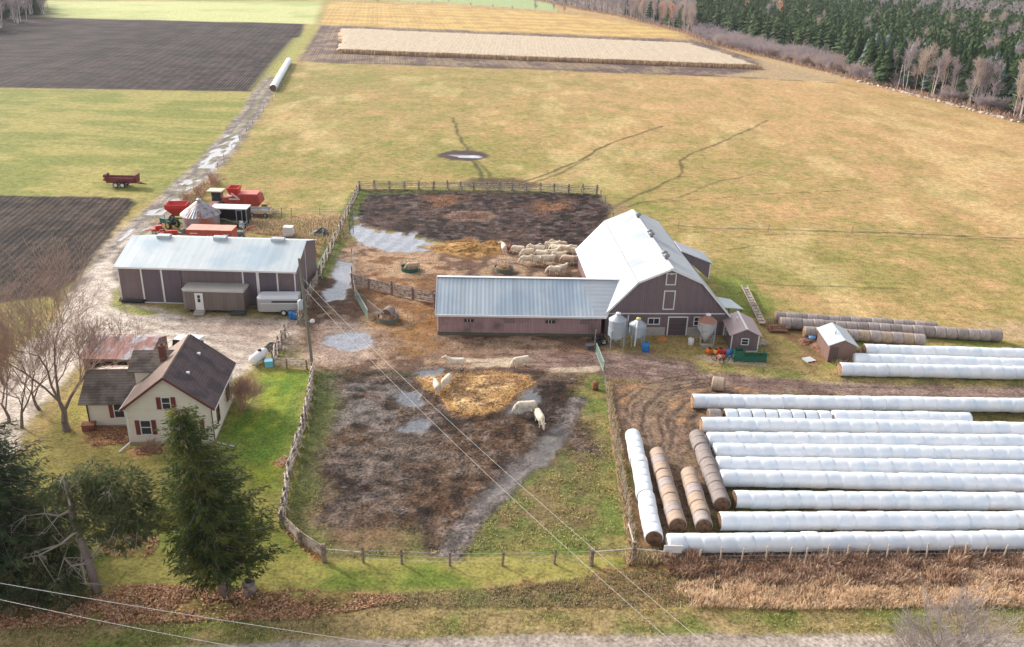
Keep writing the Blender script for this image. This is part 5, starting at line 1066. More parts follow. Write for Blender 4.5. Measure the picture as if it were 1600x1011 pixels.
# open shed / camper with white roof
x, y = G(346, 350); t = thing('open_machine_shelter', x, y, .02, 'dark open shelter with a long white roof, between the combine and the grain bin', 'shelter')
mb = MB(); mb.box(-1.5, 0, 2.25, 3.9, 2.4, 2.38); mb.build('roof', m_white, t); mb = MB(); mb.box(-1.4, 2.2, 0, 3.8, 2.3, 2.24); mb.box(3.7, .1, 0, 3.8, 2.19, 2.24); mb.box(-1.4, .1, 0, -1.3, 2.19, 2.24); mb.build('wall', m_dark, t)
q = MB(); [q.beam((a, .05, 0), (a, .05, 2.24), .1) for a in (-1.3, 2.3, 3.1, 3.75)]; q.beam((2.3, .05, 2.1), (3.1, .05, 2.1), .08); q.beam((2.3, .05, .15), (3.1, .05, .15), .08); q.tube([(-1.2, .05, .5), (-.4, .0, .8), (.6, .0, .75), (1.4, .05, .4), (2.3, .05, .35)], .06, 5); q.build('frame', m_steel, t)
# pale wagon
x, y = G(386, 339); t = thing('flat_wagon', x, y, .0, 'pale cream open wagon right of the white shelter roof', 'wagon')
mb = MB(); mb.box(0, 0, .55, 3.6, 1.9, .65); [mb.box(*b) for b in ((0, 0, .65, 3.6, .08, 1.15), (0, 1.82, .65, 3.6, 1.9, 1.15), (0, .08, .65, .08, 1.82, 1.15), (3.52, .08, .65, 3.6, 1.82, 1.15))]; mb.build('box', M('cream_enamel', rgb(222, 206, 178), .6, .08, 2), t)
q = MB(); q.box(.4, .3, .66, 1.4, 1.5, .95); q.box(1.9, .3, .66, 3.1, 1.5, 1.0); q.build('load', M('dull_blue_load', rgb(120, 130, 160, 1), .7, .2), t)
for a in (.8, 2.8): wheel(t, a, .0, .34, .2, m_steel)
q = MB(); q.beam((3.6, 1, .6), (5.0, 1, .5), .1); q.build('drawbar', m_steel, t)
def implement(px, py, rot, label, col, cat='farm implement', w=1.6, n=5, name='farm_implement', wheels=True):
    x, y = G(px, py); t = thing(name, x, y, rot, label, cat); rd = random.Random(px)
    mb = MB(); mb.box(-w*.5, -.35, .35, w*.5, .35, .6); mb.box(-w*.2, -.25, .6, w*.4, .25, 1.0); mb.build('body', col, t)
    q = MB(); q.beam((-w*.5, 0, .5), (-w*1.1, 0, .45), .1); q.beam((0, -.3, .6), (.2, -.9, 1.0), .07); q.beam((w*.3, .3, .6), (w*.6, .9, .9), .07); q.beam((-w*.6, -.6, .4), (w*.6, -.6, .4), .09); q.build('frame', col, t)
    for k in range(n): q = MB(); u = -w*.5+k*w/(n-1); q.tube([(u, -.6, .4), (u, -.85, .2), (u+.05, -.7, .02)], .03, 5); q.build('tine', m_dark, t)
    if wheels:
        for s in (-.55, .55): wheel(t, w*.3, s, .34, .18)
    return t
def tractor(px, py, rot, label, col, r2=.62, sc=1.0, name='tractor'):
    x, y = G(px, py); t = thing(name, x, y, rot, label, 'tractor'); t.scale = (sc,)*3
    mb = MB(); mb.prism([(.2, .6), (2.0, .55), (2.05, 1.25), (.3, 1.35)], -.32, .32); mb.build('hood', col, t)
    mb = MB(); mb.box(-.75, -.5, .6, .2, .5, 1.0); mb.build('platform', m_dark, t)
    for s in (-1, 1): q = MB(); q.prism([(-.95, 1.0), (-.1, 1.0), (-.2, 1.35), (-.8, 1.35)], s*.75-.16, s*.75+.16); q.build('fender', col, t); wheel(t, -.5, s*.78, r2, .34, M('yellow_rim', rgb(220, 190, 90), .5, .05)); wheel(t, 1.6, s*.6, .36, .22, M('yellow_rim', rgb(220, 190, 90), .5, .05))
    q = MB(); q.box(-.6, -.22, 1.0, -.15, .22, 1.15); q.box(-.68, -.22, 1.15, -.58, .22, 1.5); q.build('seat', m_black, t); q = MB(); q.tube([(.1, 0, 1.2), (-.05, 0, 1.5)], .025, 5); q.tube([(-.05+.0, .2*math.cos(k*.785), 1.5+.2*math.sin(k*.785)) for k in range(9)], .02, 4); q.build('steering_wheel', m_black, t)
    q = MB(); q.tube([(1.2, 0, 1.25), (1.2, 0, 1.9)], .04, 6); q.build('exhaust', m_black, t); return t
tractor(267, 356, 2.6, 'small dark green tractor left of the hopper wagon', M('deep_green_paint', rgb(30, 90, 70), .5, .1), sc=.95)
tractor(259, 372, .4, 'small red tractor just behind the machine shed ridge', m_red2, sc=.8)
implement(247, 363, .5, 'red and white tined implement left of the small tractors', m_red2); implement(286, 368, 1.2, 'grey rusty implement between the tractors and the red container', m_gs, wheels=False)
implement(372, 372, .3, 'grey machine with pale drums right of the red container', M('teal_grey_paint', rgb(110, 140, 140, 1), .6, .15), w=1.8); implement(378, 357, 2.0, 'pale steel implement below the open shelter', m_steel)
x, y = G(392, 372); q = MB(); q.tube([(-1.0, 0, .1), (-.85, 0, .9), (-.3, 0, 1.5), (.5, 0, 1.8), (.9, 0, 1.75)], .1, 7); o = q.build('curved_pipe', M('pink_red_pipe', rgb(200, 100, 96), .6, .08)); o.location = (x, y, 0); tag(o, 'curved faded red pipe arching right of the red container', 'pipe')
implement(484, 398, 1.5, 'blue and white implement at the right end of the machine shed', M('mid_blue_paint', rgb(50, 80, 140, 1), .5, .1), w=1.4)
implement(712-300, 330, .2, 'rusty implement among weeds behind the combine', m_rust, w=1.2)
# ibc tank
x, y = G(450, 372); t = thing('liquid_tote', x, y, 0, 'white square plastic tote tank on a pallet behind the shed', 'tank')
q = MB(); q.box(-.65, 0, .3, .65, 1.2, 1.55); q.build('tank', m_white, t); q = MB(); q.box(-.7, -.05, 0, .7, 1.25, .28); q.build('pallet', m_wood2, t); q = MB(); [q.tube([(-.67, -.03, z), (.67, -.03, z)], .02, 4) for z in (.5, .85, 1.2, 1.5)]; q.build('cage', m_steel, t)
# propane tank
x, y = G(405, 566); t = thing('propane_tank', x, y, rad(75), 'white capsule shaped propane tank on the lawn edge', 'propane tank')
r_ = .5; pr = [(.02, -1.35), (.25, -1.3), (.42, -1.15), (.5, -.9), (.5, .9), (.42, 1.15), (.25, 1.3), (.02, 1.35)]; q = MB(); vs = []; fs = []; n_ = 20
for rr, a_ in pr:
    for k in range(n_): tt = 2*math.pi*k/n_; vs.append((a_, rr*math.cos(tt), .68+rr*math.sin(tt)))
for i in range(len(pr)-1):
    for k in range(n_): k2 = (k+1) % n_; fs.append((i*n_+k, i*n_+k2, (i+1)*n_+k2, (i+1)*n_+k))
q.add(vs, fs); q.build('tank', m_white, t, True); q = MB(); q.lathe([(.2, 1.1), (.2, 1.3), (.05, 1.36)], 10, .25, 0); q.build('valve_cover', m_black, t); [MB().box(a_, -.3, 0, a_+.15, .3, .25).build('foot', m_conc, t) for a_ in (-.8, .65)]
def crate_thing(name, px, py, rot, dims, mat, label, cat, lid=None):
    x, y = G(px, py); w, d, h = dims; q = MB(); q.prism([(-w/2*.92, 0), (w/2*.92, 0), (w/2, h), (-w/2, h)], -d/2, d/2); o = q.build(name, mat); o.location = (x, y, 0); o.rotation_euler = (0, 0, rot); tag(o, label, cat)
    q = MB(); q.box(-w/2-.04, -d/2-.04, h+.002, w/2+.04, d/2+.04, h+.07); setpar(q.build('lid', lid or mat), o); return o
crate_thing('blue_bin', 421, 572, .2, (.8, .65, .6), M('light_blue_plastic', rgb(120, 200, 225), .5, .05), 'light blue bin right of the propane tank', 'bin')
crate_thing('cable_box', 372, 492, .1, (1.6, .7, .35), m_blackframe, 'low black box at the foot of the office cabin', 'box')
def barrel(px, py, mat, label, r=.3, h=.9, cat='barrel'):
    x, y = G(px, py); q = MB(); q.lathe([(r*.95, 0), (r, .05), (r, h*.32), (r*1.04, h*.35), (r, h*.38), (r, h*.62), (r*1.04, h*.66), (r, h*.7), (r, h*.95), (r*.9, h)], 16); o = q.build('barrel', mat, None, True); o.location = (x, y, 0); tag(o, label, cat, 'barrels about the farm'); q = MB(); q.tube([(r*.4, 0, h), (r*.4, 0, h+.06)], .05, 8); setpar(q.build('bung', m_black), o); return o
barrel(1008, 549, m_blue, 'blue plastic barrel right of the yellow-lidded silo', .42, 1.0); barrel(1079, 538, m_white, 'white barrel beside the barn garage door', .32, .75); barrel(1268, 533, M('pale_blue_plastic', rgb(110, 160, 210), .5, .05), 'pale blue barrel on the debris pile by the brown shed', .38, .6); barrel(456, 498, m_blue, 'blue barrel at the rear corner of the stock trailer', .32, .85); barrel(462, 499, m_blue, 'blue barrel close by the split rails near the trailer', .3, .8); barrel(1139, 558, m_blue, 'blue barrel beside the green cattle crush', .32, .85)
barrel(930, 608, m_rust, 'small rusty drum by the paddock wire fence', .3, .8)
# tyre trough / black culvert beside the shed
x, y = G(209, 472); t = thing('black_trough', x, y, 0, 'low black trough with rounded ends at the left front of the machine shed', 'trough')
q = MB(); pts_ = [(-1.4+.0, -.3, .3), (-1.5, 0, .3), (-1.4, .3, .3), (1.2, .3, .3), (1.45, 0, .3), (1.2, -.3, .3), (-1.4, -.3, .3)]; q.tube(pts_, .16, 7); q.build('rim', m_black, t); q = MB(); q.box(-1.3, -.25, 0, 1.2, .25, .25); q.build('basin', m_dark, t)
# tarp pile behind the shed, dark scrap pile by the lawn
def pile(name, px, py, rx, ry, h, mat, label, cat, seed=1, lumps=0, lm=None):
    x, y = G(px, py); rd = random.Random(seed); q = MB(); n_ = 22; vs = []; fs = []; R_ = 6
    for i in range(R_+1):
        f = 1-i/R_; 
        for k in range(n_): a_ = 2*math.pi*k/n_; w = 1+.18*math.sin(3*a_+seed)+rd.uniform(-.1, .1); vs.append((rx*f*w*math.cos(a_), ry*f*w*math.sin(a_), (h*(1-f**1.7)+rd.uniform(-.12, .12)*h*(f < 1))*(i > 0)))
    for i in range(R_):
        for k in range(n_): k2 = (k+1) % n_; fs.append((i*n_+k, i*n_+k2, (i+1)*n_+k2, (i+1)*n_+k))
    q.add(vs, fs); o = q.build(name, mat); o.location = (x, y, 0); tag(o, label, cat)
    return o
pile('tarp_pile', 502, 366, 1.5, 1.6, .9, M('black_tarp', (.035, .033, .035), .6, .2, 2), 'dark heap under black sheeting beside the left paddock fence', 'pile', 3)
pile('brush_pile', 426, 545, .9, .8, .7, M('dark_brush', rgb(90, 84, 78, 1), .9, .3, 4), 'dark heap between the propane tank and split rail fence', 'pile', 5)
pile('hay_heap', 735, 388, 4.2, 2.0, .7, M('golden_hay', rgb(196, 152, 92), .95, .3, 3, bump=.08, col2=rgb(140, 100, 62), c2scale=2), 'golden loose hay heap at the mud edge left of the herd', 'hay heap', 2); pile('hay_heap', 770, 381, 1.6, 1.0, .5, M('golden_hay', (.5, .3, .1)), 'small golden hay heap nearest the herd', 'hay heap', 4)
pile('debris_pile', 1284, 545, 1.0, 2.2, .5, M('brown_debris', rgb(160, 118, 94), .95, .35, 4, bump=.08, col2=rgb(110, 80, 64), c2scale=3), 'brown heap of wood scraps left of the brown shed', 'debris', 6); pile('debris_pile', 1262, 535, 1.2, .9, .45, M('brown_debris', (.3, .2, .15)), 'small heap of scraps under the pale blue barrel', 'debris', 8)
pile('sand_pile', 1034, 530, .7, .5, .35, M('orange_grit', rgb(200, 130, 80), .95, .2), 'small orange grit heap before the barn garage door', 'sand heap', 9)
# elevator conveyor
a = Vector((*G(1162, 452), .4)); b = Vector((*G(1190, 510), 1.0)); t = thing('bale_elevator', a.x, a.y, math.atan2(b.y-a.y, b.x-a.x), 'long grey bale elevator lying right of the barn', 'elevator'); L_ = (b-a).length
q = MB(); q.box(0, -.35, .35, L_, .35, .42); q.box(0, -.38, .42, L_, -.33, .6); q.box(0, .33, .42, L_, .38, .6); q.build('trough', m_wood, t)
q = MB(); [q.box(u, -.32, .43, u+.06, .32, .5) for u in np.arange(.3, L_, .9)]; q.build('slat', m_wood2, t)
for u in (L_*.25, L_*.75): q = MB(); q.beam((u, -.3, 0), (u, -.3, .35), .08); q.beam((u, .3, 0), (u, .3, .35), .08); q.build('support', m_wood2, t)
# wooden feed rack
x, y = G(1202, 520); t = thing('feed_rack', x, y, .0, 'rusty slatted feed rack left of the brown bale rows', 'feed rack')
q = MB(); [q.beam((u, v*.0+v, .15), (u, v, 1.15), .05) for u in np.linspace(0, 2.0, 11) for v in (0, 1.4)]; q.build('slats', m_wood2, t)
q = MB(); [q.beam((0, v, z), (2.0, v, z), .08) for v in (0, 1.4) for z in (.2, .6)]; [q.beam((u, 0, z), (u, 1.4, z), .08) for u in (0, 2.0) for z in (.2, .6)]; q.build('frame', m_rust, t); q = MB(); q.box(.05, .05, .2, 1.95, 1.35, .26); q.build('floor', m_rust, t)
# green cattle crush
x, y = G(1147, 567); t = thing('cattle_crush', x, y, .04, 'dark green steel cattle crush in front of the small mauve-roofed shed', 'cattle crush')
q = MB(); q.box(0, 0, .2, 1.0, .05, 1.3); q.box(0, .9, .2, 1.0, .95, 1.3); q.box(.0, .05, .2, .05, .9, 1.3); q.build('head_panel', m_green, t)
q = MB(); [q.box(1.0, v, .1, 3.3, v+.05, .75) for v in (.0, .9)]; q.box(3.25, .05, .1, 3.3, .9, 1.1); q.build('side_panel', m_green, t)
q = MB(); [q.tube([(1.0, v, z), (3.3, v, z)], .03, 5) for v in (.02, .92) for z in (.9, 1.15)]; [q.tube([(u, v, 0), (u, v, 1.2)], .04, 5) for u in (0, 1.0, 2.1, 3.3) for v in (.02, .92)]; q.build('rails', m_green, t); q = MB(); q.tube([(1.2, .4, 1.15), (2.4, .4, 1.18)], .05, 6); q.build('steel_bar', m_steel, t)
# ride-on toys
def toy(px, py, col, label, sc=1.0, rot=0):
    x, y = G(px, py); t = thing('ride_on_toy', x, y, rot, label, 'ride-on toy', 'colourful toys by the feed shed'); t.scale = (sc,)*3
    q = MB(); q.prism([(-.5, .15), (.5, .15), (.55, .4), (.15, .45), (.05, .7), (-.4, .7), (-.55, .4)], -.28, .28); q.build('body', col, t)
    q = MB(); q.box(-.3, -.2, .705, .0, .2, .78); q.build('seat', m_black, t)
    for a_ in (-.35, .35):
        for b_ in (-.3, .3): wheel(t, a_, b_, .17, .12, M('yellow_rim', rgb(220, 190, 90), .5, .05))
m_or = M('orange_plastic', rgb(245, 120, 30), .4, .04); m_ye = M('yellow_plastic', rgb(240, 180, 50), .4, .04); m_rp = M('red_plastic', rgb(235, 60, 60), .4, .04)
toy(1110, 553, m_or, 'orange plastic toy furthest left of the toys', .9, .3); toy(1119, 553, m_ye, 'yellow plastic toy second from the left of the toys', .8, .9); toy(1127, 554, m_rp, 'pinkish red plastic toy nearest the blue barrel', 1.0, .1); toy(1127, 561, m_or, 'orange plastic toy in front of the red one', .85, .5)
def bicycle(px, py, rot, label):
    x, y = G(px, py); t = thing('bicycle', x, y, rot, label, 'bicycle', 'bicycles by the feed shed')
    for u in (-.5, .5): q = MB(); q.tube([(u+.33*math.cos(k*.524), 0, .33+.33*math.sin(k*.524)) for k in range(13)], .025, 5); q.build('wheel', m_black, t)
    q = MB(); q.tube([(-.5, 0, .33), (-.15, 0, .8), (.4, 0, .82), (.5, 0, .33)], .025, 5); q.tube([(-.15, 0, .8), (0, 0, .33), (.4, 0, .82)], .025, 5); q.build('frame', m_steel, t)
    q = MB(); q.box(-.28, -.06, .86, -.04, .06, .92); q.build('saddle', m_black, t); q = MB(); q.tube([(.4, -.25, .98), (.42, 0, .95), (.4, .25, .98)], .02, 5); q.build('handlebar', m_steel, t)
bicycle(1121, 566, -.9, 'small bicycle leaning beside the orange toys'); bicycle(1141, 566, .2, 'bicycle between the toys and the green cattle crush')
# pallet and planks
def pallet(px, py, rot, label, mat, w=1.2, d=1.0, z=.0):
    x, y = G(px, py); t = thing('wooden_pallet', x, y, rot, label, 'pallet', 'pallets on the grass'); q = MB(); [q.box(-w/2, -d/2+k*d/5.2, z+.1, w/2, -d/2+k*d/5.2+.12, z+.13) for k in range(6)]; q.build('deck', mat, t); q = MB(); [q.box(u, -d/2, z, u+.08, d/2, z+.098) for u in (-w/2, -.04, w/2-.08)]; q.build('runner', mat, t)
pallet(1264, 563, .4, 'white slatted pallet on the grass left of the brown shed', m_white, 1.1, .9); pallet(1190, 539, .5, 'pale pallet leaning right of the small mauve-roofed shed', m_wood, 1.5, 1.1, .2)
# white pickup behind the house
x, y = G(290, 552); t = thing('pickup_truck', x, y, rad(82), 'white pickup truck parked beyond the farmhouse ridge', 'pickup')
q = MB(); q.prism([(-2.6, .5), (2.5, .5), (2.6, .95), (1.3, 1.1), (-2.6, 1.1)], -.9, .9); q.build('body', m_white, t); q = MB(); q.prism([(-.9, 1.1), (1.2, 1.1), (.6, 1.75), (-.7, 1.75)], -.8, .8); cb = q.build('cab', m_glass, t); q = MB(); q.box(-.7, -.78, 1.752, .6, .78, 1.8); q.build('cab_roof', m_white, cb); q = MB(); q.box(-2.5, -.78, 1.102, -.95, .78, 1.13); q.build('bed_cover', m_black, t)
for a_ in (-1.7, 1.7):
    for b_ in (-.85, .85): wheel(t, a_, b_, .38, .24, m_steel)
# stump, scrap parts near the silos, trough on the porch
x, y = G(390, 925); t = thing('tree_stump', x, y, 0, 'cut tree stump with dark hollow top at the roadside lawn edge', 'stump'); q = MB(); q.lathe([(.55, 0), (.42, .3), (.4, .85), (.24, .86)], 14); q.build('trunk', m_wood2, t, True); q = MB(); q.lathe([(.23, .865), (.22, .87)], 12); q.build('hollow', m_dark, t)
implement(935, 536, .3, 'dark scrap machine with red wheel at the right end of the cattle wing', m_dark, w=1.3); crate_thing('water_tub', 922, 545, .3, (.9, .6, .45), M('dark_grey_tub', (.06, .06, .065), .6, .1), 'dark grey tub beside the tall pale gate post', 'tub'); crate_thing('concrete_block', 1104, 543, .05, (1.3, .35, .3), m_conc, 'pale concrete block under the rusty-topped silo', 'block')
crate_thing('stone_trough', 1081, 523, .05, (1.1, .5, .8), m_conc, 'pale concrete plinth left of the rusty-topped silo', 'plinth'); crate_thing('porch_planter', 140, 672, .2, (1.0, .7, .6), m_rust, 'brown planter at the left corner of the farmhouse', 'planter')
# ------------------------------------------------------------------ plants
def ATY(px, py, Yw):
    d = np.array([(px-800)/FPX, (py-505.5)/FPX, 1.0]); w = (d@RT, d@FW, d@UP); t = Yw/w[1]
    return Vector((w[0]*t, Yw, CAMH+w[2]*t))
class Seg:
    """many tapering 3-sided twigs gathered as arrays"""
    def __init__(s): s.a = []; s.b = []; s.ra = []; s.rb = []
    def add(s, a, b, ra, rb): s.a.append(tuple(a)); s.b.append(tuple(b)); s.ra.append(ra); s.rb.append(rb)
    def mesh(s, name, mat, parent=None, n_=3):
        a = np.array(s.a); b = np.array(s.b); ra = np.array(s.ra)[:, None]; rb = np.array(s.rb)[:, None]; d = b-a; d /= np.linalg.norm(d, axis=1, keepdims=True)+1e-9
        u = np.cross(d, np.where(np.abs(d[:, 2:3]) > .9, [[1., 0, 0]], [[0, 0, 1.]])); u /= np.linalg.norm(u, axis=1, keepdims=True)+1e-9; w = np.cross(d, u)
        vs = []
        for P_, R_ in ((a, ra), (b, rb)):
            for k in range(n_): t = 2*math.pi*k/n_; vs.append(P_+(u*math.cos(t)+w*math.sin(t))*R_)
        V = np.stack(vs, 1).reshape(-1, 3); m = len(a); base = (np.arange(m)*2*n_)[:, None]
        f = np.concatenate([base+np.array([[k, (k+1) % n_, n_+(k+1) % n_, n_+k]]) for k in range(n_)], 0)
        o = npmesh(name, V, f, mat)
        if parent is not None: setpar(o, parent)
        return o
def grow(sg, sg2, p, d, ln, r, lev, rd, maxl, spread=.55, up=.12, thick=2, nb=(3, 5), rat=None):
    steps = 3; pts = [Vector(p)]; d = Vector(d).normalized()
    for i in range(steps):
        nd = (d+Vector((rd.gauss(0, .2), rd.gauss(0, .2), rd.gauss(0, .12)+up*.3))).normalized(); q = pts[-1]+nd*ln/steps
        r0 = r*(1-.5*i/steps); r1 = r*(1-.5*(i+1)/steps); (sg if lev < thick else sg2).add(pts[-1], q, r0, r1); pts.append(q); d = nd
        if lev < maxl and (i > 0 or lev > 0):
            for _ in range(rd.randint(*nb) if i == steps-1 else rd.randint(1, 2)):
                ax = Vector((rd.gauss(0, 1), rd.gauss(0, 1), rd.gauss(0, .6))).normalized(); bd = (nd+ax*spread*rd.uniform(.6, 1.3)+Vector((0, 0, up))).normalized()
                grow(sg, sg2, q, bd, ln*rd.uniform(.55, .78)*(rat[lev] if rat else 1), r1*rd.uniform(.5, .72), lev+1, rd, maxl, spread, up, thick, nb, rat)
def bare_tree(name, x, y, h, label, mats, seed, maxl=5, trunk=.28, spread=.6, lean=(0, 0), group=None, cat='bare tree', rmin=None, starts=1, up=.12, nb=(3, 4), first=.33, rat=None):
    t = thing(name, x, y, 0, label, cat, group); rd = random.Random(seed); sg = Seg(); s2 = Seg()
    for k in range(starts):
        dd = Vector((lean[0], lean[1], 1)) if starts == 1 else Vector((rd.gauss(0, .5), rd.gauss(0, .5), 1))
        grow(sg, s2, (rd.gauss(0, .2)*(starts > 1), rd.gauss(0, .2)*(starts > 1), -.1), dd, h*first*(1 if starts == 1 else rd.uniform(.8, 1.1)), trunk, 0, rd, maxl, spread, up, 2, nb, rat)
    if rmin: s2.ra = [max(v, rmin) for v in s2.ra]; s2.rb = [max(v, rmin*.7) for v in s2.rb]
    sg.mesh('trunk', mats[0], t, 6); s2.mesh('crown', mats[1], t); return t
m_bark = M('grey_brown_bark', rgb(120, 104, 96, 1), .95, .2, 4); m_twig = M('brown_twigs', rgb(164, 138, 124, 1), .95, .2, 1.5); m_twigp = M('pale_grey_twigs', rgb(190, 176, 168), .95, .15, 1.5); m_twigr = M('reddish_twigs', rgb(196, 156, 136), .95, .15, 1.5)
RAT = [2.6, 1.15, 1.0, .95, .9, .9]
x, y = G(105, 673); bare_tree('bare_tree', x, y, 12.5, 'large bare spreading tree beside the left corner of the farmhouse', (m_bark, m_twig), 4, 5, .34, .62, (-.08, .05), 'bare trees left of the farmhouse', rmin=.011, nb=(2, 4), first=.215, rat=RAT)
for px, py, h, sd_, lb in ((34, 668, 10.5, 11, 'bare tree at the left picture edge, in front of the gravel drive'), (-15, 700, 11, 12, 'bare tree just at the left picture edge above the big spruce'), (62, 640, 9.5, 13, 'slender bare tree between the large bare tree and the left edge'), (5, 600, 9, 15, 'bare tree farthest back at the left picture edge'), (14, 660, 9, 17, 'thin bare tree beside the left picture edge, second from the drive')):
    x, y = G(px, py); bare_tree('bare_tree', x, y, h, lb, (m_bark, m_twig), sd_, 4, .16, .5, (0, 0), 'bare trees left of the farmhouse', rmin=.011, nb=(2, 4), first=.22, rat=RAT)
x, y = G(378, 640); bare_tree('bare_shrub', x, y, 3.9, 'reddish bare shrub at the right rear side of the farmhouse', (m_twigr, m_twigr), 21, 3, .03, .5, rmin=.007, starts=16, cat='shrub', first=.36)
x, y = G(1490, 1046); bare_tree('bare_bush', x, y, 6.2, 'pale twiggy bare bush at the bottom right by the road', (m_bark, m_twigp), 31, 3, .055, .6, rmin=.010, starts=14, cat='bush', first=.36, nb=(2, 4))
x, y = G(1440, 1040); bare_tree('bare_bush', x, y, 4.6, 'smaller pale twiggy bush left of the big bare bush by the road', (m_bark, m_twigp), 34, 3, .04, .6, rmin=.011, starts=5, cat='bush', first=.34, nb=(2, 4))
for px, py, sd_ in ((290, 322, 41), (312, 310, 42), (328, 296, 43), (335, 288, 45)):
    x, y = G(px, py); bare_tree('brown_shrub', x, y, 3.2, 'brown bare shrub in the line between the lane and the machinery', (m_twigr, m_twigr), sd_, 2, .035, .6, rmin=.02, starts=8, cat='shrub', group='brown shrubs by the lane', first=.36)
x, y = G(240, 705); bare_tree('garden_shrub', x, y, 1.6, 'small dark shrub against the front wall of the farmhouse', (m_twigr, m_twigr), 46, 2, .02, .6, rmin=.012, starts=10, cat='shrub', first=.4)

# foliage sprays: each a fan of small needled leaves
def sprays(C_, D_, size, rd, per=7, flat=.35):
    """C_ (n,3) centres, D_ (n,3) outward directions"""
    n_ = len(C_); C_ = np.repeat(C_, per, 0); D_ = np.repeat(D_, per, 0); m = len(C_)
    d = D_+rd.normal(0, .55, (m, 3))*[1, 1, flat+.2]; d /= np.linalg.norm(d, axis=1, keepdims=True)+1e-9
    u = np.cross(d, rd.normal(0, 1, (m, 3))*[flat, flat, 1]); u /= np.linalg.norm(u, axis=1, keepdims=True)+1e-9
    L_ = (size*rd.uniform(.5, 1.2, m))[:, None]; w = L_*.12; o_ = rd.normal(0, size*.28, (m, 3)); a = C_+o_
    V = np.stack([a-u*w*.5, a+d*L_*.5-u*w+[0, 0, 0], a+d*L_, a+d*L_*.5+u*w], 1).reshape(-1, 3); V[2::4, 2] -= .12*size
    return V, np.arange(m*4).reshape(-1, 4)
m_spr = M('spruce_needles', rgb(74, 88, 42, 1), .9, .4, .9, col2=rgb(134, 130, 66, 1), c2scale=.55, c2lo=.5, c2hi=.7, transl=.3); m_spr2 = M('dark_spruce_needles', rgb(74, 88, 60, 1), .9, .4, .9, col2=rgb(112, 118, 80, 1), c2scale=.5, c2lo=.5, c2hi=.7, transl=.3)
m_sbark = M('spruce_bark', rgb(136, 122, 116, 1), .95, .2, 4)
def spruce(name, x, y, h, R_, label, mat, seed, z0=.13, dens=1.0, lean=(0, 0), skip=.0, group=None):
    t = thing(name, x, y, 0, label, 'spruce', group); rd = np.random.default_rng(seed); br = Seg(); Cs = []; Ds = []
    q = MB(); q.tube([(0, 0, -.1), (lean[0]*h*.5, lean[1]*h*.5, h*.5), (lean[0]*h, lean[1]*h, h*.98)], [R_*.085, R_*.05, .02], 9); q.build('trunk', m_sbark, t, True)
    z = h*z0; ph = 0
    lob = rd.uniform(.62, 1.3, 7)
    while z < h*.985:
        f = (z-h*z0)/(h*(1-z0)); prof = (1-f)**.72*(.62+.38*min(1, f*6+.15)); n_b = int(7+5*(1-f))
        for k in range(n_b):
            if rd.random() < skip: continue
            a_ = ph+2*math.pi*k/n_b+rd.uniform(-.25, .25); L_ = R_*prof*rd.uniform(.68, 1.15)*lob[int((a_ % (2*math.pi))/(2*math.pi)*7) % 7]+.15; zz = z+rd.uniform(-.12, .12)
            p0 = np.array([lean[0]*zz, lean[1]*zz, zz]); dr = np.array([math.cos(a_), math.sin(a_), 0]); nn = max(3, int(L_*3.2*dens)); drop = .10+.28*(1-f)
            pts = [p0+dr*L_*u+[0, 0, -drop*L_*math.sin(u*2.3)*.8+.10*L_*u*u] for u in np.linspace(0, 1, nn+1)]
            for i in range(0, nn, 2): br.add(pts[i], pts[min(i+2, nn)], .045*(1-i/nn)+.012, .03*(1-i/nn)+.008)
            for i in range(1, nn+1):
                u = i/nn
                if u < .22 and rd.random() < .7: continue
                wdt = .5*L_*.45*(1-u*.75)
                for s in range(2 if u < .8 else 1):
                    off = np.array([-dr[1], dr[0], 0])*rd.uniform(-1, 1)*wdt; Cs.append(pts[i]+off+[0, 0, -abs(rd.normal(0, .07))]); Ds.append(dr*.8+off*.5+[0, 0, -.15])
        z += h*.022+.06; ph += 1.1
    V, F = sprays(np.array(Cs), np.array(Ds), .36, rd, 9); o = npmesh('crown', V, F, mat); setpar(o, t); br.mesh('branches', m_sbark, t); return t
x, y = G(352, 928); hS = ATY(285, 630, y).z; spruce('spruce_tree', x, y, hS, 4.2, 'tall dark green spruce in front of the farmhouse, beside the stump', m_spr, 5, lean=(-.10, 0), z0=.2, dens=1.1)
x, y = G(12, 893); spruce('spruce_tree', x, y, ATY(15, 618, y).z, 5.2, 'huge dark spruce at the lower left corner, left of the broken tree', m_spr2, 9, z0=.06)
x, y = G(-75, 915); spruce('spruce_tree', x, y, 12.5, 4.0, 'dark spruce cut by the left picture edge', m_spr2, 10, z0=.06)
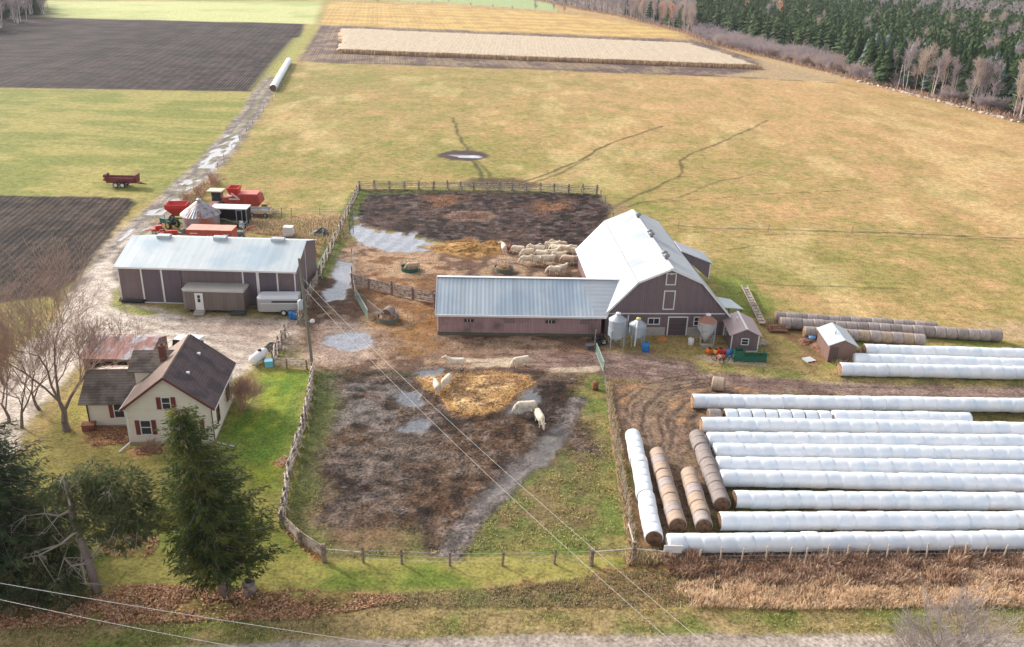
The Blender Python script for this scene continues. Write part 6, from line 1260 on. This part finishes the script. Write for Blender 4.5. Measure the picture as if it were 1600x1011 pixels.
# broken conifer
x, y = G(152, 925); t = thing('broken_conifer', x, y, 0, 'conifer with a snapped leaning trunk and sprawling grey limbs, left of the front spruce', 'broken tree'); o0 = Vector((x, y, 0))
def lp(px, py, dy=0): return ATY(px, py, y+dy)-o0
q = MB(); q.tube([(0, 0, -.1), lp(140, 880), lp(124, 838, .1), lp(112, 800, .2), lp(108, 785, .2)], [.30, .25, .22, .2, .12], 9); q.tube([lp(112, 802, .2), lp(116, 788, .2), lp(114, 778, .2)], [.12, .09, .02], 6); q.build('trunk', m_sbark, t, True)
sg = Seg(); rd_ = random.Random(3)
for pts in ([(110, 797), (92, 806), (70, 802), (40, 806)], [(110, 790), (104, 770), (98, 745)], [(142, 872), (158, 852), (172, 838), (185, 828)], [(118, 815), (150, 808), (185, 812), (215, 822)], [(112, 800), (140, 780), (170, 768)], [(120, 830), (95, 850), (60, 868)], [(128, 850), (128, 880), (134, 912)], [(134, 880), (112, 884), (100, 872)], [(112, 890), (105, 905), (92, 925)], [(66, 868), (60, 890), (52, 905)]):
    P_ = [lp(a_, b_, rd_.uniform(-1.0, 1.0)) for a_, b_ in pts]; r_ = .09
    for i in range(len(P_)-1): sg.add(P_[i], P_[i+1], r_*(1-i*.25), r_*(1-(i+1)*.25))
    for p in P_[1:]:
        for _ in range(4):
            e = p+Vector((rd_.gauss(0, .8), rd_.gauss(0, .6), rd_.gauss(-.15, .5))); sg.add(p, e, .03, .01); [sg.add(e, e+Vector((rd_.gauss(0, .35), rd_.gauss(0, .3), rd_.gauss(-.2, .25))), .012, .006) for _ in range(3)]
sg.mesh('limb', M('dead_grey_limb', rgb(160, 148, 138, 1), .95, .15, 3), t, 5)
rd = np.random.default_rng(8); Cs = []; Ds = []
for px, py, rx, rz, nn, dy in ((118, 755, 1.3, .6, 90, .8), (150, 745, 1.4, .9, 120, .8), (90, 770, 1.4, .7, 110, .6), (135, 800, 1.3, .5, 60, .5), (100, 830, 1.2, .6, 80, .5), (188, 760, 1.9, 1.1, 300, .5), (165, 775, 1.5, 1.0, 170, .3), (205, 800, 1.9, .9, 260, 0), (165, 818, 1.7, .8, 180, 0), (230, 815, 1.3, .9, 120, 0), (190, 840, 1.2, .7, 100, 0), (130, 770, 1.4, .8, 130, .4), (75, 800, 1.5, .7, 110, .8), (55, 845, 2.0, 1.0, 260, .8), (80, 865, 1.5, .8, 150, .8), (35, 885, 2.2, 1.1, 300, 0), (70, 905, 2.0, .8, 250, -.3), (105, 905, 1.1, .5, 70, -.6), (95, 928, 1.6, .4, 110, -.8)):
    c = np.array(lp(px, py, dy)); g_ = rd.normal(0, 1, (nn, 3)); g_ /= np.linalg.norm(g_, axis=1, keepdims=True); r_ = rd.uniform(.35, 1.0, (nn, 1))**.6; p = c+g_*r_*[rx, rx*.8, rz]; p[:, 2] = np.maximum(p[:, 2], .1); Cs.append(p); Ds.append(g_*[1, 1, .3]+[0, 0, -.15])
V, F = sprays(np.concatenate(Cs), np.concatenate(Ds), .40, rd, 6); setpar(npmesh('crown', V, F, M('cedar_foliage', rgb(90, 98, 62, 1), .9, .4, .9, col2=rgb(130, 126, 84, 1), c2scale=.5, c2lo=.45, c2hi=.65, transl=.3)), t)

# ------------------------------------------------------------------ blades: weeds, leaves, corn
def inpoly(x, y, P):
    ins = np.zeros(len(x), bool)
    for i in range(len(P)):
        a = P[i]; b = P[(i+1) % len(P)]; ins ^= ((a[1] > y) != (b[1] > y)) & (x < (b[0]-a[0])*(y-a[1])/(b[1]-a[1]+1e-12)+a[0])
    return ins
def scatter(P, n_, rd):
    P = np.array(P); lo = P.min(0); hi = P.max(0); xs_ = rd.uniform(lo[0], hi[0], n_*3); ys_ = rd.uniform(lo[1], hi[1], n_*3); k = inpoly(xs_, ys_, P); return xs_[k][:n_], ys_[k][:n_]
def blades(name, x, y, h, w, mats, rd, lean=.35, kind_label=None, mi=None, z=0):
    m = len(x); a_ = rd.uniform(0, 2*math.pi, m); u = np.stack([np.cos(a_), np.sin(a_), a_*0], 1)*w[:, None]*.5; b = np.stack([x, y, np.zeros(m)+z], 1); tp = b+np.stack([rd.normal(0, lean, m)*h, rd.normal(0, lean, m)*h, h], 1); md = (b+tp)/2+np.stack([rd.normal(0, .05, m), rd.normal(0, .05, m), h*.1], 1)
    V = np.stack([b-u*.5, b+u*.5, md+u, md-u, tp+u*.3, tp-u*.3], 1).reshape(-1, 3); q = np.arange(m)[:, None]*6; F = np.concatenate([q+[[0, 1, 2, 3]], q+[[3, 2, 4, 5]]], 0)
    o = npmesh(name, V, F, mats, fmi=None if mi is None else np.concatenate([mi, mi])); tag(o, kind='stuff'); return o
rd = np.random.default_rng(77)
mw = [M('brown_weed', rgb(162, 128, 104, 1), .95, .4, 1.2, transl=.35), M('grey_brown_weed', rgb(194, 168, 148, 1), .95, .35, 1.2, transl=.35), M('tan_grass', rgb(222, 192, 158, 1), .95, .2, 1.0, transl=.35), M('pale_straw_grass', rgb(234, 214, 186, 1), .95, .2, 1, transl=.35), M('olive_weed', rgb(142, 144, 86, 1), .95, .3, 1.5, transl=.35)]
P = poly([(1030, 872), (1250, 868), (1700, 866), (1700, 918), (1450, 914), (1250, 918), (1120, 912), (1050, 900)])
x, y = scatter(P, 19000, rd); k = fbm(x, y, 2.2, 5, 3); h = (.15+1.2*fbm(x, y, 1.3, 9, 3)**1.5)*rd.uniform(.6, 1.1, len(x)); mi = np.where(rd.random(len(x)) < k*1.3-.15, 1, 0); mi = np.where(rd.random(len(x)) < .18*(fbm(x, y, 3, 61, 2) > .5), 2, mi)
blades('dry_weeds', x, y, h, rd.uniform(.04, .10, len(x)), mw[:3], rd, .35, mi=mi)
P = poly([(1120, 905), (1250, 906), (1450, 900), (1700, 898), (1700, 950), (1450, 951), (1250, 954), (1060, 950), (1050, 915)])
x, y = scatter(P, 21000, rd); h = (.12+.75*fbm(x, y, 1.1, 19, 4)**1.3)*rd.uniform(.5, 1.15, len(x)); keep = fbm(x, y, 1.8, 15, 4)+rd.normal(0, .08, len(x))+np.clip((x-13)*.06, -.3, .1) > .38; x, y, h = x[keep], y[keep], h[keep]
blades('tan_roadside_grass', x, y, h, rd.uniform(.03, .07, len(x)), [mw[2], mw[3]], rd, .3, mi=(rd.random(len(x)) < .4).astype(int))
P = poly([(880, 905), (1000, 890), (1130, 905), (1130, 945), (1000, 950), (560, 948), (560, 930), (760, 918)])
x, y = scatter(P, 7000, rd); h = (.05+.22*fbm(x, y, 1.6, 29, 3))*rd.uniform(.6, 1.1, len(x))
blades('ditch_grass', x, y, h, rd.uniform(.03, .06, len(x)), [mw[4], mw[1]], rd, .35, mi=(rd.random(len(x)) < .45).astype(int))
for k_, (pts, cnt, hh) in enumerate((([(946, 600), (953, 600), (970, 700), (984, 790), (996, 868), (984, 868), (970, 790), (956, 690)], 3800, .5), ([(436, 345), (545, 338), (545, 372), (505, 385), (440, 370)], 3000, .6), ([(388, 345), (436, 345), (440, 368), (398, 366)], 1200, .5), ([(1340, 548), (1352, 548), (1352, 570), (1322, 574), (1300, 570)], 500, .7), ([(280, 318), (300, 300), (330, 280), (345, 285), (310, 312), (292, 325)], 1500, .9), ([(968, 868), (1040, 868), (1090, 870), (1090, 880), (980, 884)], 900, .45))):
    x, y = scatter(poly(pts), cnt, rd); h = hh*rd.uniform(.4, 1.1, len(x)); blades('dry_weeds', x, y, h, rd.uniform(.04, .09, len(x)), [mw[1], mw[2], mw[4]], rd, .35, mi=rd.integers(0, 3, len(x)))
P = poly([(1260, 829), (1700, 828), (1700, 831), (1260, 833)]); x, y = scatter(P, 900, rd); blades('dry_weeds', x, y, rd.uniform(.2, .7, len(x)), rd.uniform(.03, .06, len(x)), [mw[2], mw[1]], rd, .3, mi=rd.integers(0, 2, len(x)))
# pasture and lawn tufts near the camera
P = poly([(-200, 975), (480, 962), (1040, 950), (1800, 944), (1800, 992), (800, 996), (300, 1008), (-200, 1050)]); x, y = scatter(P, 16000, rd); keep = fbm(x, y, 1.5, 31, 3) > .42; x, y = x[keep], y[keep]
mg = [M('verge_grass', rgb(150, 150, 88, 1), .95, .25, .8, transl=.35), M('dry_verge_grass', rgb(206, 188, 136, 1), .95, .25, .8, transl=.35)]
blades('verge_tufts', x, y, rd.uniform(.06, .2, len(x)), rd.uniform(.03, .06, len(x)), mg, rd, .5, mi=(rd.random(len(x)) < .4).astype(int))
P = poly([(455, 740), (495, 750), (520, 860), (980, 862), (955, 650), (900, 700), (780, 800), (700, 866), (520, 870), (450, 812)])
x, y = scatter(P, 9000, rd); keep = fbm(x, y, 1.5, 33, 3) > .5; x, y = x[keep], y[keep]; blades('paddock_tufts', x, y, rd.uniform(.05, .16, len(x)), rd.uniform(.04, .08, len(x)), mg, rd, .5, mi=(rd.random(len(x)) < .5).astype(int))
# fallen leaves
def leaves(pts, n_, seed, ms):
    rd = np.random.default_rng(seed); x, y = scatter(poly(pts), n_, rd); k = fbm(x, y, 1.2, seed, 4)+rd.normal(0, .07, len(x)) > .46; x, y = x[k], y[k]; m = len(x); u = rd.normal(0, 1, (m, 3))*[1, 1, .35]; u /= np.linalg.norm(u, axis=1, keepdims=True); v = np.cross(u, rd.normal(0, .4, (m, 3))+[0, 0, 1]); v /= np.linalg.norm(v, axis=1, keepdims=True)
    s = rd.uniform(.05, .11, (m, 1)); c = np.stack([x, y, rd.uniform(.05, .1, m)], 1); V = np.stack([c-u*s, c-v*s*.7, c+u*s, c+v*s*.7], 1).reshape(-1, 3); o = npmesh('fallen_leaves', V, np.arange(m*4).reshape(-1, 4), ms, fmi=rd.integers(0, len(ms), m)); tag(o, kind='stuff')
ml = [M('orange_leaf', rgb(192, 138, 98), .9, .2, 1), M('brown_leaf', rgb(146, 104, 76), .9, .2, 1), M('pale_leaf', rgb(214, 174, 140), .9, .2, 1)]
leaves([(-60, 920), (0, 916), (250, 914), (480, 922), (660, 934), (480, 968), (250, 974), (0, 984), (-60, 986)], 22000, 1, ml); leaves([(126, 664), (206, 660), (210, 692), (145, 698)], 2500, 2, ml); leaves([(208, 701), (262, 697), (262, 708), (212, 711)], 700, 3, ml); leaves([(430, 722), (444, 712), (452, 717), (440, 731)], 350, 4, [ml[2]]); leaves([(447, 820), (505, 872), (490, 874), (445, 832)], 700, 5, ml); leaves([(180, 830), (250, 840), (240, 870), (150, 870)], 900, 6, ml)
# straw bits on the bedding pile
x, y = scatter(poly(STRAW), 9000, rd); blades('loose_straw', x, y, rd.uniform(.05, .15, len(x)), rd.uniform(.02, .05, len(x)), [M('straw_gold', rgb(244, 206, 144, 1), .95, .2, 1, transl=.3), M('straw_brown', rgb(190, 144, 96, 1), .95, .2, 1, transl=.3)], rd, 1.2, mi=(rd.random(len(x)) < .35).astype(int), z=.14)
# standing corn
c0, c1, c2, c3 = [np.array(G(*p)) for p in ((530, 83), (1188, 108), (1080, 72), (535, 49))]
nu, nv = 230, 60; U, Vv = np.meshgrid(np.linspace(0, 1, nu), np.linspace(0, 1, nv)); rd = np.random.default_rng(4)
PX = (c0[0]*(1-U)+c1[0]*U)*(1-Vv)+(c3[0]*(1-U)+c2[0]*U)*Vv; PY = (c0[1]*(1-U)+c1[1]*U)*(1-Vv)+(c3[1]*(1-U)+c2[1]*U)*Vv
PZ = 1.25+rd.normal(0, .07, U.shape)+.35*fbm(PX.ravel(), PY.ravel(), 14, 3, 3).reshape(U.shape)*sst(0, .02, np.minimum(U, 1-U)); PX = PX+rd.normal(0, .12, U.shape); PX = PX+(fbm(PY.ravel()*1.0, PX.ravel()*0, 5, 8, 3).reshape(U.shape)-.5)*5*((U > .99)|(U < .01)); PY = PY+rd.normal(0, .2, U.shape)*(Vv > 0)
V = np.stack([PX, PY, PZ], -1).reshape(-1, 3); gi_ = np.arange(nu*nv).reshape(nv, nu); F = np.stack([gi_[:-1, :-1], gi_[:-1, 1:], gi_[1:, 1:], gi_[1:, :-1]], -1).reshape(-1, 4)
ring = np.concatenate([gi_[0, :], gi_[1:, -1], gi_[-1, -2::-1], gi_[-2:0:-1, 0]]); B = V[ring].copy(); B[:, 2] = 0; nb_ = len(V); V = np.concatenate([V, B]); r2 = nb_+np.arange(len(ring)); F2 = np.stack([r2, np.roll(r2, -1), np.roll(ring, -1), ring], -1)
F = np.concatenate([F, F2]); fm = np.concatenate([np.zeros(len(F)-len(F2), int), np.ones(len(F2), int)])
o = npmesh('standing_corn', V, F, [M('ripe_corn_tops', rgb(206, 186, 160), .95, .2, .6, stripe='x', sper=1.5, samt=.05), M('corn_stalks', rgb(184, 150, 118), .95, .3, 2)], fmi=fm); tag(o, kind='stuff')
e = c1-c0; n_ = 6000; u = rd.uniform(0, 1.004, n_); x = c0[0]+e[0]*u+rd.normal(0, .3, n_); y = c0[1]+e[1]*u+rd.normal(-.2, .8, n_); blades('corn_stalk_edge', x, y, rd.uniform(.9, 1.9, n_), rd.uniform(.06, .16, n_), [M('corn_stalks', (0, 0, 0)), mw[2]], rd, .14, mi=rd.integers(0, 2, n_))

# ------------------------------------------------------------------ the woods
rd = np.random.default_rng(12)
def conifer_tpl(seed, tiers=11, nb=9, h=1.0, r=.19):
    rd = np.random.default_rng(seed); V = []; F = []
    def quad(*p): b = len(V); V.extend(p); F.append((b, b+1, b+2, b+3))
    for k in range(5): a = 2*math.pi*k/5; a2 = a+2*math.pi/5; quad((.012*math.cos(a), .012*math.sin(a), 0), (.012*math.cos(a2), .012*math.sin(a2), 0), (.004*math.cos(a2), .004*math.sin(a2), h*.9), (.004*math.cos(a), .004*math.sin(a), h*.9))
    nt_ = len(F)
    for i in range(tiers):
        f = i/tiers; z = h*(.10+.88*f); R_ = r*(1-f)**.85*(.75+.25*min(1, f*5+.2))+.012
        for k in range(nb):
            a = 2*math.pi*(k+rd.uniform(-.3, .3))/nb+i*.7; L_ = R_*rd.uniform(.75, 1.2); w = L_*.42+.008; d = np.array([math.cos(a), math.sin(a), 0]); s = np.array([-d[1], d[0], 0]); zz = z+rd.uniform(-.02, .02)
            quad(np.array([0, 0, zz+.05]), d*L_*.6-s*w+[0, 0, zz-.012], d*L_+[0, 0, zz-.05-L_*.12], d*L_*.6+s*w+[0, 0, zz-.012])
    return np.array(V, float), np.array(F), nt_
def bare_tpl(seed, n1=12, n2=7, r=.26, shape='tree', tw=.005):
    rd = random.Random(seed); sg = Seg()
    if shape == 'tree':
        p = Vector((0, 0, 0)); P_ = [p]
        for i in range(5): p = p+Vector((rd.gauss(0, .012), rd.gauss(0, .012), .185)); P_.append(p)
        for i in range(5): sg.add(P_[i], P_[i+1], .011*(1-i*.17), .011*(1-(i+1)*.17))
        for _ in range(2): b_ = Vector((rd.gauss(0, .07), rd.gauss(0, .07), 0)); sg.add(b_, b_+Vector((rd.gauss(0, .04), rd.gauss(0, .04), rd.uniform(.5, .75))), .008, .004)
        starts = [P_[k_].lerp(P_[k_+1], rd.random()) for k_ in [rd.choice((1, 2, 2, 3, 3, 3, 4, 4, 4)) for _ in range(n1)]]
    else: starts = [Vector((rd.gauss(0, .06), rd.gauss(0, .06), 0)) for _ in range(n1)]
    nt_ = len(sg.a)
    for s in starts:
        a = rd.uniform(0, 6.28); L_ = r*rd.uniform(.5, 1.1)*(1 if shape == 'tree' else 1.6); d = Vector((math.cos(a)*.65, math.sin(a)*.65, rd.uniform(.7, 1.5))).normalized(); e = s+d*L_*(1.15-s.z*.75 if shape == 'tree' else 1); sg.add(s, e, .006, .004)
        for _ in range(n2):
            q = s.lerp(e, rd.uniform(.3, 1)); d2 = (d+Vector((rd.gauss(0, .6), rd.gauss(0, .6), rd.gauss(.1, .4)))).normalized(); e2 = q+d2*L_*rd.uniform(.35, .7); sg.add(q, e2, tw, tw*.5)
            for _ in range(2): q3 = q.lerp(e2, rd.uniform(.4, 1)); sg.add(q3, q3+Vector((rd.gauss(0, .06), rd.gauss(0, .06), rd.gauss(.04, .05))), tw*.8, tw*.4)
    a = np.array(sg.a); b = np.array(sg.b); ra = np.array(sg.ra)[:, None]; rb = np.array(sg.rb)[:, None]; d = b-a; d /= np.linalg.norm(d, axis=1, keepdims=True)
    u = np.cross(d, [.3, .9, .31]); u /= np.linalg.norm(u, axis=1, keepdims=True); w = np.cross(d, u); V = []
    # twigs: two crossed thin blades each
    V = np.stack([a-u*ra, a+u*ra, b+u*rb, b-u*rb, a-w*ra, a+w*ra, b+w*rb, b-w*rb], 1).reshape(-1, 3); m = len(a); q = np.arange(m)[:, None]*8
    F = np.concatenate([q+[[0, 1, 2, 3]], q+[[4, 5, 6, 7]]], 1).reshape(-1, 4); return V, F, nt_*2
m_cf = [M('forest_spruce_needles', rgb(60, 78, 46, 1), .95, .3, .3, col2=rgb(90, 102, 66, 1), c2scale=.12), M('blue_haze_spruce_needles', rgb(110, 126, 114, 1), .95, .25, .3)]  # second needle colour: blue spruces, and bluish haze painted as a tint
m_ftr = M('forest_trunk', rgb(120, 100, 88, 1), .95, .2, 2); m_birch = M('pale_birch_bark', rgb(238, 228, 220, 1), .9, .1, 1)
m_ftw = [M('mauve_grey_twigs', rgb(188, 174, 176, 1), .95, .2, .3, transl=.3), M('brown_grey_twigs', rgb(206, 188, 178, 1), .95, .2, .3, transl=.3), M('orange_twigs', rgb(224, 168, 136, 1), .95, .2, .3, transl=.3)]
CT = [conifer_tpl(s) for s in (1, 2, 3)]; BT = [bare_tpl(s) for s in (4, 5, 6)]; BU = [bare_tpl(s, 16, 6, .42, 'bush', .009) for s in (7, 8)]
fl = np.array([G(*p) for p in FOREST[:-1]]+[G(833, 0)])
def fdist(x, y):
    dm = 1e9
    for i in range(len(fl)-1):
        a = fl[i]; e = fl[i+1]-a; t = min(1, max(0, ((x-a[0])*e[0]+(y-a[1])*e[1])/(e@e))); dm = min(dm, math.hypot(x-a[0]-t*e[0], y-a[1]-t*e[1]))
    return dm
FP = np.array(fw); items = []
seen = set(); tries = 0
xs_ = []; 
def jgrid(step, x0, x1, y0, y1):
    gx = np.arange(x0, x1, step); gy = np.arange(y0, y1, step); a, b = np.meshgrid(gx, gy); a = a.ravel()+rd.uniform(-.42, .42, a.size)*step; b = b.ravel()+rd.uniform(-.42, .42, b.size)*step; return a, b
cand = []
for step, y0, y1 in ((3.8, 180, 420), (4.8, 420, 620), (7.0, 620, 1250)):
    a, b = jgrid(step, -20, 900, y0, y1); k = inpoly(a, b, FP); a, b = a[k], b[k]
    for x_, y_ in zip(a, b):
        px, py = PJ(x_, y_, 0); pt = PJ(x_, y_, 12)
        if px > 1660 or px < 700 or pt[1] > 220 or py < -25: continue
        cand.append((x_, y_, px, py, step))
for x_, y_, px, py, step in cand:
    fd = fdist(x_, y_); r_ = rd.random(); nz_ = vn(np.array([x_]), np.array([y_]), 38, 7)[0]; sp = None
    if fd < 2: continue
    if px < 1085:
        sp = 'con' if (r_ < .05 or (px > 1040 and r_ < .25)) else 'bare'
        if fd < 5 and r_ < .5: sp = 'bush'
    else:
        edge_ = 22 if px < 1330 else 9
        if fd < edge_: sp = 'bush' if (px < 1360 or r_ < .35) else ('con' if r_ > .82 else 'bare')
        elif fd < 165+nz_*60: sp = 'con' if r_ < .975 else 'bare'
        elif fd < 250+nz_*60: sp = 'bare' if r_ < .42 else 'con'
        else: sp = 'con' if nz_ > .3 or r_ < .6 else 'bare'
    if sp == 'bush' and rd.random() < .25: continue
    h = {'con': rd.uniform(10.5, 15.5), 'bare': rd.uniform(10.5, 14.5), 'bush': rd.uniform(3.4, 6.0)}[sp]
    if px < 1085: h *= .85
    items.append((math.hypot(x_, y_), x_, y_, h, sp, px, fd))
items.sort()
def wide(sp, h): return h*{'con': 1.3, 'bare': .8, 'bush': 1.25}[sp]
def tmesh(nm, tpl, mats, k=1.0):
    V, F, nt_ = tpl; fm = np.ones(len(F), int); fm[:nt_] = 0; o = npmesh(nm, V, F, mats, fmi=fm); me = o.data; bpy.data.objects.remove(o); return me
IM = {}
for i in range(3):
    for j in range(2): IM[('con', i, j)] = tmesh('spruce', conifer_tpl(20+i, 15, 11), [m_ftr, m_cf[j]])
    for j in range(3): IM[('bare', i, j)] = tmesh('birch', bare_tpl(30+i, 15, 9, .27, 'tree', .004), [m_birch if i < 2 else m_ftr, m_ftw[j]])
for i in range(2):
    for j in range(2): IM[('bush', i, j)] = tmesh('thicket', bare_tpl(40+i, 22, 8, .42, 'bush', .008), [m_ftw[j], m_ftw[j]])
NM = {'con': ('forest_conifer', 'dark conifer in the front ranks of the forest edge', 'conifer', 'conifers along the forest edge'), 'bare': ('birch_tree', 'pale leafless tree in the front ranks of the forest edge', 'bare tree', 'leafless trees along the forest edge'), 'bush': ('edge_bush', 'mauve-grey leafless bush at the foot of the forest', 'bush', 'leafless bushes along the forest edge')}
blue_ = 'blue-green spruce, partly tinted as haze, in the front ranks of the forest edge'; org_ = 'leafless tree with orange twigs in the front ranks of the forest edge'
cnt = {'con': 0, 'bare': 0, 'bush': 0}; lim = {'con': 260, 'bare': 150, 'bush': 120}; rest = []
for it in items:
    dist, x_, y_, h, sp, px, fd = it
    if cnt[sp] < lim[sp]:
        cnt[sp] += 1; i = rd.integers(0, 2 if sp == 'bush' else 3)
        j = {'con': int(rd.random() < .2), 'bare': 2 if rd.random() < .05 else int(rd.random() < .6), 'bush': int(rd.random() < .35)}[sp]  # share of blue-grey conifers raised to imitate haze
        o = bpy.data.objects.new(NM[sp][0], IM[(sp, i, j)]); C.objects.link(o); o.location = (x_, y_, 0); s = wide(sp, h)*(1.0 if sp != 'bush' else 1.15); o.scale = (s*rd.uniform(.9, 1.25), s*rd.uniform(.9, 1.25), h); o.rotation_euler = (0, 0, rd.uniform(0, 6.28))
        lb = blue_ if (sp == 'con' and j == 1) else org_ if (sp == 'bare' and j == 2) else NM[sp][1]; gp = NM[sp][3]+(', blue ones' if lb == blue_ else ', orange ones' if lb == org_ else '')
        tag(o, lb, NM[sp][2], gp)
    else: rest.append(it)
def merge(name, its, tpls, mats, scl):
    Vs = []; Fs = []; Ms = []; b = 0
    for it in its:
        _, x_, y_, h, sp, px, fd = it; V, F, nt_ = tpls[rd.integers(0, len(tpls))]; a = rd.uniform(0, 6.28); c, s = math.cos(a), math.sin(a); k = h*scl*rd.uniform(.9, 1.25)
        W_ = np.stack([(V[:, 0]*c-V[:, 1]*s)*k+x_, (V[:, 0]*s+V[:, 1]*c)*k+y_, V[:, 2]*h], 1); Vs.append(W_); Fs.append(F+b); b += len(V); m = np.ones(len(F), int); m[:nt_] = 0; Ms.append(m)
    if Vs: tag(npmesh(name, np.concatenate(Vs), np.concatenate(Fs), mats, fmi=np.concatenate(Ms)), kind='stuff')
ct = [conifer_tpl(s, 8, 7, 1, .2) for s in (50, 51, 52)]; bt = [bare_tpl(s, 9, 4, .27, 'tree', .008) for s in (53, 54, 55)]; bu = [bare_tpl(s, 10, 4, .42, 'bush', .014) for s in (56, 57)]
merge('far_conifer_forest', [i for i in rest if i[4] == 'con'], ct, [m_ftr, m_cf[0]], 1.3); merge('far_bare_forest', [i for i in rest if i[4] == 'bare' and i[5] > 1085], bt, [m_birch, m_ftw[0]], .9); merge('far_bare_forest', [i for i in rest if i[4] == 'bare' and i[5] <= 1085], bt, [m_birch, m_ftw[0]], 1.1); merge('far_thicket', [i for i in rest if i[4] == 'bush'], bu, [m_ftw[0], m_ftw[0]], 1.3)
# undergrowth right at the edge: red-brown brambles
ed = []
for i in range(len(fl)-1):
    a, b = fl[i], fl[i+1]; L_ = math.hypot(*(b-a)); n_ = int(L_*9); u = rd.uniform(0, 1, n_); nn_ = np.array([-(b-a)[1], (b-a)[0]])/L_; s = rd.normal(0, 1.6, n_); ed.append(np.stack([a[0]+(b-a)[0]*u+nn_[0]*s, a[1]+(b-a)[1]*u+nn_[1]*s], 1))
ed = np.concatenate(ed); blades('edge_brambles', ed[:, 0], ed[:, 1], rd.uniform(.4, 2.0, len(ed)), rd.uniform(.06, .18, len(ed)), [mw[0], mw[1], m_ftw[2]], rd, .3, mi=rd.choice(3, len(ed), p=[.45, .4, .15]))
# stones along the forest edge
st = MB(); st.lathe([(.3, 0), (.55, .15), (.6, .35), (.4, .55), (.1, .62)], 8); rk = st.build('field_stone', M('pale_field_stone', rgb(214, 202, 192), .9, .15, 3)); tag(rk, 'pale field stone in the stone row along the forest edge', 'stone', 'field stones along the forest edge')
first = True
for k in range(90):
    u = rd.random(); i = 0 if u < .42 else 1 if u < .9 else 2; a, b = fl[i], fl[i+1]; p = a+(b-a)*rd.random(); nn_ = np.array([(b-a)[1], -(b-a)[0]]); nn_ = nn_/np.linalg.norm(nn_); nn_ = nn_ if nn_[1] < 0 else -nn_; p = p+nn_*rd.uniform(.8, 2.2)
    o = rk if first else rk.copy()
    if not first: C.objects.link(o)
    first = False; o.location = (p[0], p[1], -.05); o.rotation_euler = (rd.uniform(-.3, .3), rd.uniform(-.3, .3), rd.uniform(0, 6)); o.scale = (rd.uniform(.5, 1.4), rd.uniform(.5, 1.2), rd.uniform(.5, 1.1))
# scattered trees far away
for px, py, h in ((568, 3, 8), (622, 6, 6), (649, 8, 9), (700, 11, 10), (836, 18, 7), (864, 20, 6), (881, 21, 6), (590, 6, 3), (735, 12, 3), (770, 14, 3), (800, 16, 3), (675, 9, 3), (540, 4, 4)):
    x_, y_ = G(px, py); o = bpy.data.objects.new('field_tree', IM[('bare', int(px) % 3, 0)]); C.objects.link(o); o.location = (x_, y_, 0); o.scale = (h*1.25, h*1.25, h); tag(o, 'small leafless tree in the far fence line at the top', 'bare tree', 'leafless trees of the far fence line')
wp = poly([(-60, 58), (0, 44), (62, 30), (78, 20), (60, 6), (-60, 6)]); x, y = scatter(wp, 150, rd)
for x_, y_ in zip(x, y):
    h = rd.uniform(9, 14); ev = rd.random() < .25; o = bpy.data.objects.new('woodlot_conifer' if ev else 'woodlot_tree', IM[('con' if ev else 'bare', int(rd.integers(0, 3)), 0)]); C.objects.link(o); o.location = (x_, y_, 0); o.scale = (h*1.2, h*1.2, h); o.rotation_euler = (0, 0, rd.uniform(0, 6))
    tag(o, 'dark conifer in the small wood at the top left' if ev else 'grey leafless tree in the small wood at the top left', 'conifer' if ev else 'bare tree', 'conifers of the top left wood' if ev else 'leafless trees of the top left wood')

# ------------------------------------------------------------------ thin autumn haze over the farm
q = MB(); q.box(-1600, -60, -1.2, 2700, 3300, 46); hz = q.build('haze', []); tag(hz, kind='stuff')
hm = bpy.data.materials.new('haze_air'); hm.use_nodes = True; n = hm.node_tree.nodes; n.remove(n['Principled BSDF']); v = n.new('ShaderNodeVolumePrincipled'); v.inputs['Density'].default_value = .00009; v.inputs['Color'].default_value = (.86, .92, 1, 1); v.inputs['Anisotropy'].default_value = .2
hm.node_tree.links.new(v.outputs[0], n['Material Output'].inputs['Volume']); hz.data.materials.append(hm)
